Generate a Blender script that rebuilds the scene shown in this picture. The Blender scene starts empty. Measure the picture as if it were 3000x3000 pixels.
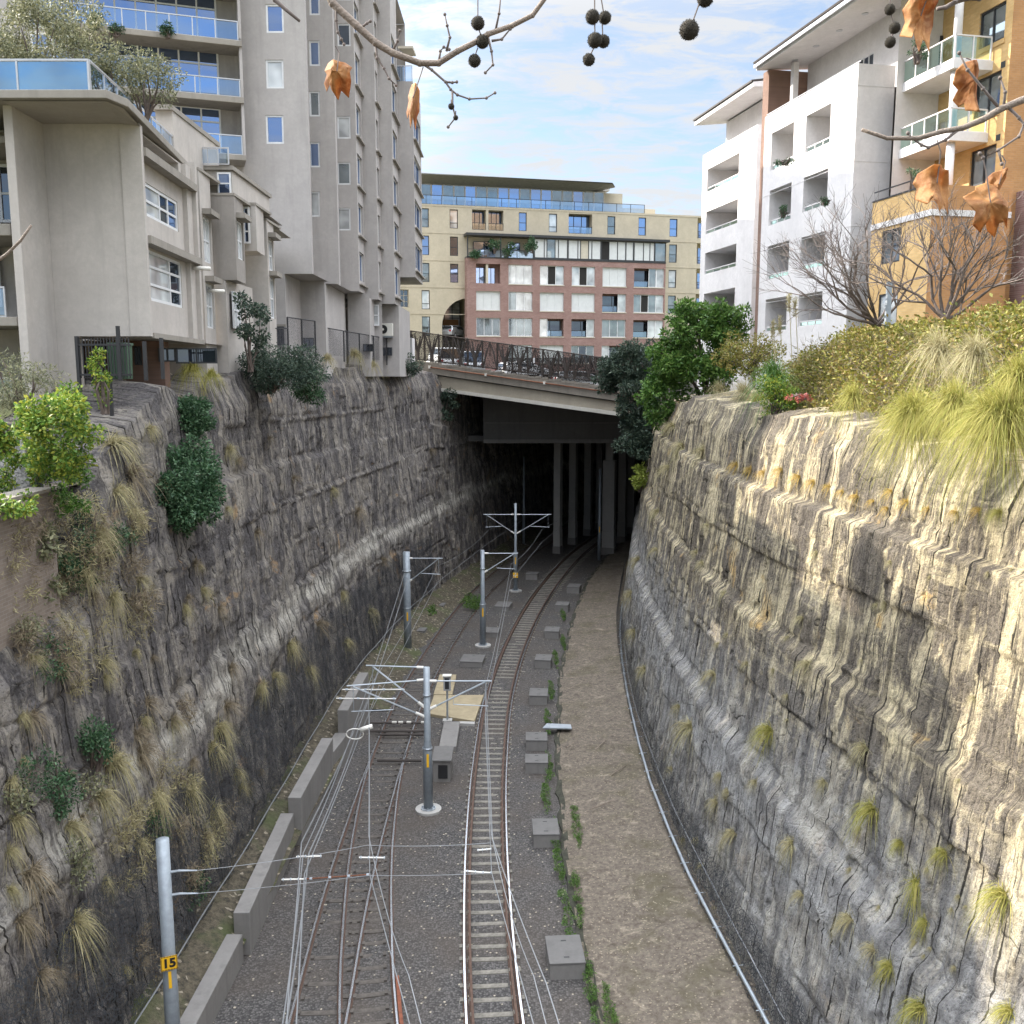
import bpy, math, random
import numpy as np
from mathutils import Vector, Matrix
from mathutils.bvhtree import BVHTree
random.seed(7); rng=np.random.default_rng(7)
S=bpy.context.scene; COL=S.collection
F=2773.; T=math.radians(8.15); H=17.
# ---------------------------------------------------------------- survey helpers: sight lines of the photo meet real planes
def ray(px,py):
    u=(px-1500)/F; v=(1500-py)/F
    return Vector((u, math.cos(T)+v*math.sin(T), -math.sin(T)+v*math.cos(T)))
def G(px,py,z=0.): d=ray(px,py); s=(z-H)/d.z; return Vector((d.x*s,d.y*s,z))
def at(px,py,Y): d=ray(px,py); s=Y/d.y; return Vector((d.x*s,Y,H+d.z*s))
class Pl:
    def __init__(s,x,y,dx,dy):
        s.o=Vector((x,y,0)); s.d=Vector((dx,dy,0)).normalized(); s.n=Vector((s.d.y,-s.d.x,0))
    def pt(s,a,z,off=0): return s.o+s.d*a+s.n*off+Vector((0,0,z))
    def pix(s,px,py):
        r=ray(px,py); c=Vector((0,0,H)); k=(s.o-c).dot(s.n)/r.dot(s.n); p=c+r*k
        return (p-s.o).dot(s.d), p.z
    def rect(s,x0,y0,x1,y1):
        xm=(x0+x1)/2; ym=(y0+y1)/2
        a=sorted((s.pix(x0,ym)[0],s.pix(x1,ym)[0])); return (a[0],a[1],s.pix(xm,y1)[1],s.pix(xm,y0)[1])
# ---------------------------------------------------------------- mesh helpers
def npmesh(name,V,Fc,mat,parent=None,smooth=False,uv=None):
    V=np.asarray(V,dtype=np.float32).reshape(-1,3)
    me=bpy.data.meshes.new(name)
    if isinstance(Fc,np.ndarray):
        k=Fc.shape[1]; n=len(Fc)
        me.vertices.add(len(V)); me.vertices.foreach_set('co',V.ravel())
        me.loops.add(n*k); me.loops.foreach_set('vertex_index',Fc.astype(np.int32).ravel())
        me.polygons.add(n); me.polygons.foreach_set('loop_start',np.arange(0,n*k,k,dtype=np.int32))
        me.update(calc_edges=True)
        if uv is not None:
            l=me.uv_layers.new(name='UVMap'); l.data.foreach_set('uv',uv[Fc.ravel()].astype(np.float32).ravel())
    else:
        me.from_pydata([tuple(map(float,q)) for q in V],[],Fc); me.update()
    if smooth: me.polygons.foreach_set('use_smooth',np.ones(len(me.polygons),dtype=bool))
    if mat: me.materials.append(mat)
    o=bpy.data.objects.new(name,me); COL.objects.link(o)
    if parent is not None: attach(o,parent)
    return o
bases={}
def attach(o,p):
    o.parent=p
    b=bases.get(p.name,Vector((0,0,0)))
    if o.data is not None and b.length>0: o.data.transform(Matrix.Translation(-b))
    bases[o.name]=b
def tag(o,label=None,cat=None,group=None,kind=None):
    if label:o['label']=label
    if cat:o['category']=cat
    if group:o['group']=group
    if kind:o['kind']=kind
    return o
def thing(name,label,cat,loc=(0,0,0),group=None):
    o=bpy.data.objects.new(name,None); COL.objects.link(o); o.empty_display_size=.3
    o.location=loc; bases[o.name]=Vector(loc); return tag(o,label,cat,group)
class MB:
    def __init__(s): s.v=[]; s.f=[]
    def add(s,vs,fs): b=len(s.v); s.v+=[tuple(q) for q in vs]; s.f+=[tuple(i+b for i in q) for q in fs]; return s
    def quad(s,a,b,c,d): return s.add([a,b,c,d],[(0,1,2,3)])
    def hexa(s,p): return s.add(p,[(3,2,1,0),(4,5,6,7),(0,1,5,4),(1,2,6,5),(2,3,7,6),(3,0,4,7)])
    def box(s,x0,y0,z0,x1,y1,z1): return s.hexa([(x0,y0,z0),(x1,y0,z0),(x1,y1,z0),(x0,y1,z0),(x0,y0,z1),(x1,y0,z1),(x1,y1,z1),(x0,y1,z1)])
    def pbox(s,pl,a0,a1,z0,z1,o0,o1): # box in facade coordinates
        P=pl.pt; return s.hexa([P(a0,z0,o1),P(a1,z0,o1),P(a1,z0,o0),P(a0,z0,o0),P(a0,z1,o1),P(a1,z1,o1),P(a1,z1,o0),P(a0,z1,o0)])
    def rbox(s,c,sx,sy,sz,rz=0.,taper=1.): # centred on base
        m=Matrix.Rotation(rz,3,'Z'); c=Vector(c); q=[]
        for z,k in ((0,1.),(sz,taper)):
            for x,y in ((-1,-1),(1,-1),(1,1),(-1,1)): q.append(c+m@Vector((x*sx/2*k,y*sy/2*k,z)))
        return s.hexa(q)
    def prism(s,pts,z0,z1):
        n=len(pts); v=[(p[0],p[1],z0) for p in pts]+[(p[0],p[1],z1) for p in pts]
        return s.add(v,[tuple(range(n-1,-1,-1)),tuple(range(n,2*n))]+[(i,(i+1)%n,n+(i+1)%n,n+i) for i in range(n)])
    def tube(s,pts,r,n=6,cap=True):
        pts=[Vector(p) for p in pts]; m=len(pts)
        if not hasattr(r,'__len__'): r=[r]*m
        vs=[];ref=None
        for i,p in enumerate(pts):
            t=(pts[min(i+1,m-1)]-pts[max(i-1,0)]); t=t.normalized() if t.length>1e-9 else Vector((0,0,1))
            if ref is None or abs(ref.dot(t))>.95: ref=Vector((0,0,1)) if abs(t.z)<.9 else Vector((1,0,0))
            a=t.cross(ref).normalized(); b=t.cross(a); ref=b.cross(t) if False else ref
            for k in range(n):
                an=2*math.pi*k/n; vs.append(p+(a*math.cos(an)+b*math.sin(an))*r[i])
        fs=[(i*n+k,i*n+(k+1)%n,(i+1)*n+(k+1)%n,(i+1)*n+k) for i in range(m-1) for k in range(n)]
        if cap and n>2: fs+=[tuple(range(n-1,-1,-1)),tuple((m-1)*n+k for k in range(n))]
        return s.add(vs,fs)
    def ball(s,c,r,n=10,sz=1.):
        vs=[];fs=[]
        for i in range(n+1):
            th=math.pi*i/n
            for k in range(n*2):
                ph=math.pi*k/n; vs.append((c[0]+r*math.sin(th)*math.cos(ph),c[1]+r*math.sin(th)*math.sin(ph),c[2]+sz*r*math.cos(th)))
        w=n*2
        for i in range(n):
            for k in range(w): fs.append((i*w+k,(i+1)*w+k,(i+1)*w+(k+1)%w,i*w+(k+1)%w))
        return s.add(vs,fs)
    def build(s,name,mat,parent=None,smooth=False,bevel=0): 
        o=npmesh(name,s.v,s.f,mat,parent,smooth)
        if bevel:
            m=o.modifiers.new('Bevel','BEVEL'); m.width=bevel; m.segments=2; m.limit_method='ANGLE'
        return o
def copy_tree(o,parent=None):
    c=o.copy(); COL.objects.link(c)
    if parent is not None: c.parent=parent
    for ch in list(o.children): copy_tree(ch,c)
    return c
# ---------------------------------------------------------------- materials
class NT:
    def __init__(s,name):
        s.m=bpy.data.materials.new(name); s.m.use_nodes=True; s.t=s.m.node_tree; s.t.nodes.clear()
        s.out=s.n('ShaderNodeOutputMaterial'); s.b=s.n('ShaderNodeBsdfPrincipled'); s.l(s.b.outputs[0],s.out.inputs[0])
    def n(s,k,**kw):
        q=s.t.nodes.new(k)
        for a,b in kw.items(): setattr(q,a,b)
        return q
    def l(s,a,b): s.t.links.new(a,b)
    def val(s,sock,v):
        if hasattr(v,'is_linked') or hasattr(v,'links'): s.l(v,sock)
        else: sock.default_value=v
    def uv(s): return s.n('ShaderNodeUVMap').outputs[0]
    def obj(s): return s.n('ShaderNodeTexCoord').outputs['Object']
    def map(s,vec,sc,loc=(0,0,0)):
        q=s.n('ShaderNodeMapping'); s.l(vec,q.inputs[0]); q.inputs['Scale'].default_value=sc; q.inputs['Location'].default_value=loc; return q.outputs[0]
    def noise(s,vec,scale=1.,det=4.,rough=.55,dist=0.):
        q=s.n('ShaderNodeTexNoise'); s.l(vec,q.inputs['Vector']); q.inputs['Scale'].default_value=scale; q.inputs['Detail'].default_value=det; q.inputs['Roughness'].default_value=rough; q.inputs['Distortion'].default_value=dist
        return q.outputs[0]
    def vor(s,vec,scale=1.,out=0,feature='F1'):
        q=s.n('ShaderNodeTexVoronoi',feature=feature); s.l(vec,q.inputs['Vector']); q.inputs['Scale'].default_value=scale; return q.outputs[out]
    def ramp(s,f,a,b,c0=(0,0,0,1),c1=(1,1,1,1)):
        q=s.n('ShaderNodeValToRGB'); s.l(f,q.inputs[0]); e=q.color_ramp.elements; e[0].position=a; e[1].position=b; e[0].color=c0; e[1].color=c1; return q.outputs[0]
    def mix(s,f,a,b,mode='MIX'):
        q=s.n('ShaderNodeMix',data_type='RGBA',blend_type=mode); s.val(q.inputs[0],f)
        for k,v in ((6,a),(7,b)):
            if isinstance(v,tuple): v=v if len(v)==4 else v+(1,)
            s.val(q.inputs[k],v)
        return q.outputs[2]
    def math(s,op,a,b=0.,clamp=False):
        q=s.n('ShaderNodeMath',operation=op,use_clamp=clamp); s.val(q.inputs[0],a); s.val(q.inputs[1],b); return q.outputs[0]
    def bump(s,h,st=.5,d=.05):
        q=s.n('ShaderNodeBump'); q.inputs['Strength'].default_value=st; q.inputs['Distance'].default_value=d; s.l(h,q.inputs['Height']); s.l(q.outputs[0],s.b.inputs['Normal'])
    def fin(s,col,rough=.8,metal=0.,spec=None):
        if isinstance(col,tuple): col=col if len(col)==4 else col+(1,)
        s.val(s.b.inputs['Base Color'],col); s.val(s.b.inputs['Roughness'],rough); s.b.inputs['Metallic'].default_value=metal
        if spec is not None: s.b.inputs['Specular IOR Level'].default_value=spec
        return s.m
def plain(name,c,rough=.7,metal=0.,var=.25,scale=3.,bump=0.,spec=None):
    m=NT(name); o=m.obj(); n=m.noise(o,scale,6,.65)
    f=m.ramp(n,.3,.7); c2=tuple(x*(1-var) for x in c); c3=tuple(min(1,x*(1+var*.6)) for x in c)
    n2=m.noise(o,scale*9,3)
    col=m.mix(f,c2,c3); col=m.mix(m.math('MULTIPLY',n2,var*.8),col,c2)
    if bump: m.bump(n2,bump,.02)
    return m.fin(col,rough,metal,spec)
def render_mat(name,c,streak=.3,warm=None):
    m=NT(name); o=m.obj()
    n=m.noise(o,.5,6,.6); n2=m.noise(o,7,5,.7); st=m.noise(m.map(o,(1.3,1.3,.12)),1.6,5,.6)
    col=m.mix(m.ramp(n,.3,.7),tuple(x*.86 for x in c),tuple(min(1,x*1.07) for x in c))
    col=m.mix(m.ramp(st,.52,.8,(0,0,0,1),(streak,)*3+(1,)),col,tuple(x*.45 for x in c))
    col=m.mix(m.ramp(n2,.35,.75,(0,0,0,1),(.42,)*3+(1,)),col,tuple(x*.72 for x in c))
    n3=m.noise(o,2.2,8,.75,.5); col=m.mix(m.ramp(n3,.42,.62,(0,0,0,1),(.34,)*3+(1,)),col,tuple(x*.72 for x in c)); m.bump(m.noise(o,30,3),.3,.012)
    return m.fin(col,.9)
def brick_mat(name,c1,c2,mortar,pl):
    m=NT(name); o=m.obj()
    sx=m.n('ShaderNodeSeparateXYZ'); m.l(o,sx.inputs[0])
    a=m.math('ADD',m.math('MULTIPLY',sx.outputs[0],pl[0]),m.math('MULTIPLY',sx.outputs[1],pl[1]))
    cb=m.n('ShaderNodeCombineXYZ'); m.l(a,cb.inputs[0]); m.l(sx.outputs[2],cb.inputs[1])
    b=m.n('ShaderNodeTexBrick'); m.l(cb.outputs[0],b.inputs['Vector']); b.inputs['Color1'].default_value=c1+(1,); b.inputs['Color2'].default_value=c2+(1,); b.inputs['Mortar'].default_value=mortar+(1,)
    b.inputs['Scale'].default_value=1; b.inputs['Brick Width'].default_value=.24; b.inputs['Row Height'].default_value=.086; b.inputs['Mortar Size'].default_value=.006; b.inputs['Bias'].default_value=-.2
    n=m.noise(o,1.2,5); col=m.mix(m.ramp(n,.35,.75,(0,0,0,1),(.45,)*3+(1,)),b.outputs[0],tuple(x*.6 for x in c1))
    n2=m.noise(m.map(cb.outputs[0],(4.2,11.6,1)),1.,1); col=m.mix(m.ramp(n2,.4,.7,(0,0,0,1),(.4,)*3+(1,)),col,tuple(x*.7 for x in c2))
    m.bump(b.outputs[1],-.4,.01)
    return m.fin(col,.9)
def glass_mat(name,tint,dark,refl=.5,rough=.02):
    m=NT(name); g=m.n('ShaderNodeBsdfGlossy'); g.inputs[0].default_value=tint+(1,); g.inputs[1].default_value=rough
    n=m.noise(m.obj(),.7,2); d=m.n('ShaderNodeBsdfDiffuse'); m.l(m.mix(m.ramp(n,.35,.65),tuple(x*.5 for x in dark),tuple(x*1.4 for x in dark)),d.inputs[0])
    bp=m.n('ShaderNodeBump'); bp.inputs['Strength'].default_value=.05; m.l(m.noise(m.obj(),1.5,2),bp.inputs['Height']); m.l(bp.outputs[0],g.inputs['Normal'])
    x=m.n('ShaderNodeMixShader'); x.inputs[0].default_value=refl; m.l(d.outputs[0],x.inputs[1]); m.l(g.outputs[0],x.inputs[2]); m.l(x.outputs[0],m.out.inputs[0]); return m.m
def clear_glass(name,tint,op=.35):
    m=NT(name); g=m.n('ShaderNodeBsdfGlossy'); g.inputs[0].default_value=tint+(1,); g.inputs[1].default_value=.03
    t=m.n('ShaderNodeBsdfTransparent'); t.inputs[0].default_value=tuple(.5+.5*x for x in tint)+(1,)
    x=m.n('ShaderNodeMixShader'); x.inputs[0].default_value=op; m.l(t.outputs[0],x.inputs[1]); m.l(g.outputs[0],x.inputs[2]); m.l(x.outputs[0],m.out.inputs[0]); return m.m
def mesh_mat(name,c,scale,fill):  # woven / perforated sheet: real holes
    m=NT(name); o=m.obj(); v=m.vor(o,scale,0,'DISTANCE_TO_EDGE')
    f=m.math('LESS_THAN',v,fill); t=m.n('ShaderNodeBsdfTransparent'); x=m.n('ShaderNodeMixShader'); m.fin(c,.6); m.l(f,x.inputs[0]); m.l(t.outputs[0],x.inputs[1]); m.l(m.b.outputs[0],x.inputs[2]); m.l(x.outputs[0],m.out.inputs[0]); return m.m
def leaf_mat(name,cols,rough=.55,trans=.25):
    m=NT(name); g=m.n('ShaderNodeNewGeometry'); r=m.n('ShaderNodeValToRGB'); m.l(g.outputs['Random Per Island'],r.inputs[0])
    e=r.color_ramp.elements
    while len(e)<len(cols): e.new(.5)
    for i,c in enumerate(cols): e[i].position=i/(len(cols)-1); e[i].color=c+(1,)
    n=m.noise(m.obj(),1.1,3); col=m.mix(m.ramp(n,.35,.7,(0,0,0,1),(.5,)*3+(1,)),r.outputs[0],cols[0])
    m.fin(col,rough,0,.35)
    tr=m.n('ShaderNodeBsdfTranslucent'); m.l(m.mix(.5,col,(.5,.55,.1),'MULTIPLY'),tr.inputs[0]); m.l(col,tr.inputs[0])
    x=m.n('ShaderNodeMixShader'); x.inputs[0].default_value=trans; m.l(m.b.outputs[0],x.inputs[1]); m.l(tr.outputs[0],x.inputs[2]); m.l(x.outputs[0],m.out.inputs[0]); return m.m
M={}
M['tower']=render_mat('tower_render',(.43,.405,.39),.45); M['low']=render_mat('low_render',(.48,.445,.41),.45); M['slab']=render_mat('weathered_slab',(.30,.275,.24),.75)
M['soffit']=render_mat('soffit',(.36,.33,.29),.1); M['white']=render_mat('white_paint',(.72,.695,.69),.1); M['white_alias']=M['white']  # last key is the same white paint again
M['yellow']=render_mat('cream_render',(.53,.47,.36),.12); M['cream2']=render_mat('pale_trim',(.6,.55,.45),.1)
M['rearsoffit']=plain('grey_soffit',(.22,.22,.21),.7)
M['frame']=plain('white_frame',(.68,.69,.70),.4,0,.08); M['alu']=plain('aluminium',(.5,.51,.53),.35,.4,.1); M['darkframe']=plain('dark_frame',(.03,.032,.036),.4,0,.1)
M['gb']=glass_mat('sky_blue_glass',(.42,.56,.86),(.02,.035,.08),.62); M['gd']=glass_mat('dark_glass',(.55,.65,.8),(.02,.023,.03),.22); M['blind']=glass_mat('blind_glass',(.8,.85,.9),(.50,.52,.52),.25)  # first glass: blue of the reflected sky put into its colours
M['teal']=glass_mat('tinted_shutter',(.6,.72,.8),(.16,.17,.17),.3); M['shut']=plain('white_shutter',(.62,.64,.64),.5,0,.08); M['dark']=plain('dark_room',(.02,.019,.018),.9)
M['bglass']=clear_glass('balustrade_glass',(.50,.68,.9),.42); M['gglass']=clear_glass('green_balustrade',(.55,.8,.72),.40)
M['bluewall']=glass_mat('blue_balustrade',(.45,.68,.92),(.05,.13,.22),.55)
M['redbrick']=brick_mat('red_brick',(.26,.145,.125),(.35,.215,.19),(.38,.33,.30),(.97,.242))
M['ybrick']=brick_mat('yellow_brick',(.60,.38,.15),(.72,.49,.22),(.55,.42,.26),(-.2,.98)); M['ybrick_shade']=brick_mat('shaded_yellow_brick',(.42,.21,.085),(.52,.27,.11),(.42,.27,.16),(.98,.2))  # second brick is a darker, oranger copy: shade of camera-facing walls in the colour
M['obrick']=brick_mat('orange_brick_side',(.50,.25,.10),(.58,.32,.14),(.42,.28,.17),(-.2,.98)); M['rbrick']=brick_mat('old_brick',(.17,.135,.11),(.23,.185,.15),(.25,.225,.195),(0,1)); M['brown']=brick_mat('brown_brick',(.20,.12,.09),(.25,.15,.11),(.2,.15,.12),(-.2,.98))
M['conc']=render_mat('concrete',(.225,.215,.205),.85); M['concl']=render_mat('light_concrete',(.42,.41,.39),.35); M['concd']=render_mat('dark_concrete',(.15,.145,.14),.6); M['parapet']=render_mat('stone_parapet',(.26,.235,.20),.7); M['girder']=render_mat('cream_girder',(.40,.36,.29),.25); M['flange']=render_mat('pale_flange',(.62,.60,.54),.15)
M['steel']=plain('galvanised',(.40,.44,.48),.42,.5,.2,4); M['pole']=plain('painted_pole',(.30,.34,.38),.5,.25,.2,5); M['wire']=plain('wire',(.24,.25,.26),.5,.3,.1); M['ins']=plain('insulator',(.75,.73,.68),.4,0,.1)
M['rail']=plain('rail_shine',(.66,.68,.72),.22,.85,.15,2); M['rust']=plain('rusty_rail',(.11,.066,.048),.8,.1,.4,6); M['rred']=plain('red_rust',(.22,.07,.035),.8,0,.5,8)
M['sleeper']=plain('concrete_sleeper',(.22,.205,.175),.9,0,.55,5,.3); M['wood']=plain('timber_sleeper',(.105,.092,.08),.9,0,.5,6,.4)
M['tan']=plain('tan_board',(.35,.29,.185),.85,0,.25,2); M['fence']=plain('brown_steel',(.045,.035,.030),.6,.1,.3); M['black']=plain('black_steel',(.02,.02,.022),.6,0,.3); M['rustpipe']=plain('rust_pipe',(.16,.06,.03),.8,0,.4,4)
M['yel']=plain('sign_yellow',(.85,.48,.02),.5,0,.05); M['blk']=plain('sign_black',(.012,.012,.012),.6,0,.1); M['bark']=plain('bark',(.13,.10,.085),.9,0,.4,8,.5); M['twig']=plain('twig',(.165,.135,.12),.85,0,.35,9); M['paletwig']=plain('pale_twig',(.24,.19,.15),.8,0,.35,20,.4)
M['carw']=plain('white_car_paint',(.75,.76,.77),.25,0,.04); M['cars']=plain('silver_car_paint',(.42,.44,.46),.3,.5,.05); M['tyre']=plain('tyre',(.02,.02,.02),.8); M['plastic']=plain('cream_plastic',(.68,.66,.6),.5,0,.05); M['lampred']=plain('red_lens',(.4,.02,.02),.3); M['lampw']=plain('lamp_lens',(.7,.7,.68),.2)
M['ball']=plain('seed_ball',(.085,.07,.045),.95,0,.5,260,1.)
M['gmesh']=mesh_mat('fence_mesh',(.03,.027,.025,1),14,.14); M['screen']=mesh_mat('dense_screen',(.035,.03,.027,1),16,.13); M['stain']=render_mat('stained_render',(.30,.275,.25),.85); M['moss']=plain('mossy_edge',(.05,.05,.035),.95,0,.6,3,.8); M['net']=mesh_mat('rock_net',(.035,.04,.048,1),9,.07); M['chain']=mesh_mat('chain_mesh',(.06,.06,.07,1),22,.06)
M['l_dark']=leaf_mat('dark_leaf',[(.022,.055,.026),(.04,.10,.045),(.075,.155,.065),(.16,.25,.14)]); M['l_green']=leaf_mat('green_leaf',[(.04,.10,.02),(.08,.18,.03),(.14,.26,.05),(.22,.33,.08)])
M['l_olive']=leaf_mat('olive_leaf',[(.09,.105,.055),(.17,.18,.10),(.28,.28,.17),(.40,.38,.20)]); M['l_hedge']=leaf_mat('hedge_leaf',[(.07,.075,.018),(.17,.19,.03),(.30,.29,.05),(.30,.20,.07),(.38,.36,.10)]); M['l_vine']=leaf_mat('vine_leaf',[(.05,.12,.02),(.13,.24,.03),(.27,.36,.05),(.45,.42,.06)])
M['l_blue']=leaf_mat('grey_green_leaf',[(.03,.05,.038),(.05,.085,.06),(.085,.125,.085),(.14,.18,.12)]); M['l_bright']=leaf_mat('bright_leaf',[(.25,.33,.05),(.45,.5,.12)])
M['g_dry']=leaf_mat('dry_grass',[(.22,.19,.10),(.38,.33,.18),(.52,.46,.27),(.33,.33,.15)],.7,.3); M['g_lit']=leaf_mat('golden_grass',[(.20,.21,.04),(.36,.34,.08),(.50,.42,.15),(.26,.30,.05)],.7,.35); M['g_gold']=leaf_mat('gold_weed',[(.30,.20,.05),(.50,.34,.09),(.60,.42,.14),(.34,.32,.07)],.8,.3); M['g_brown']=leaf_mat('brown_grass',[(.15,.12,.08),(.26,.21,.14),(.36,.30,.2)],.8,.2); M['g_pink']=leaf_mat('pink_weed',[(.35,.07,.07),(.5,.16,.12)])
M['deadleaf']=None
CLOUD=3.35; OVERHEAD_FILL=7.5; EXPO=1.45
# ---------------------------------------------------------------- rock cutting
def h2(ix,iy,s):
    h=(ix.astype(np.int64)*374761393+iy.astype(np.int64)*668265263+s*974634777)&0xffffffff
    h=((h^(h>>13))*1274126177)&0xffffffff; h=h^(h>>16); return (h&0xffff)/65535.
def vn(x,y,s=0):
    ix=np.floor(x); iy=np.floor(y); fx=x-ix; fy=y-iy; fx=fx*fx*(3-2*fx); fy=fy*fy*(3-2*fy)
    a=h2(ix,iy,s);b=h2(ix+1,iy,s);c=h2(ix,iy+1,s);d=h2(ix+1,iy+1,s)
    return (a*(1-fx)+b*fx)*(1-fy)+(c*(1-fx)+d*fx)*fy
def fbm(x,y,s=0,o=4):
    r=0;a=.5;t=0
    for i in range(o): r=r+a*vn(x*2**i,y*2**i,s+i*17); t+=a; a*=.55
    return r/t-.5
def sm(a,b,x): t=np.clip((x-a)/(b-a),0,1); return t*t*(3-2*t)
def crom(P,n=400):
    P=np.array(P,float); Q=np.vstack([2*P[0]-P[1],P,2*P[-1]-P[-2]]); out=[]
    for i in range(1,len(Q)-2):
        for t in np.linspace(0,1,40,endpoint=False):
            a,b,c,d=Q[i-1:i+3]; out.append(.5*((2*b)+(-a+c)*t+(2*a-5*b+4*c-d)*t*t+(-a+3*b-3*c+d)*t**3))
    out.append(P[-1]); out=np.array(out); L=np.r_[0,np.cumsum(np.linalg.norm(np.diff(out,axis=0),axis=1))]
    return out,L
def wall(P,side,prof,rimf,near,far,dz,seed,amp,RIB=.85):
    C,L=crom(P)
    s=[0.];
    while s[-1]<L[-1]-.3:
        y=np.interp(s[-1],L,C[:,1]); s.append(s[-1]+(near if 5<y<36 else far if y<100 else .6))
    s=np.array(s); bx=np.interp(s,L,C[:,0]); by=np.interp(s,L,C[:,1])
    tx=np.gradient(bx,s); ty=np.gradient(by,s); k=np.ones(25)/25
    tx=np.convolve(np.pad(tx,12,'edge'),k,'valid'); ty=np.convolve(np.pad(ty,12,'edge'),k,'valid'); ln=np.hypot(tx,ty); tx/=ln; ty/=ln
    nx,ny=(ty*side,-tx*side)
    rim=rimf(by)+fbm(s*.5,s*0,seed+90,3)*.8
    nz=int(17.5/dz); v=np.linspace(0,1,nz)
    Z=v[None,:]*(rim[:,None]+.6)-.6; Sg=np.repeat(s[:,None],nz,1)
    off=prof(Z)
    lay=Z+fbm(Sg*.12,Z*0,seed+5,2)*.7                     # bedding
    li=np.floor(lay/1.9+fbm(Sg*.05,Z*.0,seed+8,1)*.5); lf=lay/1.9-np.floor(lay/1.9)
    d=amp*.32*(h2(li,li*0,seed+3)-.5)+amp*.7*fbm(Sg*.20,Z*.15,seed,3)
    bl2=np.floor(Sg/.55+fbm(Sg*.9,Z*.9,seed+16,2)*1.5); zl2=np.floor(Z/.8+h2(bl2,bl2*0,seed+2)*3+fbm(Sg*.8,Z*.8,seed+15,2)); d+=amp*.22*(h2(bl2,zl2,seed+9)-.5)+amp*.5*(np.maximum(h2(bl2,zl2,seed+12),.86)-.86)*-6*.5; bl=np.floor(Sg/1.5+h2(li,li*0+9,seed)*7+fbm(Sg*.3,Z*.3,seed+6,2)); d+=amp*.30*(h2(bl,li,seed+4)-.5)
    d+=amp*.36*fbm(Sg*1.2,Z*.7,seed+21,4)+amp*.30*fbm(Sg*4.5,Z*2.2,seed+31,3)
    rib=fbm(Sg*2.9,Z*.16,seed+40,3); d+=amp*RIB*rib*sm(-.2,.2,fbm(Sg*.15,Z*.3,seed+44,2)+.1)
    g=np.abs((Sg/.46+.25*fbm(Sg*.6,Z*.2,seed+50,2))%1-.5); msk=(vn(np.floor(Sg/.46),li,seed+51)>.45)&(vn(Sg*.3,Z*.5,seed+53)>.42)
    d-=.13*np.clip(1-g/.09,0,1)*msk
    d-=amp*.30*np.exp(-(lf/.035)**2)*sm(-.1,.15,fbm(Sg*.35,Z*.1,seed+61,3))
    top=sm(.93,1.,v)[None,:]; off=off+top*.25
    O=off-d*(1-.5*top)
    X=bx[:,None]+nx[:,None]*O; Y=by[:,None]+ny[:,None]*O
    # lip running back onto the upper ground
    e=np.array([.6,1.3,2.2,3.4]); lx=X[:,-1:]+nx[:,None]*e; ly=Y[:,-1:]+ny[:,None]*e; lz=Z[:,-1:]+.12*e+.35*fbm(lx*1.3,ly*1.3,seed+70,3)
    X=np.hstack([X,lx]);Y=np.hstack([Y,ly]);ZZ=np.hstack([Z,lz]);UVv=np.hstack([Z+prof(Z),Z[:,-1:]+prof(Z[:,-1:])+e])
    a,b=X.shape; V=np.stack([X,Y,ZZ],-1).reshape(-1,3); uv=np.stack([np.repeat(s[:,None],b,1),UVv],-1).reshape(-1,2)
    idx=np.arange(a*b).reshape(a,b); Fq=np.stack([idx[:-1,:-1],idx[1:,:-1],idx[1:,1:],idx[:-1,1:]],-1).reshape(-1,4)
    if side>0: Fq=Fq[:,::-1]
    return V,Fq,uv,X[:,-1],Y[:,-1],ZZ[:,-1]
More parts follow.
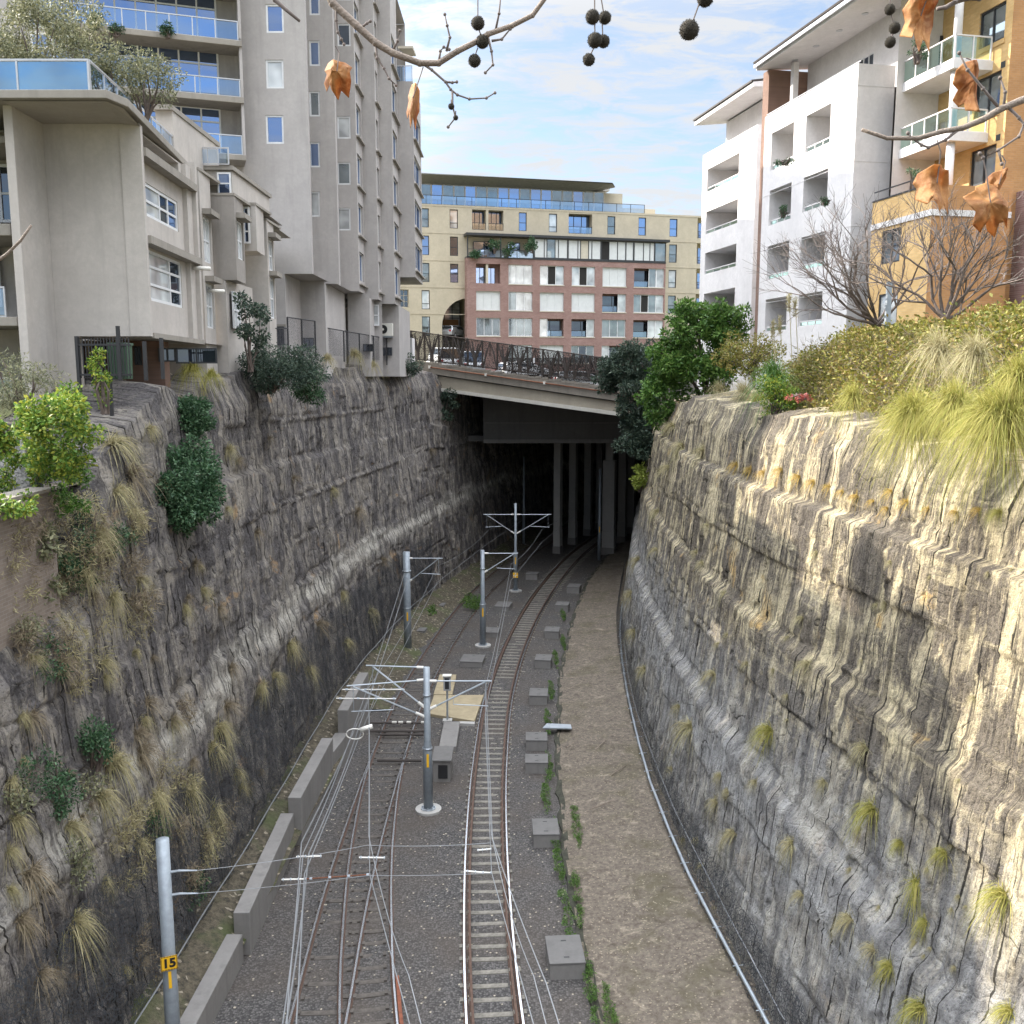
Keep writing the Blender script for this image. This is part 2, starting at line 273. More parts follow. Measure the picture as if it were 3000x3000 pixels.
def rock_mat(name,dark,mid,pale,ochre,bc,bw,bcol,streak,sd,grey=False,wr=(.47,.55)):
    m=NT(name); uv=m.map(m.uv(),(1,1,1),(sd*13.,sd*7.,0)); uvr=m.uv(); o=m.obj()
    st=m.noise(m.map(uv,(2.4,.16,1)),1,5,.6,.3); st2=m.noise(m.map(uv,(.7,.12,1),(3,1,0)),1,3,.6)
    big=m.noise(m.map(uv,(.22,.3,1)),1,5,.6,.4); mid_n=m.noise(o,1.5,6,.72,.4); fine=m.noise(o,10,5,.8); lay=m.noise(m.map(uv,(.16,1.3,1)),1,6,.7,.3); st3=m.noise(m.map(uv,(8.5,.3,1),(1,7,0)),1,5,.65); fk=m.noise(m.map(uv,(6.,1.1,1),(4,2,0)),1,4,.6)
    col=m.mix(m.ramp(mid_n,.40,.60),mid,pale)
    cv=m.vor(m.map(o,(7,7,3.2)),1.,1); sc_=m.n('ShaderNodeSeparateColor'); m.l(cv,sc_.inputs[0]); col=m.mix(m.math('MULTIPLY',sc_.outputs[0],.5),col,m.mix(.45,mid,dark))
    wn_=m.noise(m.map(uv,(1.0,.30,1),(2,9,0)),1,7,.74,.3); col=m.mix(m.ramp(wn_,*wr,(0,0,0,1),(.88,)*3+(1,)),col,m.mix(m.ramp(fine,.35,.65),tuple(x*.6 for x in dark),tuple(x*1.5 for x in dark)))
    col=m.mix(m.ramp(lay,.58,.66,(0,0,0,1),(.5,)*3+(1,)),col,pale)
    col=m.mix(m.ramp(big,.58,.66,(0,0,0,1),(.55,)*3+(1,)),col,pale)
    oc=m.noise(m.map(uv,(.5,.45,1),(9,4,0)),1,5,.7,.6); col=m.mix(m.ramp(oc,.61,.70,(0,0,0,1),(.8,)*3+(1,)),col,ochre)
    sx=m.n('ShaderNodeSeparateXYZ'); m.l(uvr,sx.inputs[0])
    j=m.math('MULTIPLY',m.math('SUBTRACT',m.noise(m.map(uv,(.3,.3,1)),1,5,.65),.5),4.5)
    bd=m.math('DIVIDE',m.math('ABSOLUTE',m.math('SUBTRACT',m.math('ADD',sx.outputs[1],j),bc)),bw)
    bandf=m.math('MULTIPLY',m.math('SUBTRACT',1.,bd,True),m.ramp(m.noise(m.map(uv,(1.4,.7,1)),1,6,.7),.33,.52),True)
    col=m.mix(m.math('MULTIPLY',bandf,.95),col,bcol)
    col=m.mix(m.ramp(st,.51,.60,(0,0,0,1),(streak*.8,)*3+(1,)),col,tuple(x*.6 for x in dark))
    col=m.mix(m.ramp(st3,.54,.60,(0,0,0,1),(streak*.8,)*3+(1,)),col,tuple(x*.6 for x in dark)); col=m.mix(m.ramp(fk,.66,.73,(0,0,0,1),(.75,)*3+(1,)),col,pale)
    col=m.mix(m.ramp(st2,.56,.66,(0,0,0,1),(streak*.6,)*3+(1,)),col,dark)
    if grey:  # lower rock: grey tint of shade put into the colour, plus grey-white smears
        gf=m.ramp(m.math('MULTIPLY',m.math('ADD',sx.outputs[1],j),.05),.36,.52,(.75,)*3+(1,),(0,0,0,1)); gc=m.mix(m.ramp(mid_n,.36,.64),(.17,.172,.18),(.50,.50,.495)); col=m.mix(gf,col,m.mix(m.ramp(st,.47,.66,(0,0,0,1),(.6,)*3+(1,)),gc,(.10,.10,.105)))
    gx=m.math('FRACT',m.math('ADD',m.math('DIVIDE',sx.outputs[0],.46),m.math('MULTIPLY',m.noise(m.map(uvr,(.5,.1,1)),1,2),.22)))
    gl=m.math('LESS_THAN',m.math('ABSOLUTE',m.math('SUBTRACT',gx,.5)),m.math('MULTIPLY',m.ramp(m.noise(m.map(uv,(1.1,.4,1)),1,4,.7),.46,.62),.085))
    col=m.mix(m.math('MULTIPLY',gl,.92),col,(.02,.018,.016))
    wv=m.n('ShaderNodeVectorMath',operation='ADD'); m.l(m.map(uv,(.5,.33,1)),wv.inputs[0]); nn=m.n('ShaderNodeTexNoise'); m.l(uv,nn.inputs[0]); nn.inputs['Scale'].default_value=.8; sc=m.n('ShaderNodeVectorMath',operation='SCALE'); m.l(nn.outputs[1],sc.inputs[0]); sc.inputs[3].default_value=.7; m.l(sc.outputs[0],wv.inputs[1])
    cr=m.vor(wv.outputs[0],1.,0,'DISTANCE_TO_EDGE'); col=m.mix(m.math('MULTIPLY',m.ramp(cr,.0,.016,(1,)*3+(1,),(0,0,0,1)),m.ramp(m.noise(m.map(uv,(.7,.7,1),(5,5,0)),1,4,.7),.5,.62)),col,(.02,.018,.016))
    col=m.mix(m.ramp(fine,.36,.47),m.mix(.62,col,(.012,.011,.011)),col)
    sp=m.noise(o,24,3,.7); col=m.mix(m.ramp(sp,.62,.75,(0,0,0,1),(.5,)*3+(1,)),col,pale)
    hh=m.math('ADD',m.math('MULTIPLY',mid_n,1.),m.math('ADD',m.math('MULTIPLY',fine,.6),m.math('MULTIPLY',st3,.5)))
    hh=m.math('ADD',hh,m.math('MULTIPLY',m.ramp(cr,0,.02),.12)); m.bump(hh,1.,.22)
    return m.fin(col,.92,0,.2)
LB=[(-10.4,-25),(-10.1,0),(-9.75,15),(-9.6,23),(-9.35,31),(-9.25,39),(-9.0,48),(-7.65,61.5),(-6.0,71.5),(-3.3,83),(0.2,96),(6,112),(14,128)]
RB=[(11.5,-25),(9.6,-5),(8.0,10),(6.9,21.5),(6.4,27.7),(6.05,33.8),(6.25,46.8),(7.5,63.7),(9.6,78),(12.3,94),(16.6,108),(25,125)]
lprof=lambda z:.085*z+.14*sm(6.2,6.8,z)+.1*sm(11,11.4,z)
rprof=lambda z:.13*z+.25*sm(5.2,5.7,z)+.18*sm(9.2,9.5,z)+.28*sm(13.25,13.33,z)
lrim=lambda y:np.interp(y,[-25,23.2,26.0,30,40,48,60,66,76,84,128],[11.2,11.2,14.6,16.4,16.9,17.2,17.7,17.3,17.0,17.2,17.2])
rrim=lambda y:np.interp(y,[-25,20,30,50,60,80,125],[15.2,15.4,15.7,15.8,15.3,15.0,16])
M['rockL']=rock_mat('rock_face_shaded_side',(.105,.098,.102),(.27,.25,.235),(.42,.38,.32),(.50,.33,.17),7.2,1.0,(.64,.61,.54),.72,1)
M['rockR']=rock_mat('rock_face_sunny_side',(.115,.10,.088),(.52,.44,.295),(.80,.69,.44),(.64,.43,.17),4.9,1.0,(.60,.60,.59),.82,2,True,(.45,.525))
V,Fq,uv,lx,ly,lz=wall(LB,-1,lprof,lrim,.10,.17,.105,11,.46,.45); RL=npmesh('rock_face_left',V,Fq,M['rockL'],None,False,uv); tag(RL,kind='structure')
bvL=BVHTree.FromPolygons([tuple(q) for q in V.tolist()],Fq.tolist())
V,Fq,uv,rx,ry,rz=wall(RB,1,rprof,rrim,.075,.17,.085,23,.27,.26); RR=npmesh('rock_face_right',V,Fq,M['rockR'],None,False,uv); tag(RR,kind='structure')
bvR=BVHTree.FromPolygons([tuple(q) for q in V.tolist()],Fq.tolist())
def hit(bv,px,py):
    p,n,i,d=bv.ray_cast(Vector((0,0,H)),ray(px,py).normalized()); return p
# upper ground either side of the cutting and beyond it: one sheet
gm=NT('upper_ground'); o=gm.obj(); n=gm.noise(o,.6,6,.65); gc=gm.mix(gm.ramp(n,.35,.65),(.09,.075,.05),(.12,.13,.05)); gm.bump(gm.noise(o,9,4),.5,.05); M['ground']=gm.fin(gc,.95)
gv=[];gf=[]
st=slice(0,None,12)
def strip(xs,ys,zs,far):
    b=len(gv); k=len(xs)
    for i in range(k): gv.append((xs[i],ys[i],zs[i]-.03)); gv.append((far,ys[i],zs[i]))
    for i in range(k-1): gf.append((b+2*i,b+2*i+1,b+2*i+3,b+2*i+2))
strip(lx[st],ly[st],lz[st],-900.); strip(rx[st],ry[st],rz[st],900.)
b=len(gv); gv+=[(-900,86,17.3),(900,86,17.3),(900,2500,17.3),(-900,2500,17.3),(-900,-25,13),(900,-25,13),(900,-900,13),(-900,-900,13)]; gf+=[(b,b+1,b+2,b+3),(b+4,b+5,b+6,b+7)]
tag(npmesh('ground',gv,gf,M['ground']),kind='structure')
# ---------------------------------------------------------------- floor of the cutting
def sheet(name,lcurve,rcurve,z0,z1,mat,nu,seed,amp,ys):
    V=[];ys=np.asarray(ys); a=np.interp(ys,[p[1] for p in lcurve],[p[0] for p in lcurve]); b=np.interp(ys,[p[1] for p in rcurve],[p[0] for p in rcurve])
    t=np.linspace(0,1,nu); X=a[:,None]*(1-t)+b[:,None]*t; Y=np.repeat(ys[:,None],nu,1)
    Z=z0*(1-t)[None,:]+z1*t[None,:]+amp*fbm(X*1.5,Y*1.5,seed,4)
    idx=np.arange(len(ys)*nu).reshape(len(ys),nu); Fq=np.stack([idx[:-1,:-1],idx[:-1,1:],idx[1:,1:],idx[1:,:-1]],-1).reshape(-1,4)
    return tag(npmesh(name,np.stack([X,Y,Z],-1),Fq,mat,None,True),kind='structure')
m=NT('ballast'); o=m.obj(); v=m.vor(o,16,1); vd=m.vor(o,16,0); sep=m.n('ShaderNodeSeparateColor'); m.l(v,sep.inputs[0]); big=m.noise(o,.35,5)
c=m.mix(sep.outputs[0],(.042,.039,.039),(.135,.127,.122)); c=m.mix(m.math('GREATER_THAN',sep.outputs[1],.985),c,(.45,.40,.31)); c=m.mix(m.ramp(vd,.3,.75,(0,0,0,1),(.8,)*3+(1,)),c,(.02,.019,.018)); c=m.mix(m.ramp(big,.4,.65,(0,0,0,1),(.55,)*3+(1,)),c,(.075,.06,.048),)
m.bump(vd,-1.,.05); M['ballast']=m.fin(c,.9)
m=NT('dirt_path'); o=m.obj(); n1=m.noise(o,.5,6,.65); n2=m.noise(o,6,6,.75); v=m.vor(o,24,1); sep=m.n('ShaderNodeSeparateColor'); m.l(v,sep.inputs[0])
c=m.mix(m.ramp(n2,.35,.68),(.08,.064,.05),(.20,.168,.132)); c=m.mix(m.ramp(n1,.5,.64,(0,0,0,1),(.65,)*3+(1,)),c,(.085,.075,.04)); n3=m.noise(o,1.7,7,.75,.6); c=m.mix(m.ramp(n3,.56,.66,(0,0,0,1),(.6,)*3+(1,)),c,(.34,.29,.22)); c=m.mix(m.ramp(n3,.34,.44,(.75,)*3+(1,),(0,0,0,1)),c,(.06,.048,.035)); c=m.mix(m.math('MULTIPLY',m.math('GREATER_THAN',sep.outputs[0],.965),.5),c,(.40,.34,.25)); m.bump(n2,.9,.06); M['dirt']=m.fin(c,.95)
m=NT('litter_soil'); o=m.obj(); n2=m.noise(o,5,6,.8); n1=m.noise(o,.6,4); v=m.vor(o,9,1); sep=m.n('ShaderNodeSeparateColor'); m.l(v,sep.inputs[0])
c=m.mix(m.ramp(n2,.38,.68),(.035,.030,.022),(.16,.135,.09)); c=m.mix(m.ramp(n1,.5,.65,(0,0,0,1),(.7,)*3+(1,)),c,(.07,.09,.03)); c=m.mix(m.math('MULTIPLY',m.math('GREATER_THAN',sep.outputs[0],.95),.7),c,(.36,.31,.24)); m.bump(n2,1.,.08); M['soil']=m.fin(c,.95)
ysn=np.r_[np.arange(-25,14,3.),np.arange(14,60,.25),np.arange(60,128,.6)]
LW=[(-8.4,-25),(-8.2,15),(-7.95,25.8),(-7.75,32.8),(-7.5,39),(-7.3,46.5),(-7.4,50),(-6.3,61),(-4.9,70),(-2.4,82),(1.0,95),(6.5,112),(14.5,128)]
PL=[(3.6,-25),(3.0,10),(2.35,22.9),(2.04,27.7),(1.9,32),(2.05,41.4),(2.85,53.7),(4.45,66.6),(6.3,78),(9.3,90),(14,106),(23,125)]
PR=[(12,-25),(9.9,-5),(8.4,10),(7.2,21.5),(6.7,27.7),(6.4,33.8),(6.6,46.8),(7.8,63.7),(10,78),(13,94),(17,108),(26,125)]
sheet('track_bed',[(x-1.2,y) for x,y in LW],[(x+.25,y) for x,y in PL],-.16,-.16,M['ballast'],60,3,.05,ysn)
sheet('path',PL,PR,-.05,.30,M['dirt'],40,5,.16,ysn)
sheet('verge',[(x-.6,y) for x,y in LB],LW,1.25,.38,M['soil'],24,7,.22,ysn[ysn<50]); 
sheet('far_verge',[(x-.6,y) for x,y in LB],[(x+1.0,y) for x,y in LW],.75,-.19,M['soil'],24,8,.3,ysn[ysn>=47])
# ---------------------------------------------------------------- tracks
CR=[(2.2,-8),(.75,10),(-.45,22.9),(-.66,25.9),(-.76,27.7),(-.93,32),(-1.01,37.75),(-.96,41.4),(-.75,48.4),(.09,57.9),(1.5,68),(3.4,78.1),(6.2,90),(9.7,101),(13.6,111),(20,124)]
CA=[(-3.6,-8),(-4.6,10),(-5.17,22.9),(-5.34,25.9),(-5.45,27.7),(-5.58,32),(-5.64,37.75),(-5.61,41.4),(-5.45,48.4),(-4.67,57.9),(-3.34,68.9),(-1.65,78.1),(.9,89),(4.3,100),(9,112),(15.6,124)]
CB=[(4.6,-8),(-1.0,10),(-3.8,22.9),(-4.27,25.7),(-4.56,27.7),(-5.09,32),(-5.52,37.75),(-5.60,41.4)]
def smoothline(P,step=.5):
    C,L=crom(P); s=np.arange(0,L[-1],step); x=np.interp(s,L,C[:,0]); y=np.interp(s,L,C[:,1]); k=np.ones(9)/9
    x=np.r_[x[:4],np.convolve(x,k,'valid'),x[-4:]]; tx=np.gradient(x,s); ty=np.gradient(y,s); ln=np.hypot(tx,ty); return x,y,tx/ln,ty/ln
def sweep(mb,x,y,tx,ty,off,prof,z0=0.,sel=None):
    nx,ny=ty,-tx; idx=np.arange(len(x)) if sel is None else np.where(sel)[0]; k=len(prof); vs=[]
    for i in idx:
        for (p,q) in prof: vs.append((x[i]+nx[i]*(off+p),y[i]+ny[i]*(off+p),z0+q))
    n=len(idx); fs=[(a*k+j,a*k+(j+1)%k,(a+1)*k+(j+1)%k,(a+1)*k+j) for a in range(n-1) for j in range(k)]+[tuple(range(k)),tuple((n-1)*k+j for j in range(k))]
    mb.add(vs,fs)
RP=[(-.075,-.16),(.075,-.16),(.075,-.135),(.012,-.11),(.012,-.045),(.035,-.035),(.035,-.004),(-.035,-.004),(-.035,-.035),(-.012,-.045),(-.012,-.11),(-.075,-.135)]
HD=[(.036,-.006),(.026,.002),(-.026,.002),(-.036,-.006)]
def sleeper_mesh(kind):
    mb=MB()
    for a_,b_,za,zb in ((-1.25,-.62,-.165,-.135),(-.62,.62,-.125,-.125),(.62,1.25,-.135,-.165)): mb.hexa([(a_,-.11,-.24),(b_,-.11,-.24),(b_,.11,-.24),(a_,.11,-.24),(a_,-.09,za),(b_,-.09,zb),(b_,.09,zb),(a_,.09,za)])
    for e in (-.7175,.7175):
        for q in (-.13,.13): mb.rbox((e+q,0,-.125),.1,.16,.05)
    return mb
def track(label,C,smat,guard,ymin,ymax,slp=.62,swid=1.):
    x,y,tx,ty=smoothline(C); t=thing('railway_track',label,'railway track',(C[2][0],22.9,0),'tram tracks in the cutting')
    for sd in (-1,1):
        mb=MB(); sweep(mb,x,y,tx,ty,sd*.7535,RP); r=mb.build('rail',M['rust'],t)
        mb=MB(); sweep(mb,x,y,tx,ty,sd*.7535,HD); mb.build('running_surface',M['rail'] if not guard else M['rail'],r)
    if guard:
        for sd in (-1,1):
            mb=MB(); sel=(y>guard[0])&(y<guard[1]) if sd<0 else (y>guard[0]+4.6)&(y<guard[1]); sweep(mb,x,y,tx,ty,sd*.59,[(-.06,-.15),(.05,-.15),(.05,.012),(-.02,.012),(-.02,-.1),(-.06,-.12)],0,sel); mb.build('guard_rail',M['rust'],t)
    L=np.r_[0,np.cumsum(np.hypot(np.diff(x),np.diff(y)))]; src=None; rest=MB(); cnt=0
    for s in np.arange(0,L[-1],slp):
        px=np.interp(s,L,x);py=np.interp(s,L,y)
        if py<ymin or py>ymax: continue
        a=math.atan2(np.interp(s,L,ty),np.interp(s,L,tx))-math.pi/2
        a+=random.uniform(-.02,.02); cnt+=1
        if cnt<=100:
            if src is None: o=sleeper_mesh('c').build('sleeper',smat,t); src=o
            else: o=src.copy(); COL.objects.link(o); o.parent=t
            if cnt==1: o.data.transform(Matrix.Translation(bases[t.name]))
            o.location=Vector((px,py,random.uniform(-.035,-.012)))-bases[t.name]; o.rotation_euler=(0,0,a); o.scale=(swid,1,1)
        else:
            sm_=sleeper_mesh('c'); m_=Matrix.Translation((px,py,0))@Matrix.Rotation(a,4,'Z'); rest.add([m_@Vector(q) for q in sm_.v],sm_.f)
    if rest.v: tag(rest.build('sleepers_further_on',smat,t),kind='stuff').name='sleeper_run'
    return t
track('curving tram track with pale concrete sleepers and brown guard rails inside shiny rails',CR,M['sleeper'],(22-4,128),12,122)
track('left tram track on dark timber sleepers curving away past the tan platform boards',CA,M['wood'],None,12,122)
tb=track('rust coloured turnout track merging into the left tram track before the tan boards',CB,M['wood'],None,12,34,.62,.9)
# stretch of check rail painted with fresh rust at the turnout
mb=MB(); x,y,tx,ty=smoothline(CB); sweep(mb,x,y,tx,ty,.86,[(-.05,-.14),(.05,-.14),(.05,.02),(-.05,.02)],0,(y>14)&(y<25)); mb.build('check_rail',M['rred'],tb)
# ---------------------------------------------------------------- masts
def mast(label,x,y,htop,r0,r1,arms=(),plate=None,collar=True,disc=True,stripe=True):
    t=thing('catenary_mast',label,'mast',(x,y,-.16),'overhead wire masts beside the tracks')
    mb=MB(); hj=htop*.42
    mb.tube([(x,y,-.16),(x,y,hj),(x,y,hj+.02),(x,y,hj+.35),(x,y,htop)],[r0,r0*.97,r0*.97,r1*1.02,r1],14); mb.build('pole',M['pole'],t,True)
    if collar:
        mb=MB(); 
        for q in (hj,htop*.8): mb.tube([(x,y,q),(x,y,q+.07)],r0*1.06 if q==hj else r1*1.25,14)
        mb.build('collar',M['steel'],t,True)
    if disc:
        mb=MB(); mb.tube([(x,y,-.2),(x,y,-.07)],.52,20); mb.build('footing',M['concl'],t)
        mb=MB(); mb.tube([(x,y,-.07),(x,y,-.03)],.3,16)
        for k in range(8):
            a=k*math.pi/4; mb.tube([(x+.24*math.cos(a),y+.24*math.sin(a),-.03),(x+.24*math.cos(a),y+.24*math.sin(a),.04)],.025,6)
        mb.build('base_plate',M['steel'],t)
    if stripe:
        d=Vector((-x,-y,0)).normalized(); s=Vector((-d.y,d.x,0)); mb=MB(); c=Vector((x,y,0))+d*(r0+.003)
        z0=htop*.30; z1=z0+.55; w=.045; mb.hexa([c-s*w+Vector((0,0,z0)),c+s*w+Vector((0,0,z0)),c+s*w+d*.004+Vector((0,0,z0)),c-s*w+d*.004+Vector((0,0,z0)),c-s*w+Vector((0,0,z1)),c+s*w+Vector((0,0,z1)),c+s*w+d*.004+Vector((0,0,z1)),c-s*w+d*.004+Vector((0,0,z1))]); mb.build('yellow_strip',M['yel'],t)
    for (sx,ln,zt,zb,dy) in arms:   # cantilever: level tube, sloping strut, steady arm
        e=Vector((x+sx*ln,y+dy,zt)); b=MB(); b.tube([(x,y,zt),e+Vector((sx*.25,0,0))],.028,6); o=b.build('top_tube',M['steel'],t)
        b=MB(); b.tube([(x,y,zb),e-Vector((0,0,.03))],.034,6); b.build('strut',M['steel'],t)
        b=MB(); b.tube([(x+sx*.12,y,zt),(x+sx*.38,y+dy*.1,zt)],.055,8); b.tube([Vector((x,y,zb)).lerp(e,.04),Vector((x,y,zb)).lerp(e,.16)],.06,8); b.build('insulator',M['ins'],t)
        b=MB(); b.tube([e+Vector((-sx*.55*ln,0,-.95)),e+Vector((sx*.1,0,-1.02))],.02,6); b.tube([e-Vector((0,0,.02)),e+Vector((0,0,-1.)),],.012,5); b.tube([e+Vector((-sx*.55*ln,0,-.95)),Vector((x,y,zb)).lerp(e,.45)],.010,5); b.build('steady_arm',M['steel'],t)
    return t
m15=mast('grey mast at left front beside the rock, carrying a yellow 15 plate',-8.05,20.5,6.45,.175,.15,(),None,False,True,False)
mast('tall mast between the two tracks carrying double arms beside the tan boards',-3.34,35.74,5.75,.19,.13,((-1,2.15,5.75,4.05,.25),(-1,2.75,5.25,3.7,-.75),(1,2.3,5.2,4.0,0)))
mast('mast between the tracks with one arm over the right track, second one up',-1.87,59.03,6.1,.2,.13,((1,2.0,5.9,4.6,0),))
mp=mast('mast with arms over both tracks and a small yellow plate near its foot',.28,74.71,7.0,.17,.1,((-1,2.3,6.1,4.5,0),(1,2.6,6.1,4.5,0)))
mast('thick mast by the left rock verge with one arm over the left track',-6.57,57.9,6.2,.24,.22,((1,2.0,5.8,4.2,0),))
mast('thin mast standing in the tunnel mouth against the wide concrete pier',8.2,87.6,8.5,.16,.12,(),None,False,False)
mast('faint mast in the dark under the bridge beside the rock wall',1.2,95.3,9,.14,.1,(),None,False,True,False)
def rot_box(mb,c,d,s,w,h,th,z):
    p=[c-s*w/2,c+s*w/2,c+s*w/2-d*th,c-s*w/2-d*th]; mb.hexa([q+Vector((0,0,z)) for q in p]+[q+Vector((0,0,z+h)) for q in p])
# plate reading 15
d=Vector((8.05,-20.5,0)).normalized(); s=Vector((-d.y,d.x,0)); d_=d; c=Vector((-8.05,20.5,0))+d*.21
zc=at(491,2815,20.4).z; mb=MB(); rot_box(mb,c,d,s,.37,.35,.015,zc-.175); pl_=mb.build('number_plate',M['yel'],m15)
mb=MB()
for k in range(11):
    o=-.185+.37*(k+.25)/11
    for zz in (.155,-.172):
        q=c+s*o+d*.004; e=c+s*(o+.018)+d*.004; sl=s*.012
        mb.quad(q+Vector((0,0,zc+zz)),e+Vector((0,0,zc+zz)),e+sl+Vector((0,0,zc+zz+.03)),q+sl+Vector((0,0,zc+zz+.03)))
    zz=-.165+.33*(k+.2)/11
    for so in (-.183,.158):
        q=c+s*so+d*.004; e=c+s*(so+.025)+d*.004; mb.quad(q+Vector((0,0,zc+zz)),e+Vector((0,0,zc+zz+.01)),e+Vector((0,0,zc+zz+.026)),q+Vector((0,0,zc+zz+.016)))
mb.build('hazard_border',M['blk'],pl_)
def text(body,size,loc,right,mat,parent,name,ext=.004):
    cu=bpy.data.curves.new(name,'FONT'); cu.body=body; cu.size=size; cu.align_x='CENTER'; cu.align_y='CENTER'; cu.extrude=ext; cu.offset=.012
    o=bpy.data.objects.new(name,cu); COL.objects.link(o); dg=bpy.context.evaluated_depsgraph_get(); me=bpy.data.meshes.new_from_object(o.evaluated_get(dg)); bpy.data.objects.remove(o)
    n=Vector((right.y,-right.x,0)); up=Vector((0,0,1)); mt=Matrix((right,up,n)).transposed().to_4x4(); mt.translation=loc; me.transform(mt)
    me.materials.clear(); me.materials.append(mat); o=bpy.data.objects.new(name,me); COL.objects.link(o)
    if parent: attach(o,parent)
    return o
sr=s if s.x>0 else -s
text('15',.30,c+d*.008+Vector((0,0,zc)),sr,M['blk'],pl_,'numerals')
mb=MB(); rot_box(mb,c-d*.012,d,s,.07,.42,.006,zc-.64); mb.build('yellow_strip',M['yel'],m15)
mb=MB()
for z in (5.62,5.05): mb.tube([(-8.05,20.5,z),(-7.72,20.52,z+.05),(-7.3,20.55,z+.04)],[.03,.03,.015],6)
mb.build('wire_bracket',M['steel'],m15)
# small yellow plate on the far mast
d=Vector((-.28,-74.7,0)).normalized(); s=Vector((-d.y,d.x,0)); c=Vector((.28,74.71,0))+d*.19; zc=at(1508,1686,74.5).z
mb=MB(); rot_box(mb,c,d,s,.4,.42,.02,zc-.2); p_=mb.build('number_plate',M['yel'],mp); mb=MB(); rot_box(mb,c+d*.006,d,s,.05,.38,.003,zc-.18); rot_box(mb,c+d*.0055,d,s,.36,.05,.003,zc-.02); mb.build('plate_mark',M['plastic'],p_)
# ---------------------------------------------------------------- overhead wires
def sag(P,dz=0.,n=9):
    out=[]
    for a,b in zip(P[:-1],P[1:]):
        a=Vector(a);b=Vector(b)
        for k in range(n): t=k/n; q=a.lerp(b,t); q.z-=dz*4*t*(1-t); out.append(q)
    out.append(Vector(P[-1])); return out
def wire(label,P,r=.012,dz=0.,name='contact_wire',mat='wire'): 
    mb=MB(); mb.tube(sag(P,dz),r,5); return tag(mb.build(name,M[mat]),label,'overhead wire','overhead wires above the tracks')
S1=at(1440,2555,22.6); R2=at(1421,2095,35.7); R3=at(1497,1700,59.0); R4=at(1588,1588,74.7); R0=at(1563,3000,17.4)
cw=[(R0+(R0-S1)*2.2),R0,S1,R2,R3,R4,Vector((7.5,95,4.0)),Vector((14,112,4))]
wire('lower contact wire hanging over the right track',cw)
up=lambda P,h:[p+Vector((0,0,h)) for p in P]
wire('upper carrier wire above the right track contact wire',up(cw,1.05),.010,.35,'carrier_wire')
wire('second carrier wire running beside the right track contact wire toward the camera',[cw[0]+Vector((.35,0,.9)),R0+Vector((.25,0,.9)),S1+Vector((.03,0,.9)),R2+Vector((.05,0,.95))],.012,.1,'carrier_wire')
L1=at(1083,2562,22.6); L2=at(1082,2092,35.0); L2b=at(1110,2010,36.0); L3=at(1281,1706,57.9); L4=at(1432,1590,74.7); L0=at(1200,3000,17.2); 
cl=[L0+(L0-L1)*2.2,L0,L1,L2,L3,L4,Vector((3.4,96,4)),Vector((9,112,4))]
wire('lower contact wire hanging over the left track, crossing the rust coloured turnout',cl)
wire('upper carrier wire above the left track contact wire',up(cl,1.05),.010,.35,'carrier_wire')
A0=at(868,3000,17.5); A1=at(892,2560,22.6); A2=at(1048,2170,34.5)
wire('left branch contact wire running down over the leftmost shiny rail',[A0+(A0-A1)*2,A0,A1,A2,L2b],.016,.05)
wire('left branch carrier wire close above the leftmost contact wire',[A0+(A0-A1)*2+Vector((-.1,0,.8)),A0+Vector((-.12,0,.8)),A1+Vector((-.05,0,.85)),A2+Vector((0,0,.7)),L2b+Vector((0,0,.7))],.014,.1,'carrier_wire')
wire('feeder wire running from the left foreground up to the thick left mast',[at(838,3000,17.5),at(905,2500,24),at(1055,2120,37),Vector((-6.5,57.8,4.6))],.02,.2,'feeder_wire')
wire('second feeder wire just left of the first feeder wire',[at(828,3000,17.5),at(888,2500,24),at(1040,2120,37),Vector((-6.6,57.8,5.2))],.016,.2,'feeder_wire')
wire('upper thin span wire from the mast with the 15 plate to the right track',[(-7.3,20.55,5.66),(L1+Vector((0,-.3,.95))),(S1+Vector((0,-.3,.95)))],.008,.05,'span_wire')
wire('lower thin span wire from the mast with the 15 plate to the right track',[(-7.3,20.55,5.09),L1+Vector((0,-.15,.06)),S1+Vector((0,-.15,.06))],.008,.03,'span_wire')
def rod(label,a,b,r=.02,mat='ins'):
    mb=MB(); mb.tube([a,b],r,6); t=mb.build('insulator_rod',M[mat]); tag(t,label,'insulator','insulator rods on the span wires')
    mb=MB(); 
    for q in (.05,.35,.65,.95): p=Vector(a).lerp(Vector(b),q); p2=Vector(a).lerp(Vector(b),q+.04); mb.tube([p,p2],r*1.9,6)
    mb.build('clamp',M['steel'],t); return t
rod('white insulator rod over the left track, upper of the pair',at(1052,2512,22.5),at(1128,2513,22.5))
rod('white insulator rod across the leftmost wires',at(868,2510,22.3),at(942,2508,22.3))
rod('long rusty rod joining the two left contact wires',at(898,2575,22.6),at(1083,2562,22.6),.018,'rustpipe')
rod('white insulator rod near the left verge end of the rusty rod',at(825,2577,22.6),at(898,2575,22.6))
rod('white insulator rod over the right track, upper of the pair',at(1398,2491,22.5),at(1440,2487,22.5))
rod('white insulator rod over the right track, lower and longer of the pair',at(1365,2552,22.6),at(1440,2558,22.6))
rod('level rod above the retaining wall, upper of two, left of the double arm mast',at(1003,2020,35.5),at(1185,2020,35.5),.022)
rod('level rod above the retaining wall, lower of two, left of the double arm mast',at(985,2046,35),at(1160,2047,35),.022)
t=at(1075,2135,33.5); mb=MB(); mb.tube([t+Vector((-.45+.32*math.cos(a),0,-.2+.2*math.sin(a))) for a in np.linspace(0,6.4,22)],.022,6); mb.tube([t+Vector((-.25,0,-.05)),t+Vector((.2,0,.1))],.09,8)
tag(mb.build('wire_loop',M['ins'],None,True),'white looped jumper cable hanging on the left wires','cable loop')
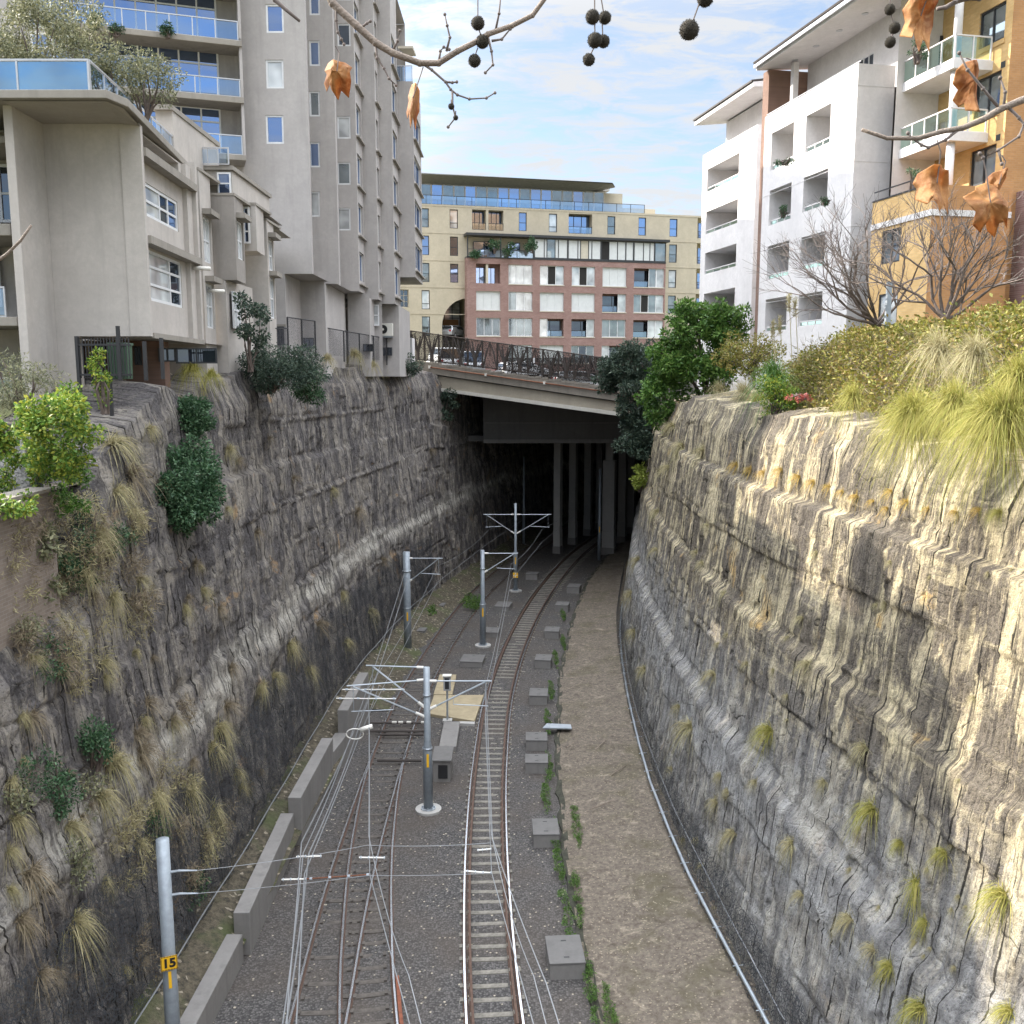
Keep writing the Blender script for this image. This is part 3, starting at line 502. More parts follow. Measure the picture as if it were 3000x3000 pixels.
# ---------------------------------------------------------------- stepped retaining wall
rw=thing('retaining_wall','low stepped concrete retaining wall along the left verge','retaining wall',(-8,26,0))
secs=[((-8.35,8),(-7.95,25.9),.7),((-7.82,26.2),(-7.98,32.7),1.2),((-7.75,32.9),(-7.66,38.7),1.7),((-7.4,41.0),(-7.3,46.5),2.1)]
for (a,b,z) in secs:
    d=Vector((b[0]-a[0],b[1]-a[1],0)).normalized(); n=Vector((-d.y,d.x,0)); A=Vector((*a,0));B=Vector((*b,0)); w=.48
    mb=MB(); mb.hexa([A+Vector((0,0,-.3)),B+Vector((0,0,-.3)),B+n*w+Vector((0,0,-.3)),A+n*w+Vector((0,0,-.3)),A+Vector((0,0,z)),B+Vector((0,0,z)),B+n*w+Vector((0,0,z)),A+n*w+Vector((0,0,z))])
    mb.build('wall_section',M['conc'],rw,False,.02)
mb=MB(); mb.hexa([(-7.66,38.72,-.3),(-7.4,40.98,-.3),(-8.0,40.98,-.3),(-8.14,38.72,-.3),(-7.66,38.72,1.05),(-7.4,40.98,1.05),(-8.0,40.98,1.05),(-8.14,38.72,1.05)]); mb.build('wall_section',M['conc'],rw,False,.02)
# ---------------------------------------------------------------- cable pits, boards, cabinet
def pit(x,y,w,l,h,rz,label,name='cable_pit'):
    t=thing(name,label,'concrete pit',(x,y,-.2),'concrete cable pits beside the tracks')
    mb=MB(); mb.rbox((x,y,-.25),w,l,h+.25,rz,1.); mb.build('pit_wall',M['conc'],t,False,.015)
    mb=MB(); mb.rbox((x,y,h+.002),w+.03,l+.03,.06,rz); mb.build('lid',M['concd'],t,False,.012); mb=MB(); m_=Matrix.Rotation(rz,3,'Z')
    for q_ in (-.3,.3):
        c_=Vector((x,y,0))+m_@Vector((0,q_*l,0)); mb.rbox((c_.x,c_.y,h+.06),.16,.05,.006,rz)
    mb.build('lifting_slot',M['black'],t); return t
for (px,py,w,l,lab) in [(1655,2785,1.02,1.35,'nearest and largest concrete pit right of the right track'),(1598,2425,.95,1.25,'second nearest concrete pit beside the drain edge'),(1572,2225,.98,.95,'concrete pit with a twin slab just before the metal plank, nearer half'),(1572,2160,.98,1.0,'concrete pit with a twin slab just before the metal plank, farther half'),(1578,2030,.95,1.2,'concrete pit just beyond the metal plank over the drain'),(1592,1928,.95,1.2,'concrete pit right of the track, second beyond the metal plank'),(1618,1845,.95,1.2,'concrete pit right of the track, third beyond the metal plank'),(1648,1770,.95,1.2,'concrete pit right of the track, fourth beyond the metal plank'),(1682,1717,1.0,1.3,'farthest concrete pit by the drain before the tunnel mouth'),
    (1385,1922,1.35,1.5,'flat concrete pit between the tracks in front of the middle mast'),(1440,1840,1.0,1.3,'flat concrete pit between the tracks behind the middle mast'),(1475,1765,1.1,1.6,'flat concrete pit between the tracks before the mast with a yellow plate'),(1560,1680,1.0,1.0,'pale concrete pit lid between the tracks near the tunnel mouth'),(1230,1838,.8,.9,'small dark pit left of the left track by the thick mast'),(1287,1765,.8,.9,'small dark pit in the green weeds left of the left track')]:
    p=G(px,py,.3); q=min(range(len(CR)),key=lambda i:abs(CR[i][1]-p.y)); dx=CR[min(q+1,len(CR)-1)][0]-CR[q-1][0]; dy=CR[min(q+1,len(CR)-1)][1]-CR[q-1][1]
    pit(p.x,p.y,w,l,.30 if px>1500 else .12,-math.atan2(dx,dy),lab)
mb=MB(); zb=-.01
q=[G(1215,2080,zb),G(1375,2112,zb),G(1415,2035,zb),G(1250,2040,zb)]
def slabq(mb,q,th): mb.hexa([p-Vector((0,0,th)) for p in q]+list(q))
t=thing('track_boards','tan painted boards laid between the two tracks behind the tall mast','boards',G(1320,2080,0))
mb=MB(); slabq(mb,[G(1252,2090,zb),G(1390,2112,zb),G(1417,2036,zb),G(1272,2036,zb)],.15); mb.build('near_board',M['tan'],t)
mb=MB(); slabq(mb,[G(1270,2034,zb),G(1325,2034,zb),G(1337,1976,zb),G(1288,1976,zb)],.15); mb.build('far_board',M['tan'],t)
mb=MB(); slabq(mb,[G(1345,2119,zb-.02),G(1390,2121,zb-.02),G(1391,2114,zb-.02),G(1346,2113,zb-.02)],.15); mb.build('edge_beam',M['concl'],t)
p=G(1311,2110,.0); t=thing('signal_post','small grey signal box on a thin post at the tan boards','signal',p)
mb=MB(); mb.tube([p,p+Vector((0,0,2.0))],.05,8); mb.build('post',M['steel'],t)
mb=MB(); mb.rbox(p+Vector((0,0,1.55)),.36,.2,.75); mb.build('signal_box',M['alu'],t,False,.02); mb=MB(); mb.rbox(p+Vector((0,-.03,2.3)),.44,.34,.05); mb.build('hood',M['plastic'],t); mb=MB(); mb.rbox(p+Vector((0,-.11,1.65)),.2,.02,.55); mb.build('lens_panel',M['darkframe'],t)
mb=MB(); mb.rbox(p-Vector((0,0,.1)),.45,.4,.14); mb.build('foot',M['concl'],t)
p=G(1295,2270,.1); t=thing('trough_chamber','concrete chamber with open side just behind the tall mast','concrete chamber',p)
mb=MB(); mb.rbox((p.x,p.y+.6,-.2),.75,1.5,.95); mb.build('chamber_wall',M['conc'],t,False,.02); mb=MB(); mb.rbox((p.x,p.y+.6,.76),.85,1.6,.07); mb.build('lid',M['concd'],t,False,.01); mb=MB(); mb.rbox((p.x+.05,p.y-.16,.0),.4,.02,.6); mb.build('opening',M['black'],t)
p=G(1318,2150,.1); mb=MB(); mb.rbox((p.x,p.y,-.2),.8,3.2,.32); tag(mb.build('cable_trough',M['conc'],None,False,.02),'low concrete cable trough between the chamber and the signal post','cable trough')
# timber point rodding across the left track
t=thing('point_rods','dark rods and brackets across the left track in front of the boards','point rods',G(1150,2130,0))
for i,(a,b,py) in enumerate([(1085,1260,2118),(1080,1255,2142),(1110,1240,2152),(1105,1235,2228)]):
    mb=MB(); mb.tube([G(a,py,.02),G(b,py,.02)],.06,6); mb.build('rod',M['fence'],t)
for px in (1155,1174,1198,1240): p=G(px,2118,.05); mb=MB(); mb.rbox(p,.22,.1,.08); mb.build('bracket',M['plastic'],t)
# drain channel, weeds come later; metal plank
mb=MB(); P=[Vector((float(np.interp(y,[q[1] for q in PL],[q[0] for q in PL]))+.05*math.sin(y*2.3)+.02,y,-.02)) for y in np.arange(10,92,.7)]
for a,b in zip(P[:-1],P[1:]): mb.hexa([a+Vector((-.14,0,-.3)),a+Vector((.14,0,-.3)),b+Vector((.14,0,-.3)),b+Vector((-.14,0,-.3)),a+Vector((-.12+.06*math.sin(a.y*3),0,-.05+.05*math.sin(a.y*5))),a+Vector((.12,0,.0)),b+Vector((.12,0,.0)),b+Vector((-.12+.06*math.sin(b.y*3),0,-.05+.05*math.sin(b.y*5)))])
tag(mb.build('drain_kerb',M['moss']),'dark mossy kerb between ballast and dirt path','kerb')
q=[G(1590,2132,.2),G(1675,2134,.2),G(1672,2122,.2),G(1602,2119,.2)]; mb=MB(); slabq(mb,q,.05); tag(mb.build('metal_plank',M['steel']),'short galvanised metal plank laid across the drain','plank')
# rail pipe along the right rock foot, thin cable above it, netting
px_=[(2330,3150),(2250,3000),(2170,2850),(2090,2700),(2020,2565),(1960,2430),(1905,2290),(1870,2170),(1840,2040),(1822,1930),(1816,1850),(1820,1790),(1834,1720)]
P=[G(a,b,.55) for a,b in px_]; P=[P[0]+(P[0]-P[1])*3]+P
t=thing('foot_pipe','grey galvanised pipe running along the foot of the right rock face','pipe',P[3]); mb=MB(); mb.tube(sag(P,0,4),.055,8); mb.build('pipe',M['steel'],t,True)
L_=np.r_[0,np.cumsum([(P[i+1]-P[i]).length for i in range(len(P)-1)])]
for s_ in np.arange(2,L_[-1],1.9):
    q=Vector([np.interp(s_,L_,[p[k] for p in P]) for k in range(3)]); mb=MB(); mb.tube([q+Vector((-.14,0,.03)),q+Vector((.2,.02,.06))],.014,5); mb.tube([q,q-Vector((0,0,.75))],.02,5); mb.build('bracket',M['steel'],t)
cpx=[(2340,3010),(2225,2800),(2110,2590),(2000,2380),(1925,2200),(1880,2080),(1855,1980),(1842,1880)]
P2=[]
for a,b in cpx:
    h=hit(bvR,a,b); P2.append((h+Vector((-.28,0,.05))) if h else G(a,b,1.2))
P2=[P2[0]+(P2[0]-P2[1])*4]+P2
mb=MB(); mb.tube(sag(P2,.03,5),.022,5); tag(mb.build('cable',M['wire']),'thin grey cable strung along the right rock above the pipe','cable')
C,L=crom([p for p in RB if 5<p[1]<85]); st_=np.arange(0,L[-1],.4); bx=np.interp(st_,L,C[:,0]); by=np.interp(st_,L,C[:,1]); V=[]
for x_,y_ in zip(bx,by):
    for k in range(8): z=.1+2.0*k/7; V.append((x_-.32+.13*z+.05*math.sin(x_*9+y_*3+k*2),y_,z))
idx=np.arange(len(bx)*8).reshape(-1,8); tag(npmesh('rock_netting',V,np.stack([idx[:-1,:-1],idx[1:,:-1],idx[1:,1:],idx[:-1,1:]],-1).reshape(-1,4),M['net'],None,True),'dark wire netting hung over the foot of the right rock face','netting')
C,L=crom([p for p in LB if 12<p[1]<75]); st_=np.arange(0,L[-1],.5); bx=np.interp(st_,L,C[:,0]); by=np.interp(st_,L,C[:,1]); V=[]
for x_,y_ in zip(bx,by):
    for k in range(8): z=.9+4.2*k/7; V.append((x_+.33-.10*z+.06*math.sin(x_*9+y_*3+k*2),y_,z))
idx=np.arange(len(bx)*8).reshape(-1,8); nl=npmesh('rock_netting',V,np.stack([idx[:-1,:-1],idx[1:,:-1],idx[1:,1:],idx[:-1,1:]],-1).reshape(-1,4),M['net'],None,True); tag(nl,'dark wire netting with a taut lower cable along the left rock foot','netting')
mb=MB(); mb.tube([(x_+.36,y_,1.22+.03*math.sin(y_)) for x_,y_ in zip(bx,by)],.022,5); mb.build('edge_cable',M['wire'],nl)
# ---------------------------------------------------------------- bridge
BA=at(1235,1100,80.0); BB=at(1850,1180,74.0)
bd=Vector((BB.x-BA.x,BB.y-BA.y,0)); bl=bd.length; bpl=Pl(BA.x,BA.y,bd.x,bd.y)
br=thing('road_bridge','sloping concrete road bridge over the cutting with a rusty pipe along its side','bridge',(0,77,15))
def bz(px,py): return bpl.pix(px,py)
def slope(l,r): # z at both ends from photo heights
    a0,z0=bz(*l); a1,z1=bz(*r); k=(z1-z0)/(a1-a0); return lambda a:z0+k*(a-a0)
def strip_box(lo,hi,o0,o1,name,mat,a0=-2.5,a1=None):
    a1=a1 or bl+3; P=bpl.pt; mb=MB(); mb.hexa([P(a0,lo(a0),o1),P(a1,lo(a1),o1),P(a1,lo(a1),o0),P(a0,lo(a0),o0),P(a0,hi(a0),o1),P(a1,hi(a1),o1),P(a1,hi(a1),o0),P(a0,hi(a0),o0)]); return mb.build(name,M[mat],br)
ptop=slope((1245,1062),(1770,1132)); pbot=slope((1258,1094),(1800,1173)); gbot=slope((1262,1133),(1812,1207)); fbot=slope((1262,1142),(1812,1218))
strip_box(pbot,ptop,-.35,.25,'parapet',"parapet"); strip_box(lambda a:gbot(a)-.02,lambda a:pbot(a)-.1,-.6,-.02,'girder','girder'); strip_box(fbot,gbot,-.7,.16,'flange','flange')
strip_box(lambda a:pbot(a)-.12,lambda a:pbot(a)+.1,-13,-.36,'deck','concd')
for o_ in (-2.4,-4.6,-6.8,-9,-11.2): strip_box(fbot,lambda a:pbot(a)-.125,o_-.5,o_,'girder','concd')
pp=slope((1272,1077),(1740,1142)); mb=MB(); mb.tube([bpl.pt(.8,pp(.8),.36),bpl.pt(bl,pp(bl),.36)],.055,8); rp=mb.build('service_pipe',M['rustpipe'],br)
for k,a in enumerate(np.linspace(.9,bl-2,4)): mb=MB(); mb.pbox(bpl,a-.08,a+.08,pp(a)-.1,pp(a)+.14,.26,.44); mb.build('pipe_clamp',M['plastic'],rp)
mb=MB()
for a in np.arange(-2,bl+2.5,.55):
    h=ptop(a)+random.uniform(-.08,.06); mb.pbox(bpl,a,a+random.uniform(.4,.52),h-.12,h+.05,-.3,.275)
mb.build('coping_stones',M['parapet'],br)
# fence with tree shaped uprights
bf=thing('bridge_fence','dark brown steel fence with tree branch pattern on the bridge','fence',BA)
ft=slope((1215,971),(1760,1047)); fb=slope((1230,1056),(1770,1122))
P=bpl.pt; off=-.05; mb=MB(); a0,a1=-1.0,bl+.5
mb.tube([P(a0,ft(a0),off),P(a1,ft(a1),off)],.05,6); mb.build('top_rail',M['fence'],bf); mb=MB(); mb.tube([P(a0,fb(a0)+.1,off),P(a1,fb(a1)+.1,off)],.05,6); mb.build('bottom_rail',M['fence'],bf)
n_=15
for k in range(n_+1):
    a=a0+(a1-a0)*k/n_; mb=MB(); mb.pbox(bpl,a-.065,a+.065,fb(a),ft(a),off-.05,off+.05); mb.build('post',M['fence'],bf)
for k in range(n_):
    a=a0+(a1-a0)*(k+.5)/n_; w=(a1-a0)/n_; z0=fb(a); hh=ft(a)-z0; mb=MB(); fl=(k%3==2)
    if not fl:
        mb.tube([P(a,z0,off),P(a,z0+.3*hh,off)],[.2,.16],6)
        for e,q in ((-.47,1.),(.47,1.),(-.2,.95),(.22,.85)): mb.tube([P(a,z0+.26*hh,off),P(a+e*w*.45,z0+.55*hh,off),P(a+e*w,z0+q*hh,off)],[.11,.08,.05],5)
    else:
        for e in (-.46,.46): mb.tube([P(a+e*w,z0+.1,off),P(a+e*.5*w,z0+.62*hh,off),P(a,ft(a),off)],[.08,.06,.035],5)
        mb.tube([P(a,z0+.5*hh,off),P(a,ft(a),off)],.05,5)
    mb.build('branch_panel',M['fence'],bf)
mb=MB(); mb.quad(P(a0,fb(a0),off-.08),P(a1,fb(a1),off-.08),P(a1,ft(a1),off-.08),P(a0,ft(a0),off-.08)); mb.build('mesh_infill',M['gmesh'],bf)
mb=MB()
a_=bl*.42; mb.pbox(bpl,a_,bl+2,fb(bl*.7)-.3,fb(a_)+1.05,-.3,-.29); mb.build('screen_panel',M['screen'],bf)
t=MB(); a_=bl*.55; t.pbox(bpl,a_,a_+.14,fb(a_)+.9,fb(a_)+1.3,.0,.03); tag(t.build('notice',M['frame']),'small white notice fixed to the bridge fence','notice')
# portal wall, tunnel roof, piers
pw=thing('portal_wall','dark concrete wall beam across the tunnel mouth under the bridge','portal wall',(3,85,12)); zb=at(1600,1298,84.5).z; 
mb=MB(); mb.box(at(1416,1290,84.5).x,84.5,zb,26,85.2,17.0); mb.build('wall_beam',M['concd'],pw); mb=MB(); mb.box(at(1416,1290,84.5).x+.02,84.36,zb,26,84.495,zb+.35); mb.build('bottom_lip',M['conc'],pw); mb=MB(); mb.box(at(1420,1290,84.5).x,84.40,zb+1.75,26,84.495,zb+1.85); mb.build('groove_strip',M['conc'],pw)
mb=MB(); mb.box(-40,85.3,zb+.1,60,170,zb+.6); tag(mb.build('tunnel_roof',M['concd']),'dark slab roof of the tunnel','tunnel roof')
mb=MB(); mb.box(-40,123.5,-1,60,124.5,zb+.1); tag(mb.build('tunnel_closer',M['concd']),'added closing wall that darkens the tunnel beyond the piers','added wall')  # closing wall added to keep the tunnel interior dark
def pier(px,py,w,l,label,step=None,Yo=None):
    p=G(px,py,-.1); t=thing('concrete_pier',label,'pier',p,'concrete piers in the tunnel mouth'); mb=MB(); a=-.35
    mb.rbox((p.x,p.y,-.2),w*1.18,l*1.1,.75,a); mb.build('plinth',M['conc'],t,False,.03)
    mb=MB(); mb.rbox((p.x,p.y,.55),w*1.04,l*1.03,1.6,a); mb.build('painted_base',M['concl'],t,False,.02)
    if step: mb=MB(); mb.rbox((p.x,p.y,2.15),w,l,zb*.62,a); mb.rbox((p.x,p.y,2.15+zb*.62),w*.62,l*.7,zb-2.1-zb*.62+.1,a)
    else: mb=MB(); mb.rbox((p.x,p.y,2.15),w*.98,l*.98,zb-2.05,a)
    mb.build('shaft',M['concl'],t,False,.02); return t
pier(1634,1618,.66,.9,'frontmost slender concrete pier, leftmost of the row'); pier(1678,1592,.72,.9,'slender concrete pier just right of the frontmost one'); pier(1722,1566,.75,.9,'slender pier standing between the two tunnel tracks, third from the left'); pier(1783,1622,1.15,.9,'wide stepped concrete pier at the right of the tunnel mouth',True); pier(1822,1588,.8,.9,'dim pier behind the wide stepped pier'); pier(1848,1560,.8,.9,'dimmest pier at the right edge of the tunnel mouth'); pier(1755,1548,.7,.8,'dim pier far back in the tunnel between the tracks')
# ---------------------------------------------------------------- cars
def car(label,x,y,z,rz,paint,van=False):
    t=thing('parked_car',label,'car',(0,0,0),'cars on the street beyond the bridge fence'); L_,W,Hh=(4.4,1.75,1.45) if not van else (4.8,1.9,2.0)
    pr=[(-L_/2,.35),(-L_/2,.75),(-L_/2+.15,.95),(-L_/2+.35,Hh-.1),(-.1 if not van else .6,Hh),(.55 if not van else 1.1,Hh-.08),(1.25 if not van else 1.75,.98),(L_/2-.1,.8),(L_/2,.6),(L_/2,.3)]
    mb=MB(); n=len(pr); v=[(a,-W/2*(1 if b<1 else .86),b) for a,b in pr]+[(a,W/2*(1 if b<1 else .86),b) for a,b in pr]; mb.add(v,[tuple(range(n)),tuple(range(2*n-1,n-1,-1))]+[(i,n+i,n+(i+1)%n,(i+1)%n) for i in range(n)]); b=mb.build('body',paint,t,False,.05)
    mb=MB(); w=W*.415
    a=pr[2];c=pr[3]; mb.quad((a[0]+.02-.04,-w,a[1]+.08),(a[0]-.02,w,a[1]+.08),(c[0]-.04,w,c[1]-.08),(c[0]-.04,-w,c[1]-.08)); mb.build('rear_window',M['gd'],t)
    a=pr[5];c=pr[6]; mb=MB(); mb.quad((a[0]+.05,-w,a[1]-.05),(a[0]+.05,w,a[1]-.05),(c[0]+.03,w,c[1]+.05),(c[0]+.03,-w,c[1]+.05)); mb.build('windscreen',M['gd'],t)
    for s in (-1,1):
        mb=MB(); e=s*(W/2*.93+.02); mb.quad((pr[3][0]+.1,e*.97,Hh-.16),(pr[5][0]-.05,e*.97,Hh-.16),(pr[6][0]-.25,e*1.02,1.0),(pr[3][0]-.05,e*1.02,1.0)); mb.build('side_window',M['gd'],t)
        for xx in (-L_*.3,L_*.3):
            mb=MB(); mb.tube([(xx,s*W/2-.1*s,.32),(xx,s*(W/2+.01),.32)],.32,16); wl=mb.build('wheel',M['tyre'],t); mb=MB(); mb.tube([(xx,s*(W/2+.005),.32),(xx,s*(W/2+.02),.32)],.19,12); mb.build('rim',M['alu'],wl)
        mb=MB(); mb.box(L_/2-.06,s*W*.36-.16,.62,L_/2+.015,s*W*.36+.16,.74); mb.build('headlight',M['lampw'],t); mb=MB(); mb.box(-L_/2-.015,s*W*.38-.12,.7,-L_/2+.06,s*W*.38+.12,.9); mb.build('tail_light',M['lampred'],t)
    t.location=(x,y,z); t.rotation_euler=(0,0,rz); return t
p=at(1298,1062,83); car('white van partly seen through the left end of the bridge fence',p.x,p.y,p.z-.7,1.9,M['carw'],True)
p=at(1378,1072,83.5); car('silver wagon behind the bridge fence, right of the white van',p.x,p.y,p.z-.7,1.75,M['cars'],True)
p=at(1530,1092,82); car('small white car seen low through the middle of the bridge fence',p.x,p.y,p.z-.5,.5,M['carw'])
p=at(1695,1112,81); car('silver car seen low through the right end of the bridge fence',p.x,p.y,p.z-.7,.2,M['cars'])
# ---------------------------------------------------------------- building helpers
def facade(pl,a0,a1,z0,z1,holes,mb=None,back=True):
    mb=mb or MB(); P=pl.pt; hs=[h for h in holes]
    A=sorted({a0,a1}|{x for h in hs for x in h[:2] if a0<x<a1}); Z=sorted({z0,z1}|{x for h in hs for x in h[2:4] if z0<x<z1})
    for j in range(len(Z)-1):
        zc=(Z[j]+Z[j+1])/2; run=None
        for i in range(len(A)-1):
            ac=(A[i]+A[i+1])/2; inside=any(h[0]<ac<h[1] and h[2]<zc<h[3] for h in hs)
            if inside:
                if run is not None: mb.quad(P(run,Z[j]),P(A[i],Z[j]),P(A[i],Z[j+1]),P(run,Z[j+1])); run=None
            elif run is None: run=A[i]
        if run is not None: mb.quad(P(run,Z[j]),P(A[-1],Z[j]),P(A[-1],Z[j+1]),P(run,Z[j+1]))
    for h in hs:
        x0,x1,y0,y1,d=h[:5]
        mb.quad(P(x0,y0),P(x1,y0),P(x1,y0,-d),P(x0,y0,-d)); mb.quad(P(x0,y1,-d),P(x1,y1,-d),P(x1,y1),P(x0,y1)); mb.quad(P(x0,y0),P(x0,y0,-d),P(x0,y1,-d),P(x0,y1)); mb.quad(P(x1,y0,-d),P(x1,y0),P(x1,y1),P(x1,y1,-d))
        if back: mb.quad(P(x0,y0,-d),P(x1,y0,-d),P(x1,y1,-d),P(x0,y1,-d))
    return mb
def win(pl,r,par,d=.15,nv=0,nh=0,fm='frame',gm='gb',bw=.06,name='window',vs=None,hs_=None,panes=None):
    a0,a1,z0,z1=r[:4]; mb=MB(); o0,o1=-d+.03,-d+.10
    mb.pbox(pl,a0,a1,z0,z0+bw,o0,o1); mb.pbox(pl,a0,a1,z1-bw,z1,o0,o1); mb.pbox(pl,a0,a0+bw,z0+bw,z1-bw,o0,o1); mb.pbox(pl,a1-bw,a1,z0+bw,z1-bw,o0,o1)
    vs=vs if vs is not None else [(k+1)/(nv+1) for k in range(nv)]; hs_=hs_ if hs_ is not None else [(k+1)/(nh+1) for k in range(nh)]
    for f in vs: a=a0+(a1-a0)*f; mb.pbox(pl,a-bw*.45,a+bw*.45,z0+bw,z1-bw,o0,o1-.005)
    for f in hs_: z=z0+(z1-z0)*f; mb.pbox(pl,a0+bw,a1-bw,z-bw*.4,z+bw*.4,o0,o1-.01)
    w=mb.build(name,M[fm],par); P=pl.pt
    E=[0]+list(vs)+[1]
    gms=panes or [gm]*(len(E)-1); done={}
    for k in range(len(E)-1):
        x0=a0+(a1-a0)*E[k]; x1=a0+(a1-a0)*E[k+1]; done.setdefault(gms[k],MB()).quad(P(x0+.01,z0+.02,-d+.05),P(x1-.01,z0+.02,-d+.05),P(x1-.01,z1-.02,-d+.05),P(x0+.01,z1-.02,-d+.05))
    for g,mb in done.items(): mb.build('pane',M[g],w)
    return w
def pbx(pl,a0,a1,z0,z1,o0,o1,name,mat,par,bev=0): mb=MB(); mb.pbox(pl,a0,a1,z0,z1,o0,o1); return mb.build(name,M[mat],par,False,bev)
def railing(pl,a0,a1,z0,z1,off,par,gm='bglass',n=4,fm='alu',r=.025):
    mb=MB(); P=pl.pt; mb.pbox(pl,a0,a1,z1-.05,z1,off-.03,off+.03); mb.pbox(pl,a0,a1,z0,z0+.04,off-.02,off+.02)
    for k in range(n+1): a=a0+.02+(a1-a0-.04)*k/n; mb.pbox(pl,a-r,a+r,z0,z1-.05,off-r,off+r)
    w=mb.build('balustrade',M[fm],par); mb=MB(); mb.quad(P(a0,z0+.06,off),P(a1,z0+.06,off),P(a1,z1-.07,off),P(a0,z1-.07,off)); mb.build('glass',M[gm],w); return w
# ---------------------------------------------------------------- rear street block: cream building and red brick building
Y=thing('apartment_building','long cream apartment block with flat oversailing roof behind the bridge','apartment building',(0,106,17))
yp=Pl(0,105,.970,.242); pz=lambda x,y:yp.pix(x,y)
aL=pz(1150,800)[0]; aR=pz(2040,800)[0]; zt=pz(1245,597)[1]; zb_=15.
nar=[]; rowsL=[(610,666),(690,747),(770,826),(850,906),(927,985)]
rz_=[(pz(1245,b)[1],pz(1245,a)[1]) for a,b in rowsL]
cols=[(1233,1257,[0,1,2,3,4],['teal','gb','teal','blind','teal']),(1318,1342,[0,1,2],['blind','gb','gb']),(1520,1543,[0],['gb']),(1608,1632,[0],['blind']),(1779,1802,[0],['teal']),(1870,1892,[0],['gb']),(1961,1984,[0,1,2,3],['gb','teal','blind','teal'])]
holes=[];wins=[]
for x0,x1,rr,gg in cols:
    a0=pz(x0,700)[0];a1=pz(x1,700)[0]
    for r_,g in zip(rr,gg): h=(a0,a1,rz_[r_][0],rz_[r_][1],.22); holes.append(h); wins.append((h,g))
bal=[]
for x0,x1 in ((1383,1424),(1431,1475),(1666,1735)): h=(pz(x0,650)[0],pz(x1,650)[0],rz_[0][0]-.05,rz_[0][1]+.1,1.1); holes.append(h); bal.append(h)
dk=[]
for (x0,y0,x1,y1) in ((1172,848,1197,900),(1172,925,1197,982)): h=yp.rect(x0,y0,x1,y1)+(.5,); holes.append(h); dk.append(h)
# archway as stepped opening with arched spandrels
ax0,ax1=pz(1295,950)[0],pz(1372,950)[0]; az1=pz(1367,874)[1]; arch=(ax0,ax1,zb_,az1,4.5); holes.append(arch)
mb=facade(yp,aL,aR,zb_,zt,[h for h in holes if h is not arch]+[arch],None,True)
P=yp.pt; n_=14
for k in range(n_):
    t0=k/n_*math.pi/2; t1=(k+1)/n_*math.pi/2; W=ax1-ax0; Hh=min(W*1.05,az1-pz(1300,960)[1]); f=lambda t:(ax1-W*math.cos(t),az1-Hh+Hh*math.sin(t))
    p,q=f(t0),f(t1); mb.add([P(p[0],p[1],.004),P(q[0],q[1],.004),P(q[0],az1+.02,.004),P(p[0],az1+.02,.004)],[(0,1,2,3)]); mb.quad(P(p[0],p[1],.004),P(q[0],q[1],.004),P(q[0],q[1],-1.5),P(p[0],p[1],-1.5))
D_=14; mb.quad(P(aL,zb_),P(aL,zb_,-D_),P(aL,zt,-D_),P(aL,zt)); mb.quad(P(aL,zt),P(aR,zt),P(aR,zt,-D_),P(aL,zt,-D_)); mb.quad(P(aL,zb_,-D_),P(aR,zb_,-D_),P(aR,zt,-D_),P(aL,zt,-D_))
mb.build('wall',M['yellow'],Y)
for z in [ (rz_[k][0]+rz_[k+1][1])/2-.15 for k in range(4)]+[rz_[0][1]+.25]: pbx(yp,aL,aR,z,z+.07,0,.035,'string_course','yellow',Y)
for h,g in wins: win(yp,h,Y,.2,0,0,'darkframe',g,.07,hs_=[.45] if g!='blind' else [.3])
for h in bal: win(yp,h,Y,1.1,2,0,'darkframe','gb',.07); railing(yp,h[0],h[1],h[2],h[2]+.75,-.1,Y,'bglass',2,'darkframe')
for h in dk: win(yp,h,Y,.45,1,2,'cream2','gd',.06)
mb=MB(); 
# street scene through the arch: lane, far wall, car
mb=MB(); mb.quad(P(ax0-1,pz(1330,992)[1],-4.4),P(ax1+1,pz(1330,992)[1],-4.4),P(ax1+1,pz(1330,992)[1],0),P(ax0-1,pz(1330,992)[1],0)); tag(mb.build('lane',M['conc']),kind='structure')
q=P((ax0+ax1)/2+.2,0,-2.4); car('pale car parked under the archway of the cream building',q.x,q.y,pz(1330,990)[1],1.2,M['cars'])
win(yp,(ax0+.1,ax1-.05,pz(1330,950)[1],az1-.05),Y,4.4,2,2,'darkframe','blind',.08,'arch_window'); mb=MB(); mb.pbox(yp,(ax0+ax1)/2-.6,ax1-.3,pz(1330,985)[1],pz(1330,930)[1],-4.3,-4.1); mb.build('arch_wall',M['ybrick_shade'],Y)
# top storey glazing, railing and roof
g0=pz(1203,570)[0]; g1=pz(1782,595)[0]; gz0=pz(1245,597)[1]; gz1=pz(1245,540)[1]
tp=Pl(*(yp.o-yp.n*1.4).xy,yp.d.x,yp.d.y)
E=[g0+(g1-g0)*k/18 for k in range(19)]; pat=['blind','teal','gb','teal','teal','gb','teal','teal','gb','gb','teal','gb','gb','teal','teal','gb','teal','teal']
for k in range(18): win(tp,(E[k],E[k+1]-.02,gz0-.1,gz1+.35),Y,.05,0,0,'frame',pat[k],.07)
pbx(tp,g0-1,g1+2.2,gz0-.2,gz1+.3,-8,-.1,'penthouse_wall','yellow',Y)
railing(yp,g0,pz(1890,610)[0],zt,zt+.95,-.15,Y,'bglass',16,'darkframe')
r0=pz(1190,510)[0]; r1=pz(1838,541)[0]; rzz=gz1+.35
rp_=[P(r0,0,1.3),P(r1-2.2,0,1.3),P(r1-1.2,0,-.6),P(r1-3.5,0,-9),P(r0,0,-9)]
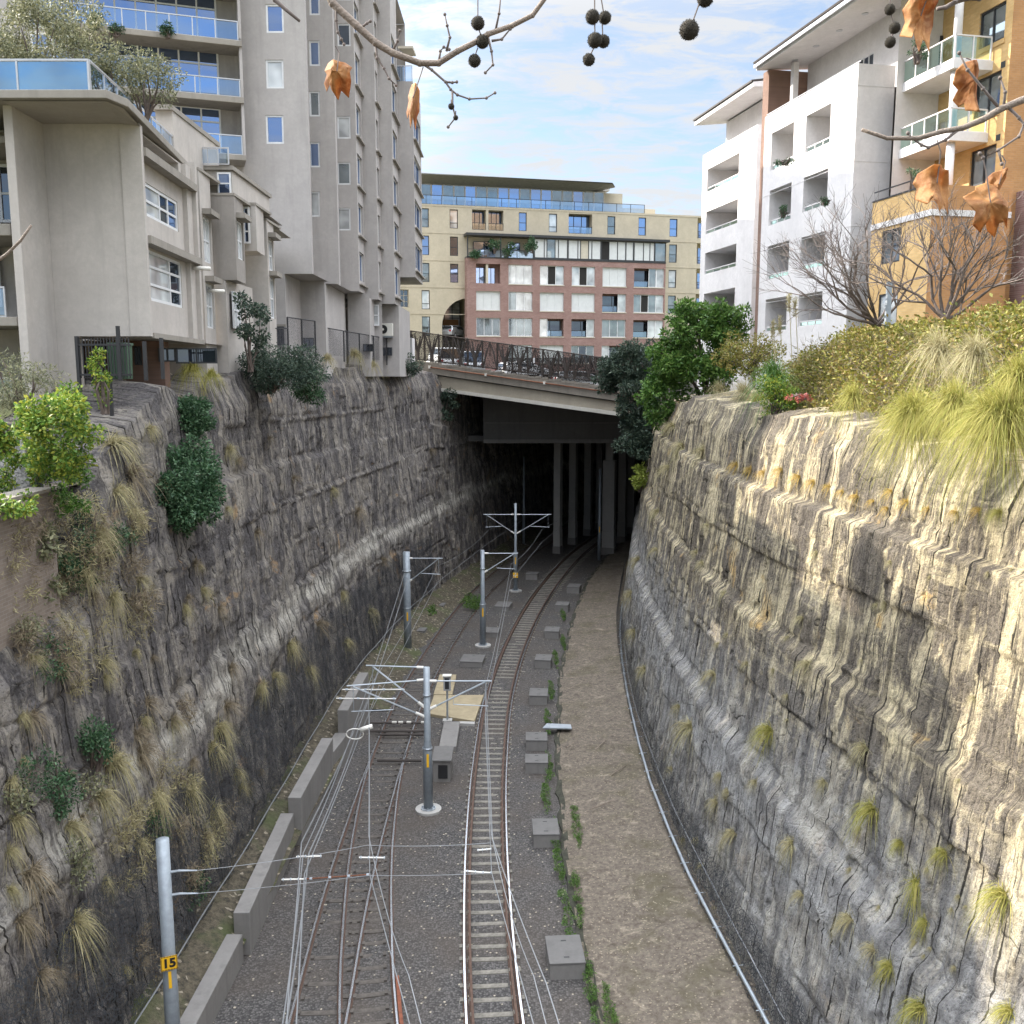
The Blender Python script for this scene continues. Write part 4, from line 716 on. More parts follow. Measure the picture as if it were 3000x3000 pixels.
mb=MB(); mb.add([tuple(p.xy)+(rzz+.42+(.1 if i in(1,2) else 0),) for i,p in enumerate(rp_)]+[tuple((p*1.0).xy)+(rzz+.52,) for p in rp_],[(4,3,2,1,0),(5,6,7,8,9)]+[(i,(i+1)%5,5+(i+1)%5,5+i) for i in range(5)])
sf=[P(r0,0,-1.2),P(r1-4.5,0,-1.2)]
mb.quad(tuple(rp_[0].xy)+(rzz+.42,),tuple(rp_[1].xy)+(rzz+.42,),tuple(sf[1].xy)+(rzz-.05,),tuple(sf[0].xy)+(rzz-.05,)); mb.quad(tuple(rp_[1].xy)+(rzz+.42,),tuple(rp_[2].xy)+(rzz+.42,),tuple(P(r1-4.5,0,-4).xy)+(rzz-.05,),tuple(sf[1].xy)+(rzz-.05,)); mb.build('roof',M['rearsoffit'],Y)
a=pz(1732,535)[0]; pbx(yp,a,a+3.2,rzz+.5,rzz+.95,-7,-3,'roof_plant','concl',Y)
pbx(yp,pz(1812,600)[0],pz(1946,610)[0],zt-.05,zt+.95,-6,-2.6,'stair_head','yellow',Y); pbx(yp,pz(1812,580)[0],pz(1823,580)[0],zt+.9,zt+2.0,-5,-4,'chimney','concd',Y)
# curved east end with balconies
cx=aR; cr=4.2; mb=MB(); n_=10
zrows=[(rz_[k][0]-.05,rz_[k][1]+.25) for k in range(4)]
def cp(t,z,rr=cr): return P(cx+rr*math.sin(t),z,-cr+rr*math.cos(t))
zs=[zb_]
for a,b in reversed(zrows): zs+= [a,b]
zs.append(zt)
for i in range(len(zs)-1):
    rr=cr if i%2==0 else cr-1.2
    for k in range(n_):
        t0,t1=k/n_*1.5,(k+1)/n_*1.5; mb.quad(cp(t0,zs[i],rr),cp(t1,zs[i],rr),cp(t1,zs[i+1],rr),cp(t0,zs[i+1],rr))
        if i%2==1:
            for z in (zs[i],zs[i+1]): mb.quad(cp(t0,z,cr),cp(t1,z,cr),cp(t1,z,cr-1.25),cp(t0,z,cr-1.25))
    if i%2==1: mb.quad(cp(0,zs[i],cr),cp(0,zs[i],cr-1.25),cp(0,zs[i+1],cr-1.25),cp(0,zs[i+1],cr))
mb.build('curved_wall',M['yellow'],Y)
for a,b in zrows:
    m1=MB(); m1.quad(cp(.22,a+.05,cr-1.12),cp(.62,a+.05,cr-1.12),cp(.62,b-.4,cr-1.12),cp(.22,b-.4,cr-1.12)); w=m1.build('window',M['gb'],Y)
    m1=MB(); m1.tube([cp(t,a+.75,cr-.05) for t in np.linspace(.02,1.4,10)],.035,5); m1.tube([cp(t,a+.1,cr-.05) for t in np.linspace(.02,1.4,10)],.03,5)
    for t in np.linspace(.05,1.35,7): m1.tube([cp(t,a,cr-.05),cp(t,a+.75,cr-.05)],.02,4)
    m1.build('balcony_rail',M['darkframe'],Y)
# red brick block in front
Bk=thing('brick_building','red brick apartment block with white shutters in front of the cream block','apartment building',(5,104,17))
bp=Pl(*(yp.o+yp.n*1.2).xy,yp.d.x,yp.d.y); bzp=lambda x,y:bp.pix(x,y)
b0=bzp(1368,800)[0]; b1=bzp(1950,800)[0]; btop=bzp(1420,756)[1]
rows=[(773,830),(853,908),(931,984),(1010,1063)]; R_=[(bzp(1430,b)[1],bzp(1430,a)[1]) for a,b in rows]
cs=[(1395,1466),(1490,1560),(1582,1652),(1675,1743),(1765,1835),(1857,1945)]; CS=[(bzp(a,850)[0],bzp(b,850)[0]) for a,b in cs]
sty=[['O2','SSS','SDS','SDS','sss','OOTS'],['sss','TSS','sss','sss','OOS','TDTS'],['TTT','TTT','SOO','OOS','TTT','OOSS'],['','TTT','sss','TBT','SOO','TTT']]
mp_={'S':'blind','s':'shut','T':'teal','D':'dark','B':'gd','O':'gd'}; holes=[];todo=[]
for r_,row in enumerate(sty):
    for c_,s_ in enumerate(row):
        if s_: h=(CS[c_][0],CS[c_][1],R_[r_][0],R_[r_][1],.9 if 'O' in s_ else .3); holes.append(h); todo.append((h,s_))
mb=facade(bp,b0,b1,zb_,btop,holes); P2_=bp.pt
mb.quad(P2_(b0,zb_),P2_(b0,zb_,-1.5),P2_(b0,btop,-1.5),P2_(b0,btop)); mb.quad(P2_(b1,zb_),P2_(b1,zb_,-1.5),P2_(b1,btop,-1.5),P2_(b1,btop)); mb.quad(P2_(b0,btop),P2_(b1,btop),P2_(b1,btop,-1.3),P2_(b0,btop,-1.3)); mb.build('wall',M['redbrick'],Bk)
for h,s_ in todo:
    if s_=='O2':
        m_=(h[0]+h[1])/2-.1; pbx(bp,m_-.12,m_+.12,h[2],h[3],-.9,-.1,'mullion_wall','cream2',Bk); win(bp,(h[0],m_-.1,h[2],h[3]-.3),Bk,.85,1,0,'darkframe','gb'); win(bp,(m_+.1,h[1]-.4,h[2],h[3]-.3),Bk,.85,1,0,'darkframe','gb'); continue
    k=len(s_)
    if 'O' in s_:
        win(bp,(h[0]+.1,h[1]-.1,h[2],h[3]-.15),Bk,.86,1,0,'darkframe','gd')
        for i,ch in enumerate(s_):
            x0=h[0]+(h[1]-h[0])*i/k; x1=h[0]+(h[1]-h[0])*(i+1)/k
            if ch!='O': win(bp,(x0,x1,h[2],h[3]),Bk,.25,0,0,'frame',mp_[ch],.06,'shutter')
        railing(bp,h[0],h[1],h[2],h[2]+.7,-.35,Bk,'bglass',2,'darkframe')
    else: win(bp,h,Bk,.25,0,0,'frame',None,.07,vs=[i/k for i in range(1,k)],panes=[mp_[c] for c in s_])
    pbx(bp,h[0]-.05,h[1]+.05,h[2]-.1,h[2]-.005,-.3,.04,'sill','cream2',Bk)
# white panel storey above the brickwork
w0=bzp(1565,730)[0]; wz0=bzp(1600,757)[1]; wz1=bzp(1600,699)[1]
pbx(bp,b0-.1,b1+.3,wz1+.05,wz1+.3,-2,.35,'roof_edge','darkframe',Bk); pbx(bp,b0,b1,btop-.001,wz0-.02,-1.5,.05,'cornice','darkframe',Bk)
n_=4
pat=[['shut','shut','teal','shut','shut'],['shut','shut','cream2','shut','shut'],['dark','shut','shut','shut','shut'],['shut','shut','shut','shut','teal']]
for k in range(n_):
    x0=w0+(b1-w0)*k/n_; x1=w0+(b1-w0)*(k+1)/n_; win(bp,(x0,x1,wz0,wz1),Bk,.12,0,0,'darkframe',None,.09,'panel_bay',vs=[.3,.38,.62,.72] if k<2 else [.24,.5,.75,.76] if k==2 else [.3,.5,.64,.66],panes=pat[k]); 
pbx(bp,w0,b1,wz0-.1,wz1+.1,-1.2,-.15,'panel_backing','cream2',Bk)
x0,x1=b0+.1,w0-.1; win(bp,(x0+.8,x0+3.2,wz0-.1,wz1-.4),Bk,1.1,1,0,'darkframe','gb'); win(bp,(x0+4.6,x1-1.2,wz0-.1,wz1-.4),Bk,1.1,1,0,'darkframe','gb'); railing(bp,x0,x1,wz0-.1,wz0+.75,0,Bk,'bglass',4,'darkframe')
for a in (x0,(x0+x1)/2,x1): pbx(bp,a-.06,a+.06,wz0-.1,wz1+.1,-.1,.02,'post','darkframe',Bk)
# ---------------------------------------------------------------- grey tower
Tw=thing('apartment_tower','tall grey rendered apartment tower with saw tooth sides and small windows','apartment tower',(-12,52,17))
def flat(Yv,dx=1,dy=0,x=0): return Pl(x,Yv,dx,dy)
t1=flat(50); t2=flat(54.8); t3=flat(60); t4=flat(62.5); t5=flat(64.2); t6=flat(67.5); TOP=44.3
def X(pl,px,py=500): return pl.pix(px,py)[0]
def Zz(pl,py,px=900): return pl.pix(px,py)[1]
wallmb=MB(); GT=17.0
def panel(pl,x0,x1,z0,z1,wins_,label=None,gm=None):
    hs=[]
    for (a,b,c,d) in wins_: hs.append(pl.rect(a,c,b,d)+(.16,))
    facade(pl,x0,x1,z0,z1,hs,wallmb)
    for k,h in enumerate(hs): win(pl,h,Tw,.14,0,0,'frame',(gm or ['gb'])[k%len(gm or [1])],.09)
v1=[(779,831,y,y+84) for y in (-312,-150,12,175,337)]
x1r=X(t1,910,600); zb1=Zz(t1,802); xm=X(t1,837,900)
panel(t1,-30,x1r,zb1,TOP,v1,gm=['gb','gb','gb','blind','gb'])
facade(t1,-30,xm,GT,zb1,[],wallmb)
panel(t2,X(t2,911),X(t2,988,600),Zz(t2,835,960),TOP,[(906,937,y,y+74) for y in (-178,-30,119,267,416,561)],gm=['gb','gb','gb','teal','gb','blind'])
panel(t3,X(t3,990),X(t3,1047,600),Zz(t3,853,1000),TOP,[(988,1027,y,y+66) for y in (-65,69,205,340,475,609)],gm=['gb','gd','gd','blind','teal','blind'])
panel(t4,X(t3,1047)-.6,X(t4,1104,600),Zz(t4,877,1080),TOP,[])
panel(t5,X(t4,1104)-.6,X(t5,1152,600),Zz(t5,890,1140),42.3,[])
panel(t6,X(t5,1152)-.6,X(t6,1214,600),Zz(t6,812,1190),Zz(t6,238,1190),[])
sides=[(x1r,50,54.8,zb1,TOP),(X(t2,988,600),54.8,60,Zz(t2,835,960),TOP),(X(t3,1047,600),60,62.5,Zz(t3,853,1000),TOP),(X(t4,1104,600),62.5,64.2,Zz(t4,877,1080),TOP),(X(t5,1152,600),64.2,67.5,Zz(t5,890,1140),42.3),(X(t6,1214,600),67.5,73,Zz(t6,812,1190),Zz(t6,238,1190))]
for k,(x,ya,yb,z0,z1) in enumerate(sides):
    xe=X(t2,911) if k==0 else X(t3,990) if k==1 else x; sp=Pl(x,ya,xe-x,yb-ya); hs=[]
    if k>=2:
        z=z0+.7
        while z<z1-2.6: hs.append((.35,yb-ya-.35,z,z+1.75,.22)); z+=2.93
    sp.n=Vector((sp.d.y,-sp.d.x,0)); facade(sp,0,math.hypot(yb-ya,xe-x),z0,z1,hs,wallmb)
    for h in hs:
        win(sp,h,Tw,.22,1,0,'frame','gb',.08); mb=MB(); mb.hexa([sp.pt(h[0]-.5,h[3]+.02,.0),sp.pt(h[1],h[3]+.02,0),sp.pt(h[1],h[3]+.02,.0),sp.pt(h[0]-.5,h[3]+.02,.0),sp.pt(h[0]-.5,h[3]+.8,0),sp.pt(h[1],h[3]+.8,0),sp.pt(h[1],h[3]+.8,.0),sp.pt(h[0]-.5,h[3]+.8,0)] if False else [sp.pt(.05,h[2]-.32,0),sp.pt(h[1]+.3,h[2]-.32,0),sp.pt(h[1]+.3,h[2]-.32,.2),sp.pt(.05,h[2]-.32,.2),sp.pt(.05,h[2]-.24,0),sp.pt(h[1]+.3,h[2]-.24,0),sp.pt(h[1]+.3,h[2]-.24,.2),sp.pt(.05,h[2]-.24,.2)]); mb.build('window_hood',M['slab'],Tw)
# undersides, roof, hidden sides, recessed ground storey
def plate(z,pts): wallmb.add([(x,y,z) for x,y in pts],[tuple(range(len(pts)))])
plate(zb1,[(xm,50),(x1r,50),(x1r,54.2),(xm,54.2)])
zb2=sides[1][3]; plate(zb2,[(x1r-.3,54),(sides[1][0],54),(sides[1][0],60.2),(x1r-.3,60.2)]); zb3=sides[2][3]; plate(zb3,[(-13,60),(sides[2][0],60),(sides[2][0],62.6),(-13,62.6)]); plate(sides[3][3],[(-13,62.5),(sides[3][0],62.5),(sides[3][0],64.3),(-13,64.3)]); plate(sides[4][3],[(-13,64.2),(sides[4][0],64.2),(sides[4][0],67.6),(-13,67.6)]); plate(sides[5][3],[(-13,67.5),(sides[5][0],67.5),(sides[5][0],73),(-13,73)])
plate(TOP,[(-30,50),(x1r,50),(x1r,54),(sides[1][0],54),(sides[1][0],60),(sides[2][0],60),(sides[2][0],62.5),(sides[3][0],62.5),(sides[3][0],64.2),(-30,64.2)]); plate(42.3,[(-30,64.2),(sides[4][0],64.2),(sides[4][0],73),(-30,73)]); plate(sides[5][4],[(-30,67.5),(sides[5][0],67.5),(sides[5][0],73),(-30,73)])
facade(Pl(-30,50,0,1),0,23,13,TOP,[],wallmb); facade(flat(73),-30,sides[5][0],sides[5][3],sides[5][4],[],wallmb); facade(flat(73.01),-30,sides[4][0],30,42.3,[],wallmb)
facade(flat(71),-30,-8.4,GT,zb2+3,[],wallmb); mbr=MB(); mbr.box(-30,74,30,-10.5,84,45.6); mbr.build('rear_wing',M['tower'],Tw); lp=flat(53.6); facade(lp,xm-.1,X(lp,952,880),GT,zb1+.5,[],wallmb); facade(Pl(xm,50,0,1),0,3.6,GT,zb1,[],wallmb); facade(Pl(X(lp,952,880),53.6,0,1),0,6,GT,zb2,[],wallmb)
lp2=flat(61.5); facade(lp2,X(lp,952,880)-.1,X(lp2,1083,900),GT,zb3+.0,[],wallmb); lp3=flat(63.6); facade(lp3,X(lp2,1083,900)-1.5,X(lp3,1110,900)+.2,GT,sides[3][3],[],wallmb); lp4=flat(65.5); facade(lp4,X(lp3,1110,900)-.5,X(lp4,1168,900),GT,sides[4][3],[],wallmb); facade(Pl(X(lp2,1083,900),61.5,0,1),0,2.1,GT,sides[3][3],[],wallmb); facade(Pl(X(lp4,1168,900),65.5,0,1),0,7,GT,sides[4][3],[],wallmb)
wallmb.build('wall',M['tower'],Tw)
r=lp3.rect(1083,893,1112,955)+(0,); win(lp3,r,Tw,-.12,0,1,'frame','blind',.08)
pbx(lp2,X(lp2,1005,900),X(lp2,1013,900),GT,zb3,.2,1.2,'column','concl',Tw)
for pl_2,x0,x1,y0,y1 in ((lp,880,922,990,1020),(lp2,970,985,992,1012),(t1,797,835,957,1012),(lp2,1065,1095,1008,1030),(lp4,1122,1150,1018,1042)): r=pl_2.rect(x0,y0,x1,y1); win(pl_2,r,Tw,-.1,2,0,'darkframe','gd',.05)
pbx(t1,X(t1,700,960),X(t1,838,960),Zz(t1,957,800)-.0,Zz(t1,953,800)+.05,-.01,.06,'band','slab',Tw)
# roof canopy and terrace glass on the far end
mb=MB(); z=Zz(t6,140,1190); mb.hexa([(X(t6,1165,100),67.6,z),(X(t6,1209,100),67.6,z),(X(t6,1195,100),73,z+1.2),(X(t6,1165,100),73,z+1.2)]+[(X(t6,1165,100),67.6,z+.15),(X(t6,1209,100),67.6,z+.15),(X(t6,1195,100),73,z+1.35),(X(t6,1165,100),73,z+1.35)]); mb.build('roof_canopy',M['cream2'],Tw)
railing(t6,X(t6,1160,210),X(t6,1207,210),Zz(t6,238,1190),Zz(t6,189,1190),-.2,Tw,'bglass',2)
railing(t5,X(t5,1150,0),X(t5,1166,0),42.3,46.6,-.3,Tw,'bglass',1)
# balcony stack on the left of the tower front
pB=at(719,400,48.6); bq=Pl(pB.x,pB.y,.945,.326); 
bA=bq.pix(235,400)[0]
floors=[(-205,-187,-265),(-43,-25,-103),(120,137,62),(285,303,232),(454,470,396)]
for i,(ya,yb,yr) in enumerate(floors):
    z1=bq.pix(715,ya)[1]; z0=bq.pix(715,yb)[1]; zr=bq.pix(715,yr)[1]
    pbx(bq,bA,0,z0,z1,-6,0,'balcony_slab','slab',Tw,.02); railing(bq,bA,-.15,z1,zr,-.12,Tw,'bglass',7)
    gp=Pl(*(bq.o-bq.n*1.6).xy,bq.d.x,bq.d.y); ztop=z1+2.62
    win(gp,(bA-2,-1.05,z1+.05,ztop-.15),Tw,.0,8,0,'frame','gb',.09,'glass_doors',hs_=[.72])
    pbx(gp,-1.05,1.2,z1,z1+2.95,-2,.02,'pier','tower',Tw)
    mb=MB(); mb.pbox(bq,-.13,0,z1,z1+.35 if i==0 else z1+2.75,-1.5,-.13); mb.build('party_wall',M['tower'],Tw)
pbx(bq,bA-4,.6,13,bq.pix(715,470)[1]-.01,-8,-2.2,'lower_wall','tower',Tw)
Z=bq.pix(715,454)[1]
# ---------------------------------------------------------------- low terrace building at left
Lo=thing('terrace_building','low grey stepped apartment building with roof terrace at left edge of the cutting','apartment building',(-13,31,17))
f0=flat(30); xL=X(f0,118,600); xR=X(f0,425,650); zG=Zz(f0,985,330); zRoof=Zz(f0,360,300)
mb=MB(); facade(f0,xL,xR,zG,zRoof,[],mb); facade(f0,xL,X(f0,222,1050),12.5,zG,[],mb); mb.quad((X(f0,222,1050),30,12.5),(X(f0,222,1050),30.5,12.5),(X(f0,222,1050),30.5,zG),(X(f0,222,1050),30,zG))
mb.add([(xL,30,zG),(xR,30,zG),(xR-.6,42,zG),(xL,42,zG)],[(0,1,2,3)])
# oblique recess wall, back wall of the balconies
mb.quad((xL,29.6,12.5),(xL-1.55,31.2,12.5),(xL-1.55,31.2,zRoof),(xL,29.6,zRoof)); facade(flat(31.2),-34,xL-1.55,12.5,zRoof,[],mb)
mb.quad((-34,31.2,12.5),(-34,46,12.5),(-34,46,zRoof),(-34,31.2,zRoof)); mb.build('wall',M['low'],Lo)
mb=MB(); mb.hexa([(xL-.02,28.2,12.5),(xL+.24,28.2,12.5),(xL+.24,29.999,12.5),(xL-.02,29.999,12.5),(xL-.02,28.2,zRoof+.1),(xL+.24,28.2,zRoof+.1),(xL+.24,29.999,zRoof+.1),(xL-.02,29.999,zRoof+.1)]); mb.build('fin_wall',M['low'],Lo,False,.015)
br_=flat(31.2); fr=flat(28.6)
for (ys,yb,yr) in ((655,690,565),(928,955,838),(1150,1175,1105)):
    z1=Zz(fr,ys,60); z0=Zz(fr,yb,60); zr=Zz(fr,yr,60); mb=MB(); mb.prism([(-34,28.6),(xL-.25,28.6),(xL-.05,29.4),(xL-1.5,31.18),(-34,31.18)],z0,z1); mb.build('balcony_slab',M['slab'],Lo,False,.02); railing(fr,-30,xL-.6,z1,zr,-.1,Lo,'bglass',10)
z1=Zz(fr,390,60); mb=MB(); mb.prism([(-34,28.9),(xL-.3,28.9),(xL-.1,29.5),(xL-1.4,31.18),(-34,31.18)],z1-.2,z1); mb.build('sun_hood',M['slab'],Lo,False,.02)
for r in ((-40,485,60,655),(-40,350,52,390),(-60,720,10,900)): rr=br_.rect(*r); win(br_,(rr[0],rr[1],rr[2],rr[3]),Lo,-.12,1,1,'frame','gd' if r[1]!=350 else 'blind',.09,'balcony_door')
# roof slab with sloping soffit, balustrade
def poly3(mb,pts): mb.add(pts,[tuple(range(len(pts)))])
zs=zRoof+.0; ro=[(-34,27.5),(-11.2,27.5),(-10.95,28.4),(-12.05,37),(-12.6,37),(-34,44)]
mb=MB(); mb.prism(ro,zs+.02,zs+.25); mb.build('roof_slab',M['slab'],Lo,False,.02)
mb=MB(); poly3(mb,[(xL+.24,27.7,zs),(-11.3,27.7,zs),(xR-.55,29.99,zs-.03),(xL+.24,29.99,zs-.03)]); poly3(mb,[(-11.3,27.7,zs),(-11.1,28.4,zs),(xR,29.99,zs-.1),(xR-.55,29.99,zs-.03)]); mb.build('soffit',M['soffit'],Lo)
zt_=zs+.25
rpl=Pl(-11.85,28.0,1,0); railing(rpl,-22,0,zt_,zt_+.95,0,Lo,'bluewall',11)
rsp=Pl(-11.85,28.0,-.08,.995); rsp.n=Vector((1,0,0)); railing(rsp,.02,9.5,zt_,zt_+.95,0,Lo,'bglass',8)
# side facade bays facing the cutting
sd=Vector((-.057,.998,0))
def side(x,y): p=Pl(x,y,sd.x,sd.y); p.n=Vector((sd.y,-sd.x,0)); return p
s1=side(xR-.02,30); ln1=6.6; ztop1=zs-.05
up1=s1.rect(424,440+150,545,735) ; 
def sr(pl,x0,yt0,yb0,x1,yt1,yb1):
    a0=pl.pix(x0,yt0)[0]; a1=pl.pix(x1,yt1)[0]; z0=(pl.pix(x0,yb0)[1]+pl.pix(x1,yb1)[1])/2; z1=(pl.pix(x0,yt0)[1]+pl.pix(x1,yt1)[1])/2; return (max(a0,.03),a1,z0,z1)
wu=sr(s1,424,518,616,543,590,678); wl=sr(s1,433,718,874,553,770,900); hz=sr(s1,424,440,450,545,528,545)
top_o=(.25,wu[1]+.35,hz[3]+.05,ztop1-.05)
s1i=Pl(*(s1.o-s1.n*.28).xy,sd.x,sd.y); s1i.n=s1.n
mb=facade(s1i,.2,ln1-.6,zG+.1,ztop1,[wu+(.16,),wl+(.16,),top_o+(1.3,)]); mb.build('bay_wall',M['low'],Lo)
pbx(s1,-.01,.2,zG,ztop1,-.6,.02,'corner_pilaster','low',Lo); pbx(s1,ln1-1.25,ln1-.6,zG+.02,ztop1,-.3,-.12,'pilaster','low',Lo); pbx(s1,ln1-.6,ln1-.35,zG,ztop1+.2,-.6,.03,'pilaster','low',Lo)
win(s1i,wu,Lo,.13,0,0,'frame','blind',.1,vs=[.1,.55,.76],hs_=[.48],panes=['gd','blind','gd','gb']); win(s1i,wl,Lo,.13,0,0,'frame','blind',.1,vs=[.12,.72],hs_=[.33,.68],panes=['gd','blind','gd'])
pbx(s1,.2,ln1-.6,hz[2]-.05,hz[3]+.05,-.3,.1,'hood','slab',Lo); pbx(s1,.2,ln1-.5,wl[3]+.06,wl[3]+.3,-.3,.12,'hood','slab',Lo); pbx(s1,.2,ln1-.4,zG-.05,zG+.12,-.6,.06,'base_slab','slab',Lo)
def block(px0,px1,Yf,ytop,ybot,sidepx,label,wy=()):
    fp=flat(Yf); x0=X(fp,px0,700); x1=X(fp,px1,700); z1=Zz(fp,ytop,px1); z0=Zz(fp,ybot,px1) if ybot<1000 else 14.; sp=side(x1,Yf); ln=max(1.6,sp.pix(sidepx,800)[0]); mb=MB(); facade(fp,x0-1.2,x1,z0,z1,[],mb)
    hs=[]
    for (a,b) in wy: hs.append((.35,ln-.15,sp.pix((px1+sidepx)/2,b)[1],sp.pix((px1+sidepx)/2,a)[1],.2))
    facade(sp,0,ln,z0,z1,hs,mb); mb.add([(x0-1.2,Yf,z0),(x1,Yf,z0),(x1-.2,Yf+ln,z0),(x0-1.2,Yf+ln,z0)],[(0,1,2,3)]); mb.add([(x0-3.2,Yf,z1),(x1,Yf,z1),(x1-.2,Yf+ln+4,z1),(x0-3.2,Yf+ln+4,z1)],[(0,1,2,3)]); mb.build('stepped_bay',M['stain' if px0==625 else 'low'],Lo)
    for h in hs: win(sp,h,Lo,.17,1,1,'frame','blind',.08); pbx(sp,h[0]-.1,h[1]+.1,h[3]+.05,h[3]+.25,0,.35,'hood','slab',Lo)
    pbx(fp,x0-1.3,x1+.025,z1-.01,z1+.09,-ln-1,.025,'coping','slab',Lo); return fp,sp
block(563,590,36.9,497,1010,626,'',((640,770),(830,960)))
block(625,690,38.8,572,820,718,'',((650,760),))
fp=flat(38.8); pbx(fp,X(fp,600,900),X(fp,663,900),14,Zz(fp,818,640),-4,-.02,'lower_bay','low',Lo)
s3=side(X(fp,663,900),38.9); r=(.3,1.5,Zz(fp,960,680),Zz(fp,850,680)); win(s3,r,Lo,-.1,1,1,'frame','blind',.07)
block(712,752,41.2,600,735,757,'',()); fb_=flat(41.2); r=fb_.rect(716,608,735,715); win(fb_,r,Lo,-.1,0,2,'frame','gb',.07)
fp5=flat(43.5); block(735,782,43.5,645,1020,796,'',((700,790),(810,930)))
# penthouse on the terrace
ph=flat(40); mb=MB(); x0=X(ph,560,530);x1=X(ph,680,530); mb.box(x0,40,Zz(ph,575,640),x1,46,Zz(ph,500,640)); mb.build('penthouse',M['low'],Lo); r=ph.rect(641,508,680,572); win(ph,r,Lo,-.1,0,1,'frame','gb',.06); mb=MB(); mb.box(x0-.1,39.85,Zz(ph,500,640)+.01,x1+.1,46.1,Zz(ph,493,640)+.08); mb.build('penthouse_roof',M['slab'],Lo); railing(ph,X(ph,583,470),X(ph,675,470),Zz(ph,487,640)+.02,Zz(ph,435,640),.2,Lo,'bglass',3)
ph2=flat(36.5); mb=MB(); mb.box(X(ph2,455,330),36.5,zt_,X(ph2,505,330),42,Zz(ph2,325,500)); mb.build('stair_head',M['low'],Lo); mb=MB(); mb.box(X(ph2,450,330),36.3,Zz(ph2,325,500)+.005,X(ph2,509,330),42.1,Zz(ph2,318,500)+.1); mb.build('stair_roof',M['slab'],Lo)
# undercroft
uc=flat(33.5); mb=MB(); mb.box(X(uc,215,1050),33.5,13,xR-.9,34,zG-.01); mb.build('undercroft_wall',M['brown'],Lo)
for x0,x1,y0,y1,g in ((285,322,1010,1050,'gd'),(400,420,1015,1070,'gd'),(470,520,1020,1060,'gd'),(520,640,1020,1065,'gd')): r=uc.rect(x0,y0,x1,y1); win(uc,r,Lo,-.1,1,0,'darkframe',g,.05)
for px in (262,272,335,360): a=X(uc,px,1050); pbx(uc,a-.05,a+.08,13,zG,.02,.18,'timber_post','tan',Lo)
for i,(px,py,r_) in enumerate(((570,780,.075),(627,832,.075))): p=s1.pt(5.6+2*i,s1.pix(560,py)[1],.0); mb=MB(); mb.tube([p+Vector((-.1,0,0)),p+Vector((.55,-.05,-.03))],r_,10); tag_=mb.build('downpipe_spout',M['plastic'],Lo,True)
mb=MB(); q=at(835,1018,49); 
p=at(1130,985,65.2); t=thing('air_conditioner','white air conditioner unit on the ground storey wall of the tower','air conditioner',p); mb=MB(); mb.rbox(p,1.0,.4,.85); mb.build('case',M['plastic'],t,False,.03); mb=MB(); mb.tube([p+Vector((-.15,-.21,.45)),p+Vector((-.15,-.235,.45))],.3,18); mb.build('fan_grille',M['blk'],t); mb=MB(); mb.tube([p+Vector((-.15,-.24,.45)),p+Vector((-.15,-.25,.45))],.08,10); mb.build('fan_hub',M['plastic'],t); mb=MB(); mb.rbox(p-Vector((0,-.1,.08)),.9,.5,.07); mb.build('bracket',M['steel'],t)
# ---------------------------------------------------------------- white balcony building at right
Wb=thing('white_building','white rendered apartment block with square balcony openings and an oversailing roof','apartment building',(15.6,45,16))
dl=Vector((-.2,.98,0)); 
def lit(x,y): p=Pl(x,y,dl.x,dl.y); p.n=Vector((-.98,-.2,0)).normalized(); return p
def shd(x,y): p=Pl(x,y,.98,.2); return p
w1=lit(15.6,45); ws=shd(15.6,45); pt_=w1.pix(2461,217)[1]; a1=w1.pix(2236,500)[0]; GB=14.
zg=[(w1.pix(2395,b)[1],w1.pix(2395,a)[1]) for a,b in ((323,432),(505,608),(683,782),(855,952))]
na=(w1.pix(2431,400)[0],w1.pix(2360,400)[0]); fa=(w1.pix(2324,430)[0],w1.pix(2260,430)[0])
holes=[(na[0],na[1],a,b,3.2) for a,b in zg]+[(fa[0],fa[1],a-.1,b+.05,3.2) for a,b in zg]
mb=facade(w1,0,a1,GB,pt_,holes,None,False)
mlen=1.85; mb.quad(ws.pt(0,GB),ws.pt(mlen,GB),ws.pt(mlen,pt_),ws.pt(0,pt_))
P=w1.pt; mb.quad(P(a1,GB),P(a1,GB,-2),P(a1,pt_,-2),P(a1,pt_)); mb.quad(P(0,pt_),P(a1,pt_),P(a1,pt_,-.25),P(0,pt_,-.25)); mb.quad(P(0,pt_-.9,-.25),P(a1,pt_-.9,-.25),P(a1,pt_,-.25),P(0,pt_,-.25)); mb.quad(P(0,pt_-.9,-.25),P(a1,pt_-.9,-.25),P(a1,pt_-.9,-8),P(0,pt_-.9,-8))
mb.build('wall',M['white'],Wb)
# balcony interiors: floor slabs, back wall with doors in yellow brick / white
bk=MB(); 
for i,h in enumerate(holes):
    far=i>=4; x0,x1,z0,z1,d=h
    bk.quad(P(x0-.05,z0-.02,-3.2),P(x1+.05,z0-.02,-3.2),P(x1+.05,z1,-3.2),P(x0-.05,z1,-3.2))
    railing(w1,x0,x1,z0,z0+.28,-.12,Wb,'gglass',3,'white')
    win(w1,(x0+.25,x0+(x1-x0)*.62,z0+.05,z1-.35),Wb,3.16,1,0,'darkframe','gd' if not far else 'gb',.06,'balcony_door')
bk.build('balcony_back_wall',M['white'],Wb)
for zz in [z for z in (pt_-.95*1.0,)]+[zg[k][0]-1.35 for k in range(3)]: pbx(w1,.0,a1,zz,zz+.02,0,.012,'joint_strip','white_alias',Wb); pbx(ws,0,mlen,zz,zz+.02,0,.012,'joint_strip','white_alias',Wb)
mb=MB(); c=ws.pt(0,0); 
